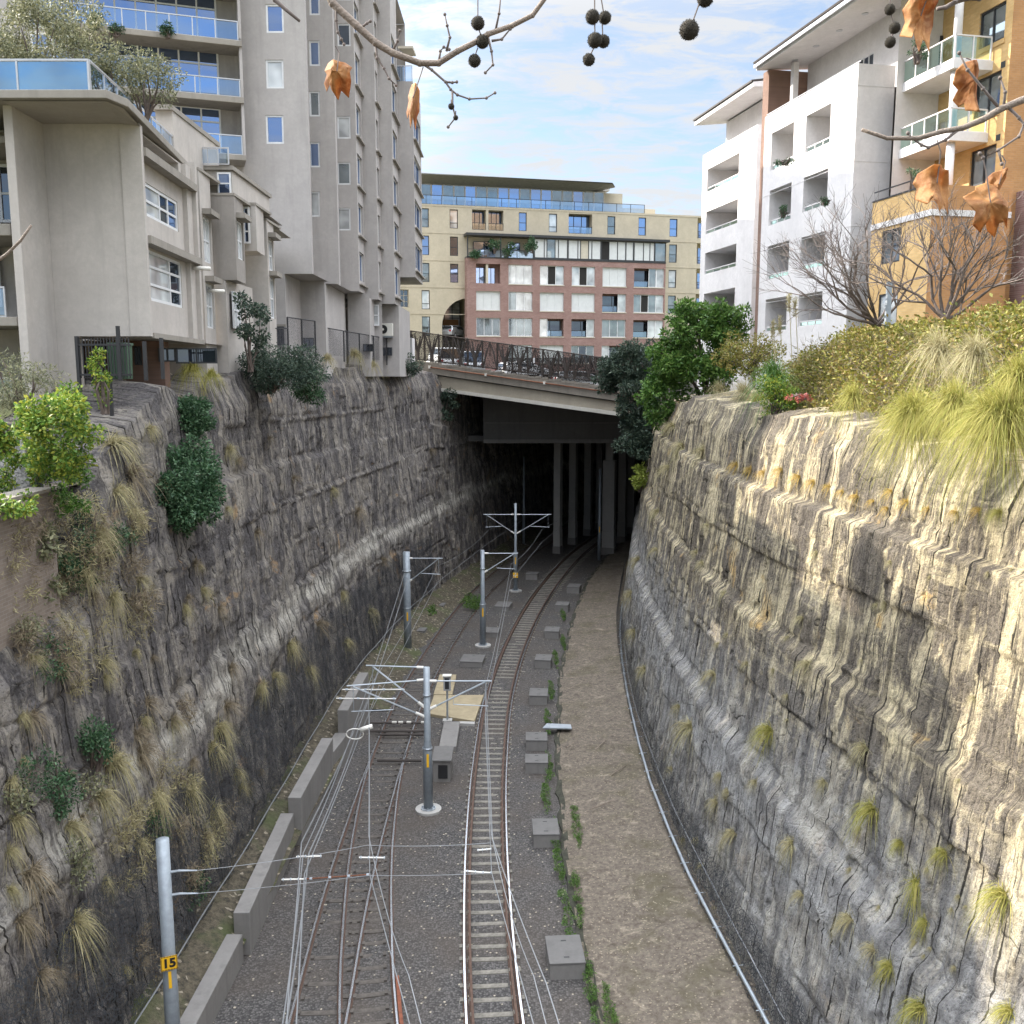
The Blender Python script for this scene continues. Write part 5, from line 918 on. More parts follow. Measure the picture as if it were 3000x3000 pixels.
# upper storey set back and roof
u1=lit(*(w1.o-w1.n*2.2).xy); ez=17+45*(1012/2773); 
mb=facade(u1,-.6,a1-.4,pt_-1,ez+.3,[u1.rect(2512,165,2558,225)+(.15,)]); mb.quad(u1.pt(-.6,pt_-1),u1.pt(-.6,pt_-1,-6),u1.pt(-.6,ez+.3,-6),u1.pt(-.6,ez+.3)); mb.build('upper_wall',M['white'],Wb); win(u1,u1.rect(2512,165,2558,225),Wb,.12,2,0,'frame','gd',.06)
mb=MB(); a_=-4.6; b_=9.5; mb.hexa([P(a_,ez,.45),P(b_,ez,.45),P(b_,ez+.6,-7),P(a_,ez+.6,-7),P(a_,ez+.32,.5),P(b_,ez+.32,.5),P(b_,ez+1.3,-7),P(a_,ez+1.3,-7)]); mb.build('roof',M['white'],Wb)
mb=MB(); mb.hexa([P(a_-.05,ez+.33,.62),P(b_+.05,ez+.33,.62),P(b_+.05,ez+1.4,-7),P(a_-.05,ez+1.4,-7),P(a_-.05,ez+.42,.64),P(b_+.05,ez+.42,.64),P(b_+.05,ez+1.5,-7),P(a_-.05,ez+1.5,-7)]); mb.build('roof_sheet',M['fence'],Wb)
mb=MB()
mb.pbox(w1,a_,b_,ez+.1,ez+.27,.5,.62); g_=mb.build('gutter',M['alu'],Wb)
pbx(w1,a1-1.3,a1-1.0,pt_,ez+.05,-1.2,-.9,'roof_post','white',Wb); pbx(w1,-.0,a1,pt_+.1,pt_+.14,-.12,-.08,'parapet_rail','alu',Wb)
for k in range(5): mb=MB(); q=P(-1+2.2*k,ez+.10,-.9); mb.tube([q+Vector((0,0,-.02)),q+Vector((0,0,.05))],.16,12); mb.build('soffit_light',M['alu'],Wb)
# second bay further along
f2=lit(15.6,63); f2s=shd(15.6,63); p2=f2.pix(2187,383)[1]; a2=f2.pix(2056,600)[0]
z2=[(f2.pix(2120,b)[1],f2.pix(2120,a)[1]) for a,b in ((472,540),(600,668),(725,790),(849,915))]
h2a=(f2.pix(2164,520)[0],f2.pix(2072,520)[0]); holes=[(h2a[0],h2a[1],a,b,2.6) for a,b in z2]
mb=facade(f2,0,a2,GB,p2,holes,None,False); mb.quad(f2s.pt(0,GB),f2s.pt(2.2,GB),f2s.pt(2.2,p2),f2s.pt(0,p2)); mb.quad(f2.pt(a2,GB),f2.pt(a2,GB,-3),f2.pt(a2,p2,-3),f2.pt(a2,p2)); mb.quad(f2.pt(0,p2),f2.pt(a2,p2),f2.pt(a2,p2,-3),f2.pt(0,p2,-3)); mb.build('far_bay_wall',M['white'],Wb)
bk=MB()
for h in holes: bk.quad(f2.pt(h[0],h[2],-2.6),f2.pt(h[1],h[2],-2.6),f2.pt(h[1],h[3],-2.6),f2.pt(h[0],h[3],-2.6)); railing(f2,h[0],h[1],h[2],h[2]+.3,-.1,Wb,'gglass',4,'white')
bk.build('balcony_back_wall',M['ybrick'],Wb)
for h in holes: win(f2,(h[0]+(h[1]-h[0])*.45,h[1]-.2,h[2]+.05,h[3]-.3),Wb,2.55,1,0,'frame','gb',.07,'balcony_door')
mb=MB(); e2=17+63*((1103-318)/2773.)+.2; mb.hexa([f2.pt(-.2,e2,.5),f2.pt(a2+.6,e2,.5),f2.pt(a2+.6,e2+.6,-5),f2.pt(-.2,e2+.6,-5),f2.pt(-.2,e2+.3,.5),f2.pt(a2+.6,e2+.3,.5),f2.pt(a2+.6,e2+1.1,-5),f2.pt(-.2,e2+1.1,-5)]); mb.build('far_roof',M['white'],Wb); mb=MB(); mb.hexa([f2.pt(-.2,e2+.31,.6),f2.pt(a2+.65,e2+.31,.6),f2.pt(a2+.65,e2+1.2,-5),f2.pt(-.2,e2+1.2,-5),f2.pt(-.2,e2+.42,.6),f2.pt(a2+.65,e2+.42,.6),f2.pt(a2+.65,e2+1.3,-5),f2.pt(-.2,e2+1.3,-5)]); mb.build('far_roof_sheet',M['fence'],Wb)
pbx(f2,.3,a2-.3,p2,e2+.1,-3,-1.6,'upper_far_wall','white_alias',Wb)
# brown brick link between the two white bays
lk=shd(*w1.pt(a1+.25,0,-.25).xy); mb=MB(); mb.hexa([w1.pt(a1+.01,GB,-.15),w1.pt(a1+.7,GB,-.15),w1.pt(a1+.7,GB,-6),w1.pt(a1+.01,GB,-6),w1.pt(a1+.01,ez-.0,-.15),w1.pt(a1+.7,ez-.0,-.15),w1.pt(a1+.7,ez-.0,-6),w1.pt(a1+.01,ez-.0,-6)]); mb.build('brick_link',M['brown'],Wb)
mb=MB(); mb.hexa([f2.pt(-9,GB,-2.9),f2.pt(a2,GB,-2.65),f2.pt(a2,GB,-9),f2.pt(-9,GB,-9),f2.pt(-9,e2,-2.9),f2.pt(a2,e2,-2.65),f2.pt(a2,e2,-9),f2.pt(-9,e2,-9)]); mb.build('rear_wall',M['white'],Wb)
mb=MB(); mb.hexa([w1.pt(.3,GB,-3.25),w1.pt(a1,GB,-3.25),w1.pt(a1,GB,-9),w1.pt(.3,GB,-9),w1.pt(.3,pt_-.95,-3.25),w1.pt(a1,pt_-.95,-3.25),w1.pt(a1,pt_-.95,-9),w1.pt(.3,pt_-.95,-9)]); mb.build('rear_wall',M['white'],Wb)
# glass balconies on the near side
bx_=lit(18.1,41); bs=shd(18.1,41); bsl=[bx_.pix(2724,y)[1] for y in (232,432,640)]; bth=bx_.pix(2724,205)[1]-bsl[0]
for k,z0 in enumerate(bsl):
    z1=z0+bth; mb=MB(); mb.hexa([bx_.pt(0,z0),bx_.pt(3.6,z0),bx_.pt(3.6,z0,-4.5),bx_.pt(0,z0,-4.5),bx_.pt(0,z1),bx_.pt(3.6,z1),bx_.pt(3.6,z1,-4.5),bx_.pt(0,z1,-4.5)]); mb.build('balcony_slab',M['white'],Wb,False,.015)
    if k<2: railing(bx_,.03,3.55,z1,z1+.95,-.06,Wb,'gglass',4,'white',.03); railing(bs,.03,1.75,z1,z1+.95,-.06,Wb,'gglass',2,'white',.03)
    c=bx_.pt(.35,0,-.35); mb=MB(); mb.tube([(c.x,c.y,(bsl[k+1]+bth) if k<2 else GB),(c.x,c.y,z0)],.17,16); mb.build('column',M['white'],Wb,True)
    for dd in (1.6,): mb=MB(); q=bx_.pt(dd,z0-.03,-1.4); mb.tube([q,q+Vector((0,0,.05))],.14,12); mb.build('ceiling_light',M['alu'],Wb)
c=bx_.pt(.35,0,-.35); mb=MB(); mb.tube([(c.x,c.y,bsl[0]+bth),(c.x,c.y,ez+.2)],.17,16); mb.build('column',M['white'],Wb,True)
sb=shd(17.4,44.4); mb=MB(); mb.quad(sb.pt(-.3,GB,-.02),sb.pt(5,GB,-.02),sb.pt(5,ez+.8,-.02),sb.pt(-.3,ez+.8,-.02)); mb.build('side_wall',M['white'],Wb)
pbx(sb,1.7,2.6,bsl[0]+bth,bsl[0]+bth+2.1,0,.06,'door','darkframe',Wb)
# yellow brick building
Yb=thing('yellow_brick_building','yellow brick apartment building with dark framed windows at the right edge','apartment building',(20,39,16))
yb=lit(19.9,41.3); k0=yb.pix(2950,300)[0]
wr=[yb.rect(2869,22,2944,128),yb.rect(2855,222,2930,335),yb.rect(2838,435,2910,545),yb.rect(2815,640,2905,740),yb.rect(2800,845,2912,930)]
wr=[(min(r[0],r[1]),max(r[0],r[1]),r[2],r[3]) for r in wr]; w_=wr[0]; wr=[(w_[0],w_[1],r[2],r[3]) for r in wr[:3]]+wr[3:]
mb=facade(yb,k0,4.6,GB,46,[r+(.2,) for r in wr]); mb.build('wall',M['ybrick'],Yb)
for i,r in enumerate(wr): win(yb,r,Yb,.17,1,0,'darkframe','teal' if i<3 else 'gd',.09); pbx(yb,r[0]-.06,r[1]+.06,r[2]-.2,r[2]-.01,-.1,.04,'brick_sill','ybrick',Yb)
for y in (175,392): a,z=yb.pix(2970 if y==175 else 2955,y); pbx(yb,k0+.25,k0+.5,z-.12,z+.12,-.05,.015,'vent','darkframe',Yb)
ys_=shd(*yb.pt(k0,0).xy); mb=MB(); mb.quad(ys_.pt(0,GB),ys_.pt(14,GB),ys_.pt(14,46),ys_.pt(0,46)); mb.build('side_wall',M['ybrick_shade'],Yb)
n2=lit(*ys_.pt(.75,0).xy); mb=MB(); mb.quad(n2.pt(0,GB),n2.pt(-3,GB),n2.pt(-3,n2.pix(2990,560)[1]),n2.pt(0,n2.pix(2990,560)[1])); mb.build('near_wing',M['redbrick'],Yb)
# projecting orange bay
ob=lit(16.7,39); os_=shd(16.7,39); zt2=ob.pix(2690,553)[1]; r1=ob.rect(2583,672,2637,770); r2=ob.rect(2573,860,2628,955); 
r1=(min(r1[:2]),max(r1[:2]),r1[2],r1[3]); r2=(min(r2[:2]),max(r2[:2]),r2[2],r2[3])
mb=facade(ob,0,4.2,GB,zt2,[r1+(.15,),r2+(.15,)]); mb.build('bay_wall',M['ybrick'],Yb); win(ob,r1,Yb,.12,1,1,'darkframe','teal',.07); win(ob,r2,Yb,.12,1,0,'darkframe','blind',.07)
mb=MB(); mb.quad(os_.pt(0,GB),os_.pt(3.6,GB),os_.pt(3.6,zt2),os_.pt(0,zt2)); mb.quad(ob.pt(0,zt2),ob.pt(4.2,zt2),ob.pt(4.2,zt2,-3.4),ob.pt(0,zt2,-3.4)); mb.build('bay_side',M['ybrick_shade'],Yb)
zb3=ob.pix(2690,632)[1]; pbx(ob,0,4.2,zb3-.12,zb3+.12,0,.05,'white_band','white',Yb); pbx(os_,-.05,3.6,zb3-.12,zb3+.12,0,.05,'white_band','white',Yb); pbx(ob,0,4.2,zt2,zt2+.06,-.3,.03,'coping','darkframe',Yb); mb=MB(); mb.pbox(ob,0,4.2,zt2+.4,zt2+.45,-.1,-.05); mb.build('roof_rail',M['darkframe'],Yb)
p=at(2605,1000,31); mb=MB(); mb.tube([p-Vector((0,0,1.5)),at(2606,826,31)],.07,8); mb.tube([at(2606,826,31)-Vector((0,0,1.3)),at(2606,826,31)],.1,8); t=mb.build('garden_post',M['pole']); tag(t,'grey garden post standing between the two bare trees','post')
# ---------------------------------------------------------------- foliage
def leaves(C,size,aspect=.45,nrm=None,droop=.2,jit=.8):
    n=len(C); d=rng.normal(size=(n,3)); 
    if nrm is not None: d=nrm+jit*d
    d[:,2]-=droop; d/=np.linalg.norm(d,axis=1)[:,None]+1e-9
    r=rng.normal(size=(n,3)); s=np.cross(d,r); s/=np.linalg.norm(s,axis=1)[:,None]+1e-9
    L=(size*rng.uniform(.6,1.35,n))[:,None]; W=L*aspect; u=np.cross(s,d)*L*.12
    V=np.stack([C,C+d*L*.5+s*W*.5+u,C+d*L,C+d*L*.5-s*W*.5+u],1).reshape(-1,3)
    return V,np.arange(4*n).reshape(n,4)
def clump_pts(centers,rads,n,shell=.55):
    centers=np.asarray(centers,float); rads=np.asarray(rads,float); w=rads**2/np.sum(rads**2); k=rng.choice(len(centers),n,p=w)
    d=rng.normal(size=(n,3)); d/=np.linalg.norm(d,axis=1)[:,None]; r=rads[k]*(shell+(1-shell)*rng.uniform(0,1,n)**.7)*(1+.25*rng.normal(size=n)*.5)
    return centers[k]+d*r[:,None]*np.array([1,1,.85]),d
def crown(c,rx,ry,rz,k,rmin,rmax):
    d=rng.normal(size=(k,3)); d/=np.linalg.norm(d,axis=1)[:,None]; r=rng.uniform(.25,1,k)**.55
    return np.array(c)+d*r[:,None]*np.array([rx,ry,rz]),rng.uniform(rmin,rmax,k)
def stems(base,tips,r,parent,mat='bark',name='trunk'):
    mb=MB()
    for t in tips:
        b=Vector(base)+Vector((random.uniform(-.1,.1),random.uniform(-.1,.1),0)); t=Vector(t); m_=b.lerp(t,.5)+Vector((random.uniform(-.2,.2),random.uniform(-.2,.2),.15)); mb.tube([b,m_,t],[r,r*.6,r*.2],6)
    return mb.build(name,M[mat],parent)
def bush(name,label,cat,c,rad,k,cr,n,size,mat,asp=.45,base=None,group=None,droop=.2,tr=.05,shell=.5):
    base=Vector(base) if base is not None else Vector(c)-Vector((0,0,rad[2])); t=thing(name,label,cat,base,group)
    C,R=crown(c,*rad,k,*cr); p,d=clump_pts(C,R,n,shell); V,Fq=leaves(p,size,asp,d,droop); npmesh('foliage',V,Fq,M[mat],t)
    stems(base,[C[i] for i in range(min(len(C),9))],tr,t,'bark','stem'); return t
def tuft_mesh(nb,L,spread,droop,w,seed,tilt=0.,seg=4):
    r=np.random.default_rng(seed); ph=r.uniform(0,2*np.pi,nb); el=np.abs(r.normal(0,spread,nb)); l=L*r.uniform(.55,1.15,nb)
    d=np.stack([np.cos(ph)*np.sin(el),np.sin(ph)*np.sin(el),np.cos(el)],1); d=np.stack([d[:,0]*math.cos(tilt)+d[:,2]*math.sin(tilt),d[:,1],-d[:,0]*math.sin(tilt)+d[:,2]*math.cos(tilt)],1); b=np.stack([r.normal(0,.09*L,nb),r.normal(0,.09*L,nb),np.zeros(nb)],1)
    sd=np.stack([-np.sin(ph+r.normal(0,.6,nb)),np.cos(ph),r.normal(0,.2,nb)],1); V=[]
    for i in range(seg+1):
        t=i/seg; c=b+d*(l*t)[:,None]; hz=np.hypot(d[:,0],d[:,1]); c[:,2]-=droop*l*t**2.2*(.35+hz); wd=w*(1-t*.92); V+= [c-sd*wd/2,c+sd*wd/2]
    V=np.stack(V,1); k=2*(seg+1); F=[]
    base=np.arange(nb)*k
    for i in range(seg): F.append(np.stack([base+2*i,base+2*i+1,base+2*i+3,base+2*i+2],1))
    return V.reshape(-1,3),np.concatenate(F)
tm={}
def tuft_src(key):
    if key in tm: return tm[key]
    kind,v=key; mat={'d':'g_dry','l':'g_lit','b':'g_brown','o':'g_gold'}[kind]
    V,Fq=tuft_mesh({'d':210,'l':260,'b':190,'o':150}[kind],1.,.78,.8 if kind!='b' else .6,.024,100+v*7+ord(kind),.85); me=npmesh('tmp',V,Fq,M[mat]); d=me.data; d.name='grass_blades'; bpy.data.objects.remove(me); tm[key]=d; return d
ntuft=0
def tuft(p,nrm,scale,kind,label,group):
    global ntuft
    o=bpy.data.objects.new('grass_tuft',tuft_src((kind,ntuft%5))); COL.objects.link(o); ntuft+=1
    o.location=Vector(p)-Vector(nrm)*.05*scale; n=Vector(nrm); n.z=0; n=n.normalized() if n.length>.01 else Vector((0,0,0))
    a=math.atan2(n.y,n.x); o.rotation_euler=Matrix.Rotation(a,3,'Z').to_euler(); 
    o.rotation_euler=(0,0,a+random.uniform(-.3,.3)); o.scale=(scale,)*3
    return tag(o,label,'grass tuft',group)
def wtuft(bv,px,py,sz,kind,label,group):  # sz = size in the photo in px
    p,n,i,d=bv.ray_cast(Vector((0,0,H)),ray(px,py).normalized())
    if p is None: return None
    if n.dot(ray(px,py))>0: n=-n
    return tuft(p,n,sz*p.y/F*.75,kind,label,group)
gl='dry grass tufts on the left rock face'; gr='grass tufts on the right rock face'
for (x,y,s) in [(110,1790,150),(80,2560,190),(215,2700,170),(40,2400,130),(330,2230,150),(410,2200,140),(455,2330,150),(545,2310,130),(620,2190,120),(640,2130,110),(400,2150,110),(660,2070,100),(620,2370,110),(290,2330,150),(200,2420,130),(120,2850,120),(60,2700,150),(400,2470,90),(590,1730,70),(570,1650,60),(750,1560,60),(850,1890,90),(930,1830,80),(800,1980,80),(900,1960,70),(770,2010,70),(1010,1880,60),(1080,1790,60),(330,1300,150),(380,1390,150),(280,1560,130),(250,1680,120),(330,1750,110),(180,1950,110),(90,2100,110),(300,1940,90),(540,1780,70),(1000,1740,50),(1180,1700,45),(430,2060,90),(340,1440,120),(1260,1320,40),(1120,1640,45),(690,2260,80),(600,2450,80)]:
    wtuft(bvL,x,y,s,'d' if (x*7+y)%3 else 'b','dry drooping grass tuft growing out of the shaded left rock face',gl)
for k in range(70):
    x=rng.uniform(20,1150); y=rng.uniform(1250+.0*x,2900); wtuft(bvL,x,y,rng.uniform(35,75)*(1.25-x/2600),'b' if k%2 else 'd','small dry grass tuft among many on the shaded left rock face','small tufts on the left rock face')
for (x,y,s,kd) in [(2025,2130,120,'d'),(2095,1975,80,'d'),(2255,2140,110,'l'),(2535,2190,90,'d'),(2555,2370,130,'l'),(2320,2470,100,'d'),(2150,2440,90,'d'),(2690,2590,130,'l'),(2770,2500,90,'l'),(2640,2470,70,'l'),(2940,2620,150,'l'),(2490,2690,110,'d'),(2560,2780,90,'d'),(2610,2830,100,'l'),(2700,2950,140,'l'),(2960,2960,110,'l'),(2370,1945,80,'d'),(2100,2350,70,'d'),(2110,2270,50,'d'),(2215,2290,50,'d'),(1930,1500,60,'d'),(1925,1610,50,'d'),(1870,1640,60,'d'),(1850,1740,60,'d'),(1860,1850,60,'d'),(1890,1960,60,'d'),(2350,1810,50,'d'),(2120,1740,50,'d'),(2060,1650,45,'d'),(2930,1500,70,'l'),(2000,1310,90,'d'),(1960,1370,70,'d'),(2060,1320,70,'d'),(1975,1250,70,'d'),(1990,2070,50,'d'),(2415,2290,60,'d'),(2350,2620,70,'d'),(2710,2700,80,'l')]:
    wtuft(bvR,x,y,s,kd,'drooping grass tuft growing out of the right rock face' if kd=='d' else 'golden sunlit grass tuft growing out of the right rock face',gr)
for (x,y,s) in [(2160,1362,60),(2200,1375,55),(2240,1385,60),(2290,1378,60),(2340,1398,65),(2385,1412,60),(2430,1425,50),(2510,1455,60),(2560,1470,45),(2612,1440,55),(2660,1470,60),(2720,1490,45),(2800,1500,50),(2870,1495,60),(2600,1490,45),(2470,1440,45)]:
    wtuft(bvR,x,y,s,'o','orange gold dry weeds along the ledge near the top of the sunny right rock','ledge weeds on the right rock face')
for k in range(40):
    x=rng.uniform(1900,2980); y=rng.uniform(1500,2950); wtuft(bvR,x,y,rng.uniform(22,45),'d','tiny grass tuft in a crack of the right rock face','tiny tufts on the right rock face')
# big fountain grasses on the right rim
def biggrass(px,py,Yv,L,nb,mat,label,sp=.75,dr=1.25,w=.02,seed=1):
    p=at(px,py,Yv); V,Fq=tuft_mesh(nb,L,sp+.3,dr*.62,w*.75,seed,.35,seg=6); o=npmesh('fountain_grass',V,Fq,M[mat]); o.location=p; o.rotation_euler=(0,0,math.pi+.35+random.uniform(-.3,.3)); return tag(o,label,'ornamental grass','fountain grasses along the right rim')
for i,(px,py,Yv,L,nb,mt,lb) in enumerate([(2930,1235,16.6,1.25,2300,'g_lit','huge golden green fountain grass drooping over the rock at the right edge'),(2680,1225,19.8,1.15,1900,'g_lit','large golden fountain grass drooping over the rim, left of the hugest one'),(2800,1185,18.5,.95,1200,'g_lit','green gold grass between the two largest drooping clumps'),(2990,1110,16.8,.85,900,'g_lit','grass clump rising at the right frame edge above the hugest clump'),(2500,1165,25,.9,500,'g_lit','orange tinted low grass on the rim behind the pink weeds'),(2180,1150,42,1.3,500,'g_dry','dull feathery grass on the shaded end of the right rim'),(2110,1145,46,1.1,400,'g_dry','olive grass tuft beside the green tree on the right rim'),(2225,1180,38,1.0,450,'g_lit','yellow low grass spilling over the rim at the lit corner'),(2270,1110,35,1.5,420,'l_green','blue green sword leaved clump under the pampas plumes'),(2860,1040,19.5,.9,700,'g_dry','pale feathery grass in front of the hedge'),(2750,1030,21,1.0,600,'g_dry','second pale feathery grass in front of the hedge, left')]): biggrass(px,py,Yv,L,nb,mt,lb,seed=30+i,w=.018 if i!=8 else .05)
# ivy hedge on the right rim : leaf mass over a dark solid core for its inner shade
hg=thing('hedge','long sunlit ivy covered hedge of yellow green leaves on the right rim','hedge',(11.5,24,15.5))
n=52000; yy=rng.uniform(12,39,n); base=np.interp(yy,[10,20,30,40],[11.4,10.55,10.6,10.4]); ht=2.62+.35*fbm(yy*.5,yy*0,3,3)*2+np.interp(yy,[12,24,33,39],[.15,.1,.15,-.6]); th=rng.uniform(0,1,n)
xo=np.where(th<.62,-.9*th/.62*0-.0,(th-.62)/.38*2.4); zz=np.where(th<.62,th/.62,1.); xx=base+np.where(th<.62,.95*zz**1.5,.95+xo)+.22*rng.normal(size=n)+.5*fbm(yy*.9,zz*3,5,3); z_=15.6+ht*zz+.14*rng.normal(size=n)+.3*fbm(yy*1.1,xx*1.1,6,3)
p=np.stack([xx,yy,z_],1); V,Fq=leaves(p,.115,.55,np.array([-.8,-.3,.5])[None,:].repeat(n,0),.2,.9); npmesh('foliage',V,Fq,M['l_hedge'],hg)
mb=MB()
for y0 in np.arange(12,39,1.5):
    b_=float(np.interp(y0,[10,20,30,40],[11.4,10.55,10.6,10.4])); mb.hexa([(b_+.75,y0,15),(b_+3.2,y0,15),(b_+3.2,y0+1.49,15),(b_+.75,y0+1.49,15),(b_+1.2,y0,17.8),(b_+3.0,y0,17.8),(b_+3.0,y0+1.49,17.8),(b_+1.2,y0+1.49,17.8)])
mb.build('dark_core',M['bark'],hg)
V,Fq=[],[]
pn=4000; yy=rng.uniform(13,37,pn); pz_=rng.uniform(15.6,18.2,pn); b_=np.interp(yy,[10,20,30,40],[11.4,10.55,10.6,10.4]); p=np.stack([b_+.35*(pz_-15.6)-.15+.2*rng.normal(size=pn),yy,pz_],1); V,Fq=leaves(p,.4,.04,np.array([-.5,-.3,.6])[None,:].repeat(pn,0),.0,.8); npmesh('dry_stalks',V,Fq,M['g_brown'],hg)
bush('hedge_shrub','rounded brownish green clipped shrub behind the green tree on the right rim','shrub',at(2200,1035,46),(1.5,1.2,1.0),30,(.35,.6),5000,.12,'l_hedge',.5)
bush('shrub','bright lime green weed bush hanging at the lit corner of the right rim','shrub',at(2275,1160,34),(.65,.5,.75),16,(.2,.4),2600,.10,'l_vine',.5)
o=bush('weed','patch of pink red weeds on the right rim','weed',at(2350,1165,31.5),(.45,.25,.06),10,(.05,.12),320,.08,'g_pink',.4)
for px,py0,py1,lb in ((2265,945,1080,'leftmost cream pampas plume'),(2285,930,1075,'cream pampas plume second from left'),(2312,865,1060,'tall cream pampas plume third from left'),(2330,880,1050,'rightmost cream pampas plume')):
    a=at(px+8,py1,35); b=at(px,py0,35); t=thing('pampas_plume',lb+' rising over the right rim','pampas grass',a,'pampas plumes on the right rim'); mb=MB(); mb.tube([a,b],.014,5); mb.build('stalk',M['g_dry'],t); n=260; k=rng.uniform(0,1,n); q=np.array(b)[None,:]-np.array([0,0,.62])*k[:,None]+rng.normal(size=(n,3))*.035; V,Fq=leaves(q,.13,.14,np.array([0,0,.7])[None,:].repeat(n,0),0,.5); npmesh('plume',V,Fq,M['plume'] if 'plume' in M else M['g_dry'],t)
# trees by the bridge on the right
def tree(name,label,base,crowns,n,size,mat,asp=.45,tr=.16,droop=.25,cat='tree'):
    t=thing(name,label,cat,base); Cs=[];Rs=[]
    for (c,rad,k,rr) in crowns: C,R=crown(c,*rad,k,*rr); Cs.append(C);Rs.append(R)
    C=np.vstack(Cs);R=np.concatenate(Rs); p,d=clump_pts(C,R,n,.45); V,Fq=leaves(p,size,asp,d,droop); npmesh('crown',V,Fq,M[mat],t)
    mb=MB(); b=Vector(base)
    for c,rad,k,rr in crowns:
        c=Vector(c); m_=b.lerp(c,.5)+Vector((random.uniform(-.3,.3),0,.2)); mb.tube([b,m_,c],[tr,tr*.6,tr*.25],7)
    for i in range(0,len(C),2): c=Vector(C[i]); j=min(crowns,key=lambda q:(Vector(q[0])-c).length)[0]; mb.tube([Vector(j),Vector(j).lerp(c,.5)+Vector((0,0,.1)),c],[tr*.22,tr*.14,.01],5)
    mb.build('trunk',M['bark'],t); return t
a=lambda x,y,Yv:tuple(at(x,y,Yv))
tree('leafy_tree','bright green pinnate leaved tree on the right rim beside the bridge',a(2080,1210,58),[(a(2050,985,58),(2.2,1.6,1.9),46,(.25,.6)),(a(2120,960,57.5),(1.6,1.3,1.7),36,(.2,.5)),(a(1980,1060,58.5),(1.8,1.5,1.7),36,(.25,.6)),(a(1960,1180,59),(1.9,1.4,1.8),36,(.25,.6)),(a(2080,1090,57.5),(1.6,1.2,1.3),18,(.4,.7)),(a(2030,905,58),(.9,.8,.9),10,(.25,.5)),(a(1995,1260,60),(1.1,.9,1.0),10,(.3,.5))],22000,.26,'l_green',.42)
tree('dark_tree','dark olive green bushy tree hanging over the right end of the bridge',a(1900,1250,67),[(a(1850,1060,68),(2.2,1.6,1.7),40,(.25,.6)),(a(1870,1160,67),(1.7,1.3,2.2),36,(.25,.6)),(a(1865,1270,67),(1.4,1.2,1.8),18,(.4,.7)),(a(1790,1090,69),(1.3,1.1,1.0),12,(.35,.6)),(a(1910,1310,66),(1.0,.9,1.1),10,(.3,.5)),(a(1775,1130,69),(.8,.7,.6),7,(.25,.4))],20000,.24,'l_blue',.42)
bush('creeper','pale lime creeper hanging on the rock by the tunnel mouth','creeper',at(1876,1400,66),(.45,.4,1.0),14,(.15,.35),700,.24,'l_bright',.5)
# left side shrubs
def onL(px,py): return hit(bvL,px,py) or at(px,py,30)
p=onL(515,1430); bush('ivy_shrub','large glossy green shrub growing on the left rock face','shrub',p+Vector((.35,0,0)),(.85,1.75,1.45),70,(.2,.5),15000,.125,'l_dark',.5,p)
p=onL(548,1215); bush('ivy_shrub','small glossy green shrub just below the rim above the larger one','shrub',p+Vector((.25,0,0)),(.55,.95,.6),26,(.15,.33),4400,.12,'l_dark',.5,p)
p=at(830,1085,40); bush('rim_shrub','wide dark grey green shrub spilling over the left rim by the tower','shrub',p,(1.6,1.3,.85),40,(.35,.6),11000,.13,'l_blue',.35,p-Vector((.5,0,.9)))
p=at(905,1130,42); bush('rim_shrub','lower green end of the rim shrub hanging on the rock','shrub',p,(.7,.7,.6),14,(.25,.45),3000,.13,'l_dark',.35)
p=at(1190,1065,70); bush('rim_shrub','small dark shrub at the left end of the bridge','shrub',p,(1.0,.8,.8),14,(.3,.5),2600,.16,'l_blue',.4)
p=at(1300,1185,79); bush('creeper','dark creeper hanging on the rock under the left end of the bridge','creeper',p,(1.0,.7,1.5),16,(.3,.55),2600,.2,'l_blue',.45)
bush('weed_tree','slender dark leaved sapling before the stepped building on the left rim','sapling',at(745,940,38.5),(.65,.6,1.4),22,(.12,.3),1500,.14,'l_blue',.55,at(735,1090,38.5),tr=.04)
for px,py,Yv,L,lb in ((560,1085,33.5,1.0,'large golden green grass clump on the left rim under the stepped building'),(620,1100,34.5,.7,'shorter golden grass on the left rim beside the larger clump'),(960,1050,52,.8,'yellow grass hanging on the left rim below the tower'),(1040,1040,58,1.1,'long grass trailing over the left rim under the tower'),(1090,1070,62,1.0,'green trailing grass on the left rim near the bridge'),(1140,1060,66,.9,'grass on the left rim just before the bridge')):
    V,Fq=tuft_mesh(420,L,.65,1.3,.018 if L<.9 else .02,int(px)); o=npmesh('rim_grass',V,Fq,M['g_dry' if px>800 else 'g_lit']); o.location=at(px,py,Yv)-Vector((0,0,.05)); tag(o,lb,'grass clump','grass clumps along the left rim')
bush('vine','sunlit green vine smothering the fence post at the left','vine',at(170,1285,22),(.85,.7,1.15),60,(.08,.28),6600,.10,'l_vine',.55,at(150,1340,22.5),tr=.012)
bush('vine','darker green lower part of the vine trailing onto the rock','vine',at(200,1420,23),(.55,.5,.8),30,(.08,.22),2600,.09,'l_green',.5,at(200,1420,23.4),tr=.01)
bush('vine','yellow tipped vine shoots above the sunlit vine','vine',at(215,1190,23),(.35,.4,.4),10,(.12,.25),1100,.10,'l_vine',.5)
bush('vine','lime green leaves at the left frame edge by the stone wall','vine',at(5,1265,21),(.22,.5,.5),10,(.15,.3),1400,.11,'l_vine',.55)
bush('feathery_shrub','grey green feathery shrub in front of the left balcony','shrub',at(60,1130,25),(.95,.8,.8),24,(.15,.4),3600,.12,'l_olive',.18)
bush('vine','climbing vine on the black palisade fence','vine',at(300,1120,27.2),(.2,.25,.9),14,(.1,.22),1000,.10,'l_vine',.5)
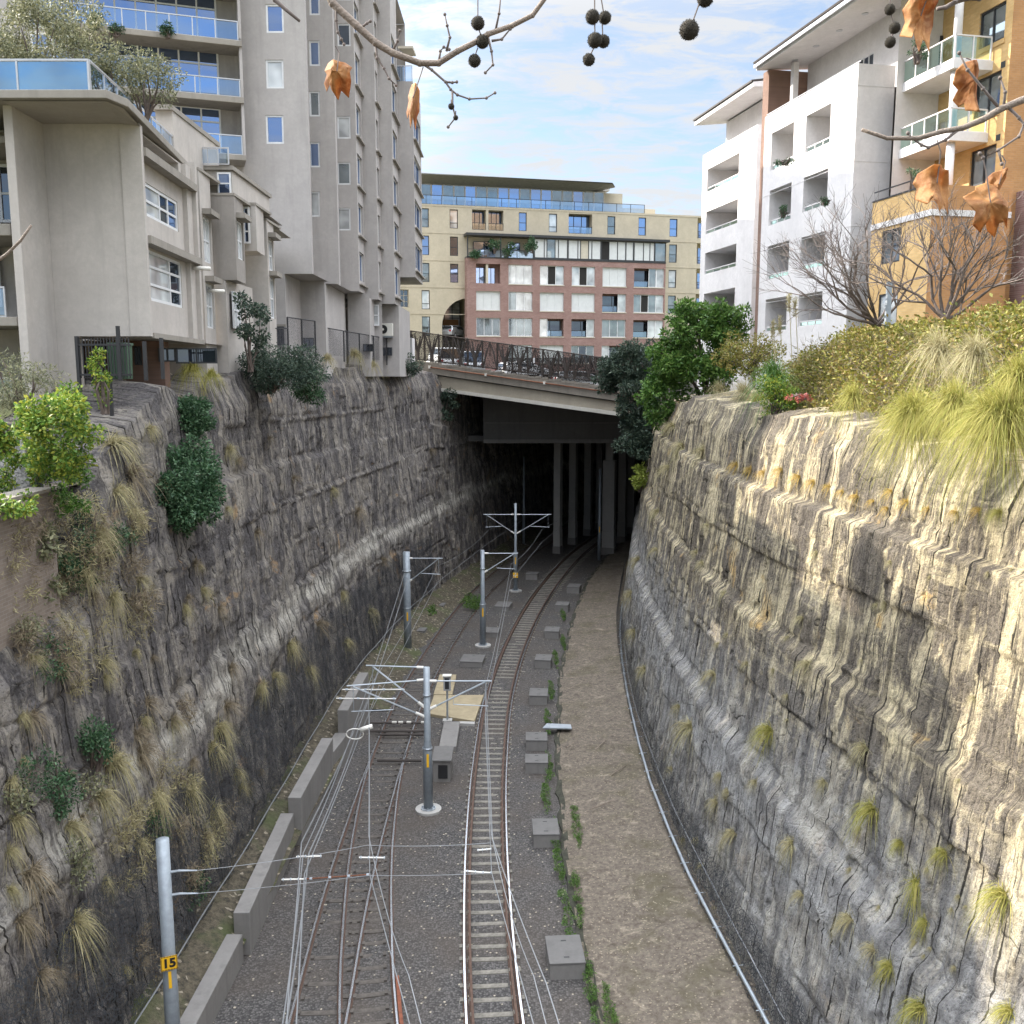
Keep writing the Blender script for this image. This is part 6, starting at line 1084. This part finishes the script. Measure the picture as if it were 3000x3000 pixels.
p=at(70,1490,20); bush('ground_ivy','lime green ground ivy on top of the old brick wall','ivy',at(55,1480,20.6),(.75,.9,.12),16,(.12,.22),1300,.10,'l_vine',.5)
p=onL(230,1600); bush('scrub','dry twiggy scrub covering the rock beside the old brick wall','scrub',p+Vector((.15,0,0)),(.45,1.3,1.4),40,(.2,.45),3200,.16,'g_dry',.10)
p=onL(200,1690); bush('scrub','dark green scrub patch below the old brick wall','scrub',p+Vector((.1,0,0)),(.3,.5,.6),12,(.15,.3),1300,.09,'l_dark',.5)
p=onL(260,2180); bush('scrub','green leafy patch on the lower left rock face','scrub',p+Vector((.1,0,0)),(.25,.6,.75),14,(.15,.3),1500,.09,'l_dark',.5)
p=onL(150,2310); bush('scrub','green scrub clump low on the left rock, left of the leafy patch','scrub',p+Vector((.1,0,0)),(.25,.5,.7),12,(.15,.3),1100,.09,'l_dark',.45)
for (x,y,Yv,r_,lb) in ((1380,1760,1,(.9,2.2,.15),'bright green weeds beside the left track at the thick mast'),(1250,1790,1,(.7,1.6,.15),'green weeds at the foot of the left rock by the thick mast')): p=G(x,y,.25); bush('weeds',lb,'weeds',p,r_,20,(.15,.3),1500,.13,'l_green',.35,tr=.006)
for (x,y,lb) in ((1640,2560,'strip of green weeds along the drain edge in the foreground'),(1730,2900,'green weeds beside the nearest concrete pit'),(1605,2110,'green weeds in front of the metal plank'),(1690,2420,'green weeds on the path edge by the second pit'),(1600,2330,'weeds along the drain beside the twin slab pit'),(1650,1800,'dark weeds along the drain near the tunnel mouth'),(1665,2700,'green weeds between the second and nearest pits'),(1625,2450,'weeds on the ballast edge by the second pit'),(1608,2240,'weeds beside the twin slab pit on the drain side'),(1615,2020,'weeds along the drain beyond the metal plank'),(1628,1930,'weeds by the second pit beyond the plank'),(1690,2620,'moss green weeds on the path edge in the foreground'),(1790,2990,'green weeds at the bottom frame edge by the path'),(1650,1880,'weeds by the third pit beyond the plank')): p=G(x,y,.12); bush('weeds',lb,'weeds',p,(.16,1.9,.03),40,(.03,.085),1500,.06,'l_green',.3,tr=.004)
sg='dry scrub and twigs over the left rock face'
for k in range(46):
    if k<26: x,y=rng.uniform(10,420),rng.uniform(1480,2000)
    else: x,y=rng.uniform(20,700),rng.uniform(2000,2800)
    p=hit(bvL,x,y)
    if p is None: continue
    s_=rng.uniform(.7,1.25); mt=('g_dry','g_brown','g_dry','l_olive','g_brown','l_dark')[k%6]
    bush('scrub','wispy %s scrub among the dry growth on the shaded left rock face'%('green' if mt=='l_dark' else 'olive' if mt=='l_olive' else 'straw coloured' if mt=='g_dry' else 'brown'),'scrub',p+Vector((.12,0,0)),(.28*s_,.65*s_,.6*s_),12,(.12,.34),620,.17 if mt[0]=='g' else .085,mt,.09 if mt[0]=='g' else .4,p,sg,.15,.012,.2)
for k,(x,y) in enumerate(((20,1620),(60,1560),(110,1570),(40,1760),(90,1680),(130,1740),(10,1850),(120,1500),(75,1840))):
    p=at(x,y,11.02/((1500-x)/F)); bush('scrub','straw coloured scrub hanging over the old brick wall','scrub',p+Vector((.1,0,0)),(.2,.6,.55),12,(.1,.3),520,.17,('g_dry','g_brown','l_olive')[k%3],.10 if k%3<2 else .35,p,'scrub hanging over the old brick wall',.3,.01,.2)
for k,(x,y) in enumerate(((40,1330),(95,1330),(15,1400),(75,1270),(120,1390))):
    p=at(x,y,22.8); bush('vine','creeping vine strand on the pebble clad garden wall','vine',p,(.25,.1,.35),10,(.06,.16),420,.09,'l_vine',.5,p,'vine strands on the garden wall',.1,.008)
for i,(x0,y0,x1,y1) in enumerate(((1745,2195,1775,2165),(1790,2270,1845,2235),(1730,2370,1800,2345),(1660,2190,1680,2175))):
    mb=MB(); a_=G(x0,y0,.2); b_=G(x1,y1,.2); mb.tube([a_,a_.lerp(b_,.5)+Vector((.05,0,.03)),b_],[.022,.018,.008],5); mb.tube([a_.lerp(b_,.5),a_.lerp(b_,.7)+Vector((.15,.1,.05))],.008,4); tag(mb.build('stick',M['paletwig']),('short pale stick','long pale stick farther right','long thin dark stick nearest','small stick near the plank')[i]+' lying on the dirt path','stick')
# old brick wall, stone clad wall, fence at the left
w=MB(); w.box(-11.6,8,9.6,-11.05,22.6,14.28); t=w.build('brick_wall',M['rbrick']); tag(t,'old brown brick wall on top of the left rock at the frame edge','brick wall'); w=MB(); w.box(-11.65,8,14.285,-11.0,22.65,14.36); w.build('coping',M['parapet'],t)
m=NT('pebble'); o=m.obj(); v=m.vor(o,22,1); sp=m.n('ShaderNodeSeparateColor'); m.l(v,sp.inputs[0]); m.bump(m.vor(o,22,0),-.6,.03); M['pebble']=m.fin(m.mix(sp.outputs[0],(.12,.12,.12),(.44,.43,.41)),.85)
A_=at(105,1250,23.6); w=MB(); x1_=A_.x; w.box(-18,23.4,13.8,x1_,23.8,A_.z); t=w.build('stone_clad_wall',M['pebble']); tag(t,'pale pebble clad garden wall behind the vine at the left','garden wall'); w=MB(); w.box(-18,23.3,A_.z+.005,x1_+.05,23.9,A_.z+.06); w.build('coping',M['black'],t); w=MB(); w.box(x1_+.02,23.35,13.5,x1_+.14,23.5,A_.z); w.build('end_post',M['black'],t)
tag(npmesh('garden_bed',[(-30,14,14.15),(-11.6,14,14.15),(-11.6,27,14.15),(-30,27,14.15)],[(0,1,2,3)],M['soil']),kind='structure')
fp_=flat(28.4); t=thing('palisade_fence','black steel palisade fence closing the gap under the low building','fence',at(300,1105,28.4)); zt0=Zz(fp_,1000,300); zb0=Zz(fp_,1108,300)
for px in np.arange(226,382,9.): a_=X(fp_,px,1050); pbx(fp_,a_-.014,a_+.014,zb0,zt0+.1,-.015,.015,'paling','black',t)
for z in (zt0-.1,zb0+.1): pbx(fp_,X(fp_,224,1050),X(fp_,384,1050),z-.03,z+.03,-.03,.03,'rail','black',t)
for px,y0,y1 in ((350,955,1115),(228,985,1190),(318,1100,1260),(425,1000,1115),(475,990,1110)): a_=X(fp_,px,1050); pbx(fp_,a_-.045,a_+.045,Zz(fp_,y1,px),Zz(fp_,y0,px),-.05,.05,'post','black',t)
p=at(357,1110,28.9); w=MB(); w.rbox(p,.5,.5,1.0,.1,1.1); t=w.build('bin_body',M['binm'] if 'binm' in M else plain('bin_green',(.05,.10,.06),.5),None); t.name='wheelie_bin'; tag(t,'green bin behind the palisade fence','bin'); w=MB(); w.rbox(p+Vector((0,0,1.0)),.58,.58,.07); w.build('lid',plain('bin_lid',(.07,.12,.08),.5),t)
# mesh fences along the left rim
def rimfence(P0,P1,h,n,lb):
    t=thing('mesh_fence',lb,'fence',P0,'dark mesh fences on the left rim'); P0=Vector(P0);P1=Vector(P1); mb=MB(); U=Vector((0,0,h))
    mb.tube([P0+U,P1+U],.03,5); mb.build('top_rail',M['black'],t)
    for k in range(n+1): q=P0.lerp(P1,k/n); mb=MB(); mb.tube([q-Vector((0,0,.3)),q+U],.045,6); mb.build('post',M['black'],t)
    mb=MB(); mb.quad(P0,P1,P1+U,P0+U); mb.build('mesh_panel',M['chain'],t)
rimfence(at(845,1030,47),at(925,1035,50),1.65,2,'dark mesh fence at the corner of the tower above the rim shrub'); rimfence(at(958,1040,54),at(1168,1060,68),1.5,5,'long dark mesh fence on the left rim in front of the tower'); rimfence(at(795,1040,44),at(845,1035,47),1.2,1,'short dark mesh fence left of the tower corner')
p=at(1190,1055,76); pl2=flat(76); t=thing('glazed_lobby','small pale glazed lobby beside the left end of the bridge','lobby',p); r=pl2.rect(1172,990,1208,1080); pbx(pl2,r[0],r[1],r[2],r[3],-2,-.1,'lobby_wall','white',t); win(pl2,r,t,-.12,1,2,'alu','blind',.08)
# terrace olive shrubs on the roof at left
for (x,y,Yv,rad,k,n_,lb,ml) in ((95,130,30.5,(1.7,1.2,1.25),46,11000,'biggest olive grey shrub on the roof terrace at the top left','l_olive'),(285,175,31,(.75,.7,.75),20,3800,'yellow green shrub on the roof terrace between its larger neighbours','l_olive'),(420,230,31.5,(.95,.8,.8),26,4200,'drooping olive shrub at the corner of the roof terrace','l_olive'),(200,60,33,(1.2,.9,.9),22,3800,'taller olive shrub behind on the roof terrace','l_olive')):
    p=at(x,y,Yv); bush('olive_shrub',lb,'shrub',p,rad,k,(.22,.5),n_,.11,ml,.32,Vector((p.x,p.y,zt_)),'olive shrubs on the roof terrace')
q=at(395,470,40); w=MB(); 
for k in range(12):
    a_=k*.55; w.tube([at(395,440,46),at(395,440,46)+Vector((.5*math.cos(a_),.4*math.sin(a_),.35))],[.03,.005],4)
tag(w.build('pot_plant',M['l_dark']),'spiky pot plant on the lowest tower balcony','pot plant')
for (x,y,Yv,lb) in ((398,385,47,'round topped pot plant on the lowest tower balcony'),(470,410,47.5,'spiky pot plant on the lowest tower balcony, right end'),(340,85,46.8,'pot plant behind the glass of the upper tower balcony'),(280,60,46.3,'second pot plant behind the glass of the upper tower balcony'),(490,90,47.3,'leafy pot plant at the middle of the upper tower balcony')): p=at(x,y,Yv); bush('pot_plant',lb,'pot plant',p,(.3,.25,.35),8,(.1,.2),420,.16,'l_dark',.25)
for (x,y,Yv,lb) in ((1448,722,103,'leafy shrub on the brick building roof balcony, left'),(1490,730,103,'small conifer on the brick building roof balcony, middle'),(1558,720,103,'leafy shrub on the brick building roof balcony, right'),(1395,745,102.5,'small pot plant on the brick building roof balcony, far left')): p=at(x,y,Yv); bush('pot_plant',lb,'pot plant',p,(.5,.3,.75 if x!=1395 else .25),10,(.2,.35),500,.22,'l_dark',.4)
for (x,y,Yv,lb,rr) in ((2298,475,47.5,'flowering pot plants on the sill of a white balcony opening',(.55,.12,.12)),(2690,150,42.3,'palm in a pot on the top glass balcony',(.35,.35,.5)),(2675,525,41.5,'spiky plant on the lowest white balcony',(.6,.5,.5)),(2415,590,46.5,'plant on the second storey white balcony sill',(.16,.1,.14)),(2295,620,48.5,'plant inside the second storey far white balcony',(.22,.2,.28))): p=at(x,y,Yv); bush('pot_plant',lb,'pot plant',p,rr,10,(.05,.13),520,.12,'l_dark',.22)
# ---------------------------------------------------------------- bare trees
def grow(mb,fine,p,d,l,r,lev,maxl):
    pts=[p];q=p
    for i in range(4):
        d=(d+Vector((random.gauss(0,.13),random.gauss(0,.13),random.gauss(0,.10)+.03))).normalized(); q=q+d*l/4; pts.append(q)
    (mb if lev<3 else fine).tube(pts,[r,r*.9,r*.8,r*.72,r*.62 if lev<maxl else .003],6 if lev<2 else 4 if lev<4 else 3,False)
    if lev>=maxl: return
    for k in range(3 if lev<maxl-1 else 4):
        i=random.choice((1,2,3,4)) if k else 4; ax=Vector((random.gauss(0,1),random.gauss(0,1),random.gauss(0,.6))).normalized(); nd=(d+ax*random.uniform(.45,.8)).normalized(); grow(mb,fine,pts[i],nd,l*random.uniform(.62,.85),r*.58,lev+1,maxl)
def bare(label,base,h,lean):
    t=thing('bare_tree',label,'tree',base,'leafless trees behind the hedge'); mb=MB();fine=MB(); b=Vector(base)
    for k in range(8):
        d=Vector((random.uniform(-1,1)*.95+lean,random.uniform(-.5,.5),random.uniform(.55,1.1))).normalized(); grow(mb,fine,b+Vector((random.uniform(-.12,.12),random.uniform(-.1,.1),0)),d,h*.30,.055,1,5)
    mb.build('trunk',M['bark'],t); fine.build('twigs',M['twig'],t)
bare('leafless many stemmed tree in front of the white building',at(2570,955,32),5.6,-.25)
bare('leafless many stemmed tree in front of the yellow brick building',at(2775,935,27.5),4.6,.1)
# ---------------------------------------------------------------- near plane tree branches, leaves and seed balls
nb_='branches of the plane tree overhanging the camera'
def px2(l,Yv=2.2): return [at(x,y,Yv if len(q)==2 else q[2]) for q in l for x,y in [q[:2]]]
def branch(label,main,twigs,Yv,r0,r1,mat='paletwig'):
    t=thing('plane_tree_branch',label,'branch',at(*main[0][:2],Yv),nb_); P=px2(main,Yv); k=len(P); mb=MB(); mb.tube(P,[r0+(r1-r0)*i/(k-1) for i in range(k)],8)
    for i in range(1,k-1): mb.ball(P[i],(r0+(r1-r0)*i/(k-1))*1.1,5)
    mb.build('stem',M[mat],t,True)
    for tw in twigs:
        P=px2(tw,Yv); mb=MB(); mb.tube(P,[.0031-.0016*i/(len(P)-1) for i in range(len(P))],6)
        for q in P[1:]: mb.ball(q,.0040,4)
        mb.build('twig',M['twig'],t,True)
    return t
branch('main overhanging branch sweeping down from the top left into the sky',[(930,-80),(975,10),(1045,75),(1100,125),(1150,155),(1230,185),(1285,185),(1340,150),(1400,120),(1430,100),(1500,75),(1560,45),(1600,-10),(1630,-60)],
 [[(1240,188),(1265,205),(1305,240),(1320,262),(1340,278),(1375,290),(1425,287),(1450,272)],[(1100,128),(1105,170),(1125,200),(1140,230),(1160,250)],[(985,20),(985,60),(990,95),(1000,115),(1008,130)],[(1308,150),(1318,110),(1310,75),(1303,42)],[(1450,98),(1462,40),(1468,-20)],[(1150,150),(1165,120),(1172,90)],[(1285,185),(1290,150),(1300,138),(1316,145)],[(1060,80),(1075,68),(1085,62)],[(1310,240),(1325,242),(1338,240)],[(1430,110),(1440,150),(1444,190),(1422,213)],[(1440,120),(1470,115),(1495,85)],[(1325,265),(1326,310),(1334,345),(1313,372)]],2.3,.0092,.005)
branch('thin dark branch tip at the top left edge of the main branch',[(780,-60),(805,0),(840,30),(878,62)],[],2.2,.006,.003,'twig')
branch('pale branch reaching in from the right across the white balconies',[(3060,270),(2990,295),(2930,320),(2880,350),(2820,375),(2760,385),(2690,405),(2600,405),(2525,380)],[[(2810,378),(2770,410),(2720,432),(2700,425),(2665,400),(2660,390)],[(2940,318),(2945,270),(2930,228)],[(2950,310),(2985,345),(3000,365),(2985,400),(2925,440),(2880,462),(2870,450)],[(2930,320),(2880,260),(2835,205),(2810,155)],[(2925,440),(2935,480)]],1.9,.0072,.0035)
branch('short dark branch at the top right beside the hanging leaf',[(2890,-60),(2870,-5),(2800,5),(2770,22),(2745,26)],[],2.1,.006,.004,'twig')
def leafmesh(c,w,h,Yv,rot,fold,seed,flip=1):
    # dried palmate plane leaf : five pointed lobes, curled
    r=random.Random(seed); pts=[(0,0),(-.2,-.02),(-.40,-.10),(-.5,-.28),(-.40,-.42),(-.49,-.64),(-.36,-.80),(-.22,-.70),(-.13,-.86),(.02,-1.0),(.11,-.80),(.2,-.84),(.35,-.95),(.38,-.70),(.5,-.52),(.43,-.32),(.42,-.10),(.18,-.01)]
    pts=[(x+r.uniform(-.06,.06),y+r.uniform(-.05,.05)) for x,y in pts]; V=[];Fc=[]
    rings=[0,.35,.7,1.]; n=len(pts)
    for k in rings[1:]:
        for x,y in pts: V.append((x*k,-.36+(y+.36)*k))
    V=[(0,-.36)]+V; V3=[]
    for x,y in V: V3.append((x,y,fold*(abs(x)**1.4)*1.9+.22*math.sin(y*5+seed)+.12*math.sin(x*9+seed*2)+.05*math.sin(x*17+seed)+.04*math.sin(y*19+x*7)))
    for i in range(n): Fc.append((0,1+i,1+(i+1)%n))
    for k in range(2):
        for i in range(n): Fc.append((1+k*n+i,1+(k+1)*n+i,1+(k+1)*n+(i+1)%n,1+k*n+(i+1)%n))
    cc=at(*c,Yv); sx=w*.76*Yv/F; sz=h*.92*Yv/F; m_=Matrix.Rotation(rot,3,'Y'); out=[]
    for x,y,z in V3: q=m_@Vector((x*sx*flip,0,y*sz)); out.append(cc+q+Vector((0,z*sx,0)))
    return out,Fc,cc
m=NT('dead_leaf'); o=m.obj(); n1=m.noise(o,18,5,.6); n2=m.noise(o,70,4,.7); c_=m.mix(m.ramp(n1,.35,.68),(.27,.095,.028),(.58,.30,.10)); c_=m.mix(m.ramp(n2,.5,.75,(0,0,0,1),(.5,)*3+(1,)),c_,(.70,.46,.22)); m.fin(c_,.65); m.bump(n2,.5,.004)
tr=m.n('ShaderNodeBsdfTranslucent'); m.l(c_,tr.inputs[0]); x_=m.n('ShaderNodeMixShader'); x_.inputs[0].default_value=.45; m.l(m.b.outputs[0],x_.inputs[1]); m.l(tr.outputs[0],x_.inputs[2]); m.l(x_.outputs[0],m.out.inputs[0]); M['deadleaf']=m.m
for (c,w,h,Yv,rot,fold,lb,stalk) in (((993,175),105,105,2.25,.12,.5,'curled orange dead leaf hanging before the grey tower',(983,135)),((1214,240),48,130,2.3,.12,1.6,'narrow edge on dead leaf hanging beside the main branch',(1240,196)),((2718,-30),110,180,2.05,.1,.35,'large brown dead leaf hanging at the top right',(2730,-60)),((2845,180),100,150,1.95,-.2,.9,'twisted red brown dead leaf on the right branch twig',(2830,170)),((2755,480),125,150,1.95,.0,.5,'pale brown dead leaf hanging straight below the right branch',(2745,410)),((2885,540),150,160,1.95,-.35,.45,'broad brown dead leaf hanging at the right, lowest of all',(2880,462)),((2945,490),70,140,1.97,.25,1.2,'folded brown dead leaf behind the lowest one at the right',(2935,455))):
    V,Fc,cc=leafmesh(c,w,h,Yv,rot,fold,hash(lb)%97 if False else int(c[0]),1); o=npmesh('dead_leaf',V,Fc,M['deadleaf'],None,True); sb_=o.modifiers.new('Subdivision','SUBSURF'); sb_.levels=1; sb_.render_levels=2; sb_.subdivision_type='SIMPLE'
    so=o.modifiers.new('Solidify','SOLIDIFY'); so.thickness=.0006; tag(o,lb,'leaf','dead plane leaves on the near branches'); mb=MB(); mb.tube([at(*stalk,Yv),at((stalk[0]+c[0])/2+6,(stalk[1]+c[1])/2,Yv),V[0]],.0013,5); mb.build('stalk',M['twig'],o)
def seedball(px,py,dpx,Yv,lb,line):
    c=at(px,py,Yv); r=dpx/2*Yv/F; t=thing('seed_ball',lb,'seed ball',c,'plane tree seed balls against the sky'); mb=MB(); mb.ball(c,r,12); o=mb.build('ball',M['ball'],t,True)
    n=420; d=rng.normal(size=(n,3)); d/=np.linalg.norm(d,axis=1)[:,None]; V,Fq=leaves(np.array(c)+d*r*.96,r*.16,.35,d*3,0,.5); npmesh('bristles',V,Fq,M['ball'],o); mb=MB(); mb.tube(px2(line,Yv),.0014,5); mb.build('stalk',M['twig'],t)
for a_ in ((1400,68,36,2.3,'seed ball highest of three on the main branch',[(1400,-30),(1400,50)]),(1413,122,36,2.3,'seed ball touching the main branch',[(1402,85),(1410,105)]),(1390,178,34,2.3,'seed ball hanging lowest below the main branch',[(1400,140),(1392,162)]),(1736,50,38,2.1,'seed ball top left in the hanging cluster of five',[(1742,-40),(1742,35)]),(1772,52,34,2.12,'seed ball top right in the hanging cluster of five',[(1755,-40),(1768,36)]),(1743,118,40,2.1,'seed ball centre left in the hanging cluster of five',[(1742,65),(1743,100)]),(1768,121,34,2.12,'seed ball centre right in the hanging cluster of five',[(1764,70),(1766,105)]),(1725,175,33,2.1,'seed ball at the bottom of the hanging cluster',[(1742,135),(1730,160)]),(2019,88,52,1.9,'largest seed ball hanging alone in the open sky',[(2060,-20),(2045,20),(2030,62)]),(2066,-5,44,1.9,'seed ball cut by the top frame edge above the largest one',[(2066,-60),(2066,-25)]),(2607,28,28,2.1,'highest small seed ball before the white roof eave',[(2610,-40),(2608,15)]),(2621,82,30,2.1,'middle small seed ball before the white roof eave',[(2610,40),(2618,68)]),(2608,124,29,2.1,'lowest small seed ball before the white roof eave',[(2619,95),(2610,110)])): seedball(*a_)
for (x,y,d_,lb) in ((1322,312,17,'small shrivelled seed head on the long hanging twig, upper'),(1335,345,14,'small shrivelled seed head on the long hanging twig, lower')): seedball(x,y,d_,2.3,lb,[(x,y-20),(x,y)])
branch('pale branch end crossing the left balcony at the frame edge',[(-60,800),(20,745),(60,705),(92,660)],[],2.0,.0038,.0026)
# ---------------------------------------------------------------- camera, sun, sky
cam=bpy.data.cameras.new('Camera'); co=bpy.data.objects.new('Camera',cam); COL.objects.link(co); cam.sensor_width=36; cam.lens=36*F/3000; cam.clip_start=.05; cam.clip_end=6000; co.location=(0,0,H); co.rotation_euler=(math.pi/2-T,0,0); S.camera=co
EL=math.radians(33); AZ=math.atan2(.395,-.918) # towards the sun in plan
sd_=Vector((math.cos(EL)*math.cos(AZ),math.cos(EL)*math.sin(AZ),math.sin(EL)))
sl=bpy.data.lights.new('Sun','SUN'); sl.energy=3.9; sl.angle=math.radians(.5); sl.color=(1,.91,.78); so=bpy.data.objects.new('Sun',sl); COL.objects.link(so); so.rotation_euler=sd_.to_track_quat('Z','Y').to_euler(); so.location=(-60,30,80)
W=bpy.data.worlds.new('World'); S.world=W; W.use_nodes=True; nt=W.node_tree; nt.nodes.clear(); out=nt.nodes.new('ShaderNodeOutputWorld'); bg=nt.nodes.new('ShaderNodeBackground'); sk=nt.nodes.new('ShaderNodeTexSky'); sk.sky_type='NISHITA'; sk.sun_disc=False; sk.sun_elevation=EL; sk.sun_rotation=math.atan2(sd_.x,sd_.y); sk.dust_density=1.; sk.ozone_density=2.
tc=nt.nodes.new('ShaderNodeTexCoord'); sx=nt.nodes.new('ShaderNodeSeparateXYZ'); nt.links.new(tc.outputs['Generated'],sx.inputs[0])
def mth(op,a,b=None,c=False):
    q=nt.nodes.new('ShaderNodeMath'); q.operation=op; q.use_clamp=c
    for s_,v in zip(q.inputs,(a,b)):
        if v is None: continue
        if hasattr(v,'links'): nt.links.new(v,s_)
        else: s_.default_value=v
    return q.outputs[0]
zz=mth('ADD',mth('MAXIMUM',sx.outputs[2],0.),.16); cb=nt.nodes.new('ShaderNodeCombineXYZ'); nt.links.new(mth('DIVIDE',sx.outputs[0],zz),cb.inputs[0]); nt.links.new(mth('DIVIDE',sx.outputs[1],zz),cb.inputs[1])
mpn=nt.nodes.new('ShaderNodeMapping'); mpn.inputs['Rotation'].default_value=(0,0,.5); mpn.inputs['Scale'].default_value=(1.,2.0,1); nt.links.new(cb.outputs[0],mpn.inputs[0])
def wn(s,d,r,dist=0.):
    q=nt.nodes.new('ShaderNodeTexNoise'); q.inputs['Scale'].default_value=s; q.inputs['Detail'].default_value=d; q.inputs['Roughness'].default_value=r; q.inputs['Distortion'].default_value=dist; nt.links.new(mpn.outputs[0],q.inputs['Vector']); return q.outputs[0]
def wr_(f,a,b,v0=0.,v1=1.):
    q=nt.nodes.new('ShaderNodeMapRange'); q.interpolation_type='SMOOTHSTEP'; nt.links.new(f,q.inputs[0]); q.inputs[1].default_value=a; q.inputs[2].default_value=b; q.inputs[3].default_value=v0; q.inputs[4].default_value=v1; return q.outputs[0]
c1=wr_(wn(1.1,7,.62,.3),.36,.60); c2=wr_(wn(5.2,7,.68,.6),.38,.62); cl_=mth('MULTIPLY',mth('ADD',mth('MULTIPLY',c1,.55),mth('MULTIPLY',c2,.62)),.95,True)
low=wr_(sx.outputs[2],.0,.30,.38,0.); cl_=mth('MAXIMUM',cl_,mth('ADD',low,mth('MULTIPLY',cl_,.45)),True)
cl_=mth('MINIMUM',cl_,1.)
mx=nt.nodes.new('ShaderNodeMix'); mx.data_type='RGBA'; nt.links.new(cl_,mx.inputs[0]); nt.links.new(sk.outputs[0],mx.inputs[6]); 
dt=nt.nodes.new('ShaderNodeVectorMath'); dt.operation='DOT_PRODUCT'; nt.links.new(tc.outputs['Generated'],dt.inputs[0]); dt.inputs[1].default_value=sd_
br_=mth('ADD',mth('ADD',1.,wr_(sx.outputs[2],.32,.8,0.,OVERHEAD_FILL)),wr_(dt.outputs['Value'],.45,1.,0.,5.))  # clouds brightened overhead and sunward, out of view, to fill the shade
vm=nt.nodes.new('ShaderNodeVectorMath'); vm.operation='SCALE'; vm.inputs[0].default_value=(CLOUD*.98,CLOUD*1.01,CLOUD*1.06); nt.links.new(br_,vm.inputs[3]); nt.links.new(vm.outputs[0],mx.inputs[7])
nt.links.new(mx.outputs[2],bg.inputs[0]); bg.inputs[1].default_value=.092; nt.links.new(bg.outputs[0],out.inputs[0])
S.view_settings.view_transform='Standard'; S.view_settings.look='None'; S.view_settings.exposure=EXPO; S.view_settings.gamma=1
S.cycles.max_bounces=4; S.cycles.diffuse_bounces=2; S.cycles.glossy_bounces=2; S.cycles.transmission_bounces=2; S.cycles.transparent_max_bounces=8; S.cycles.caustics_reflective=False; S.cycles.caustics_refractive=False
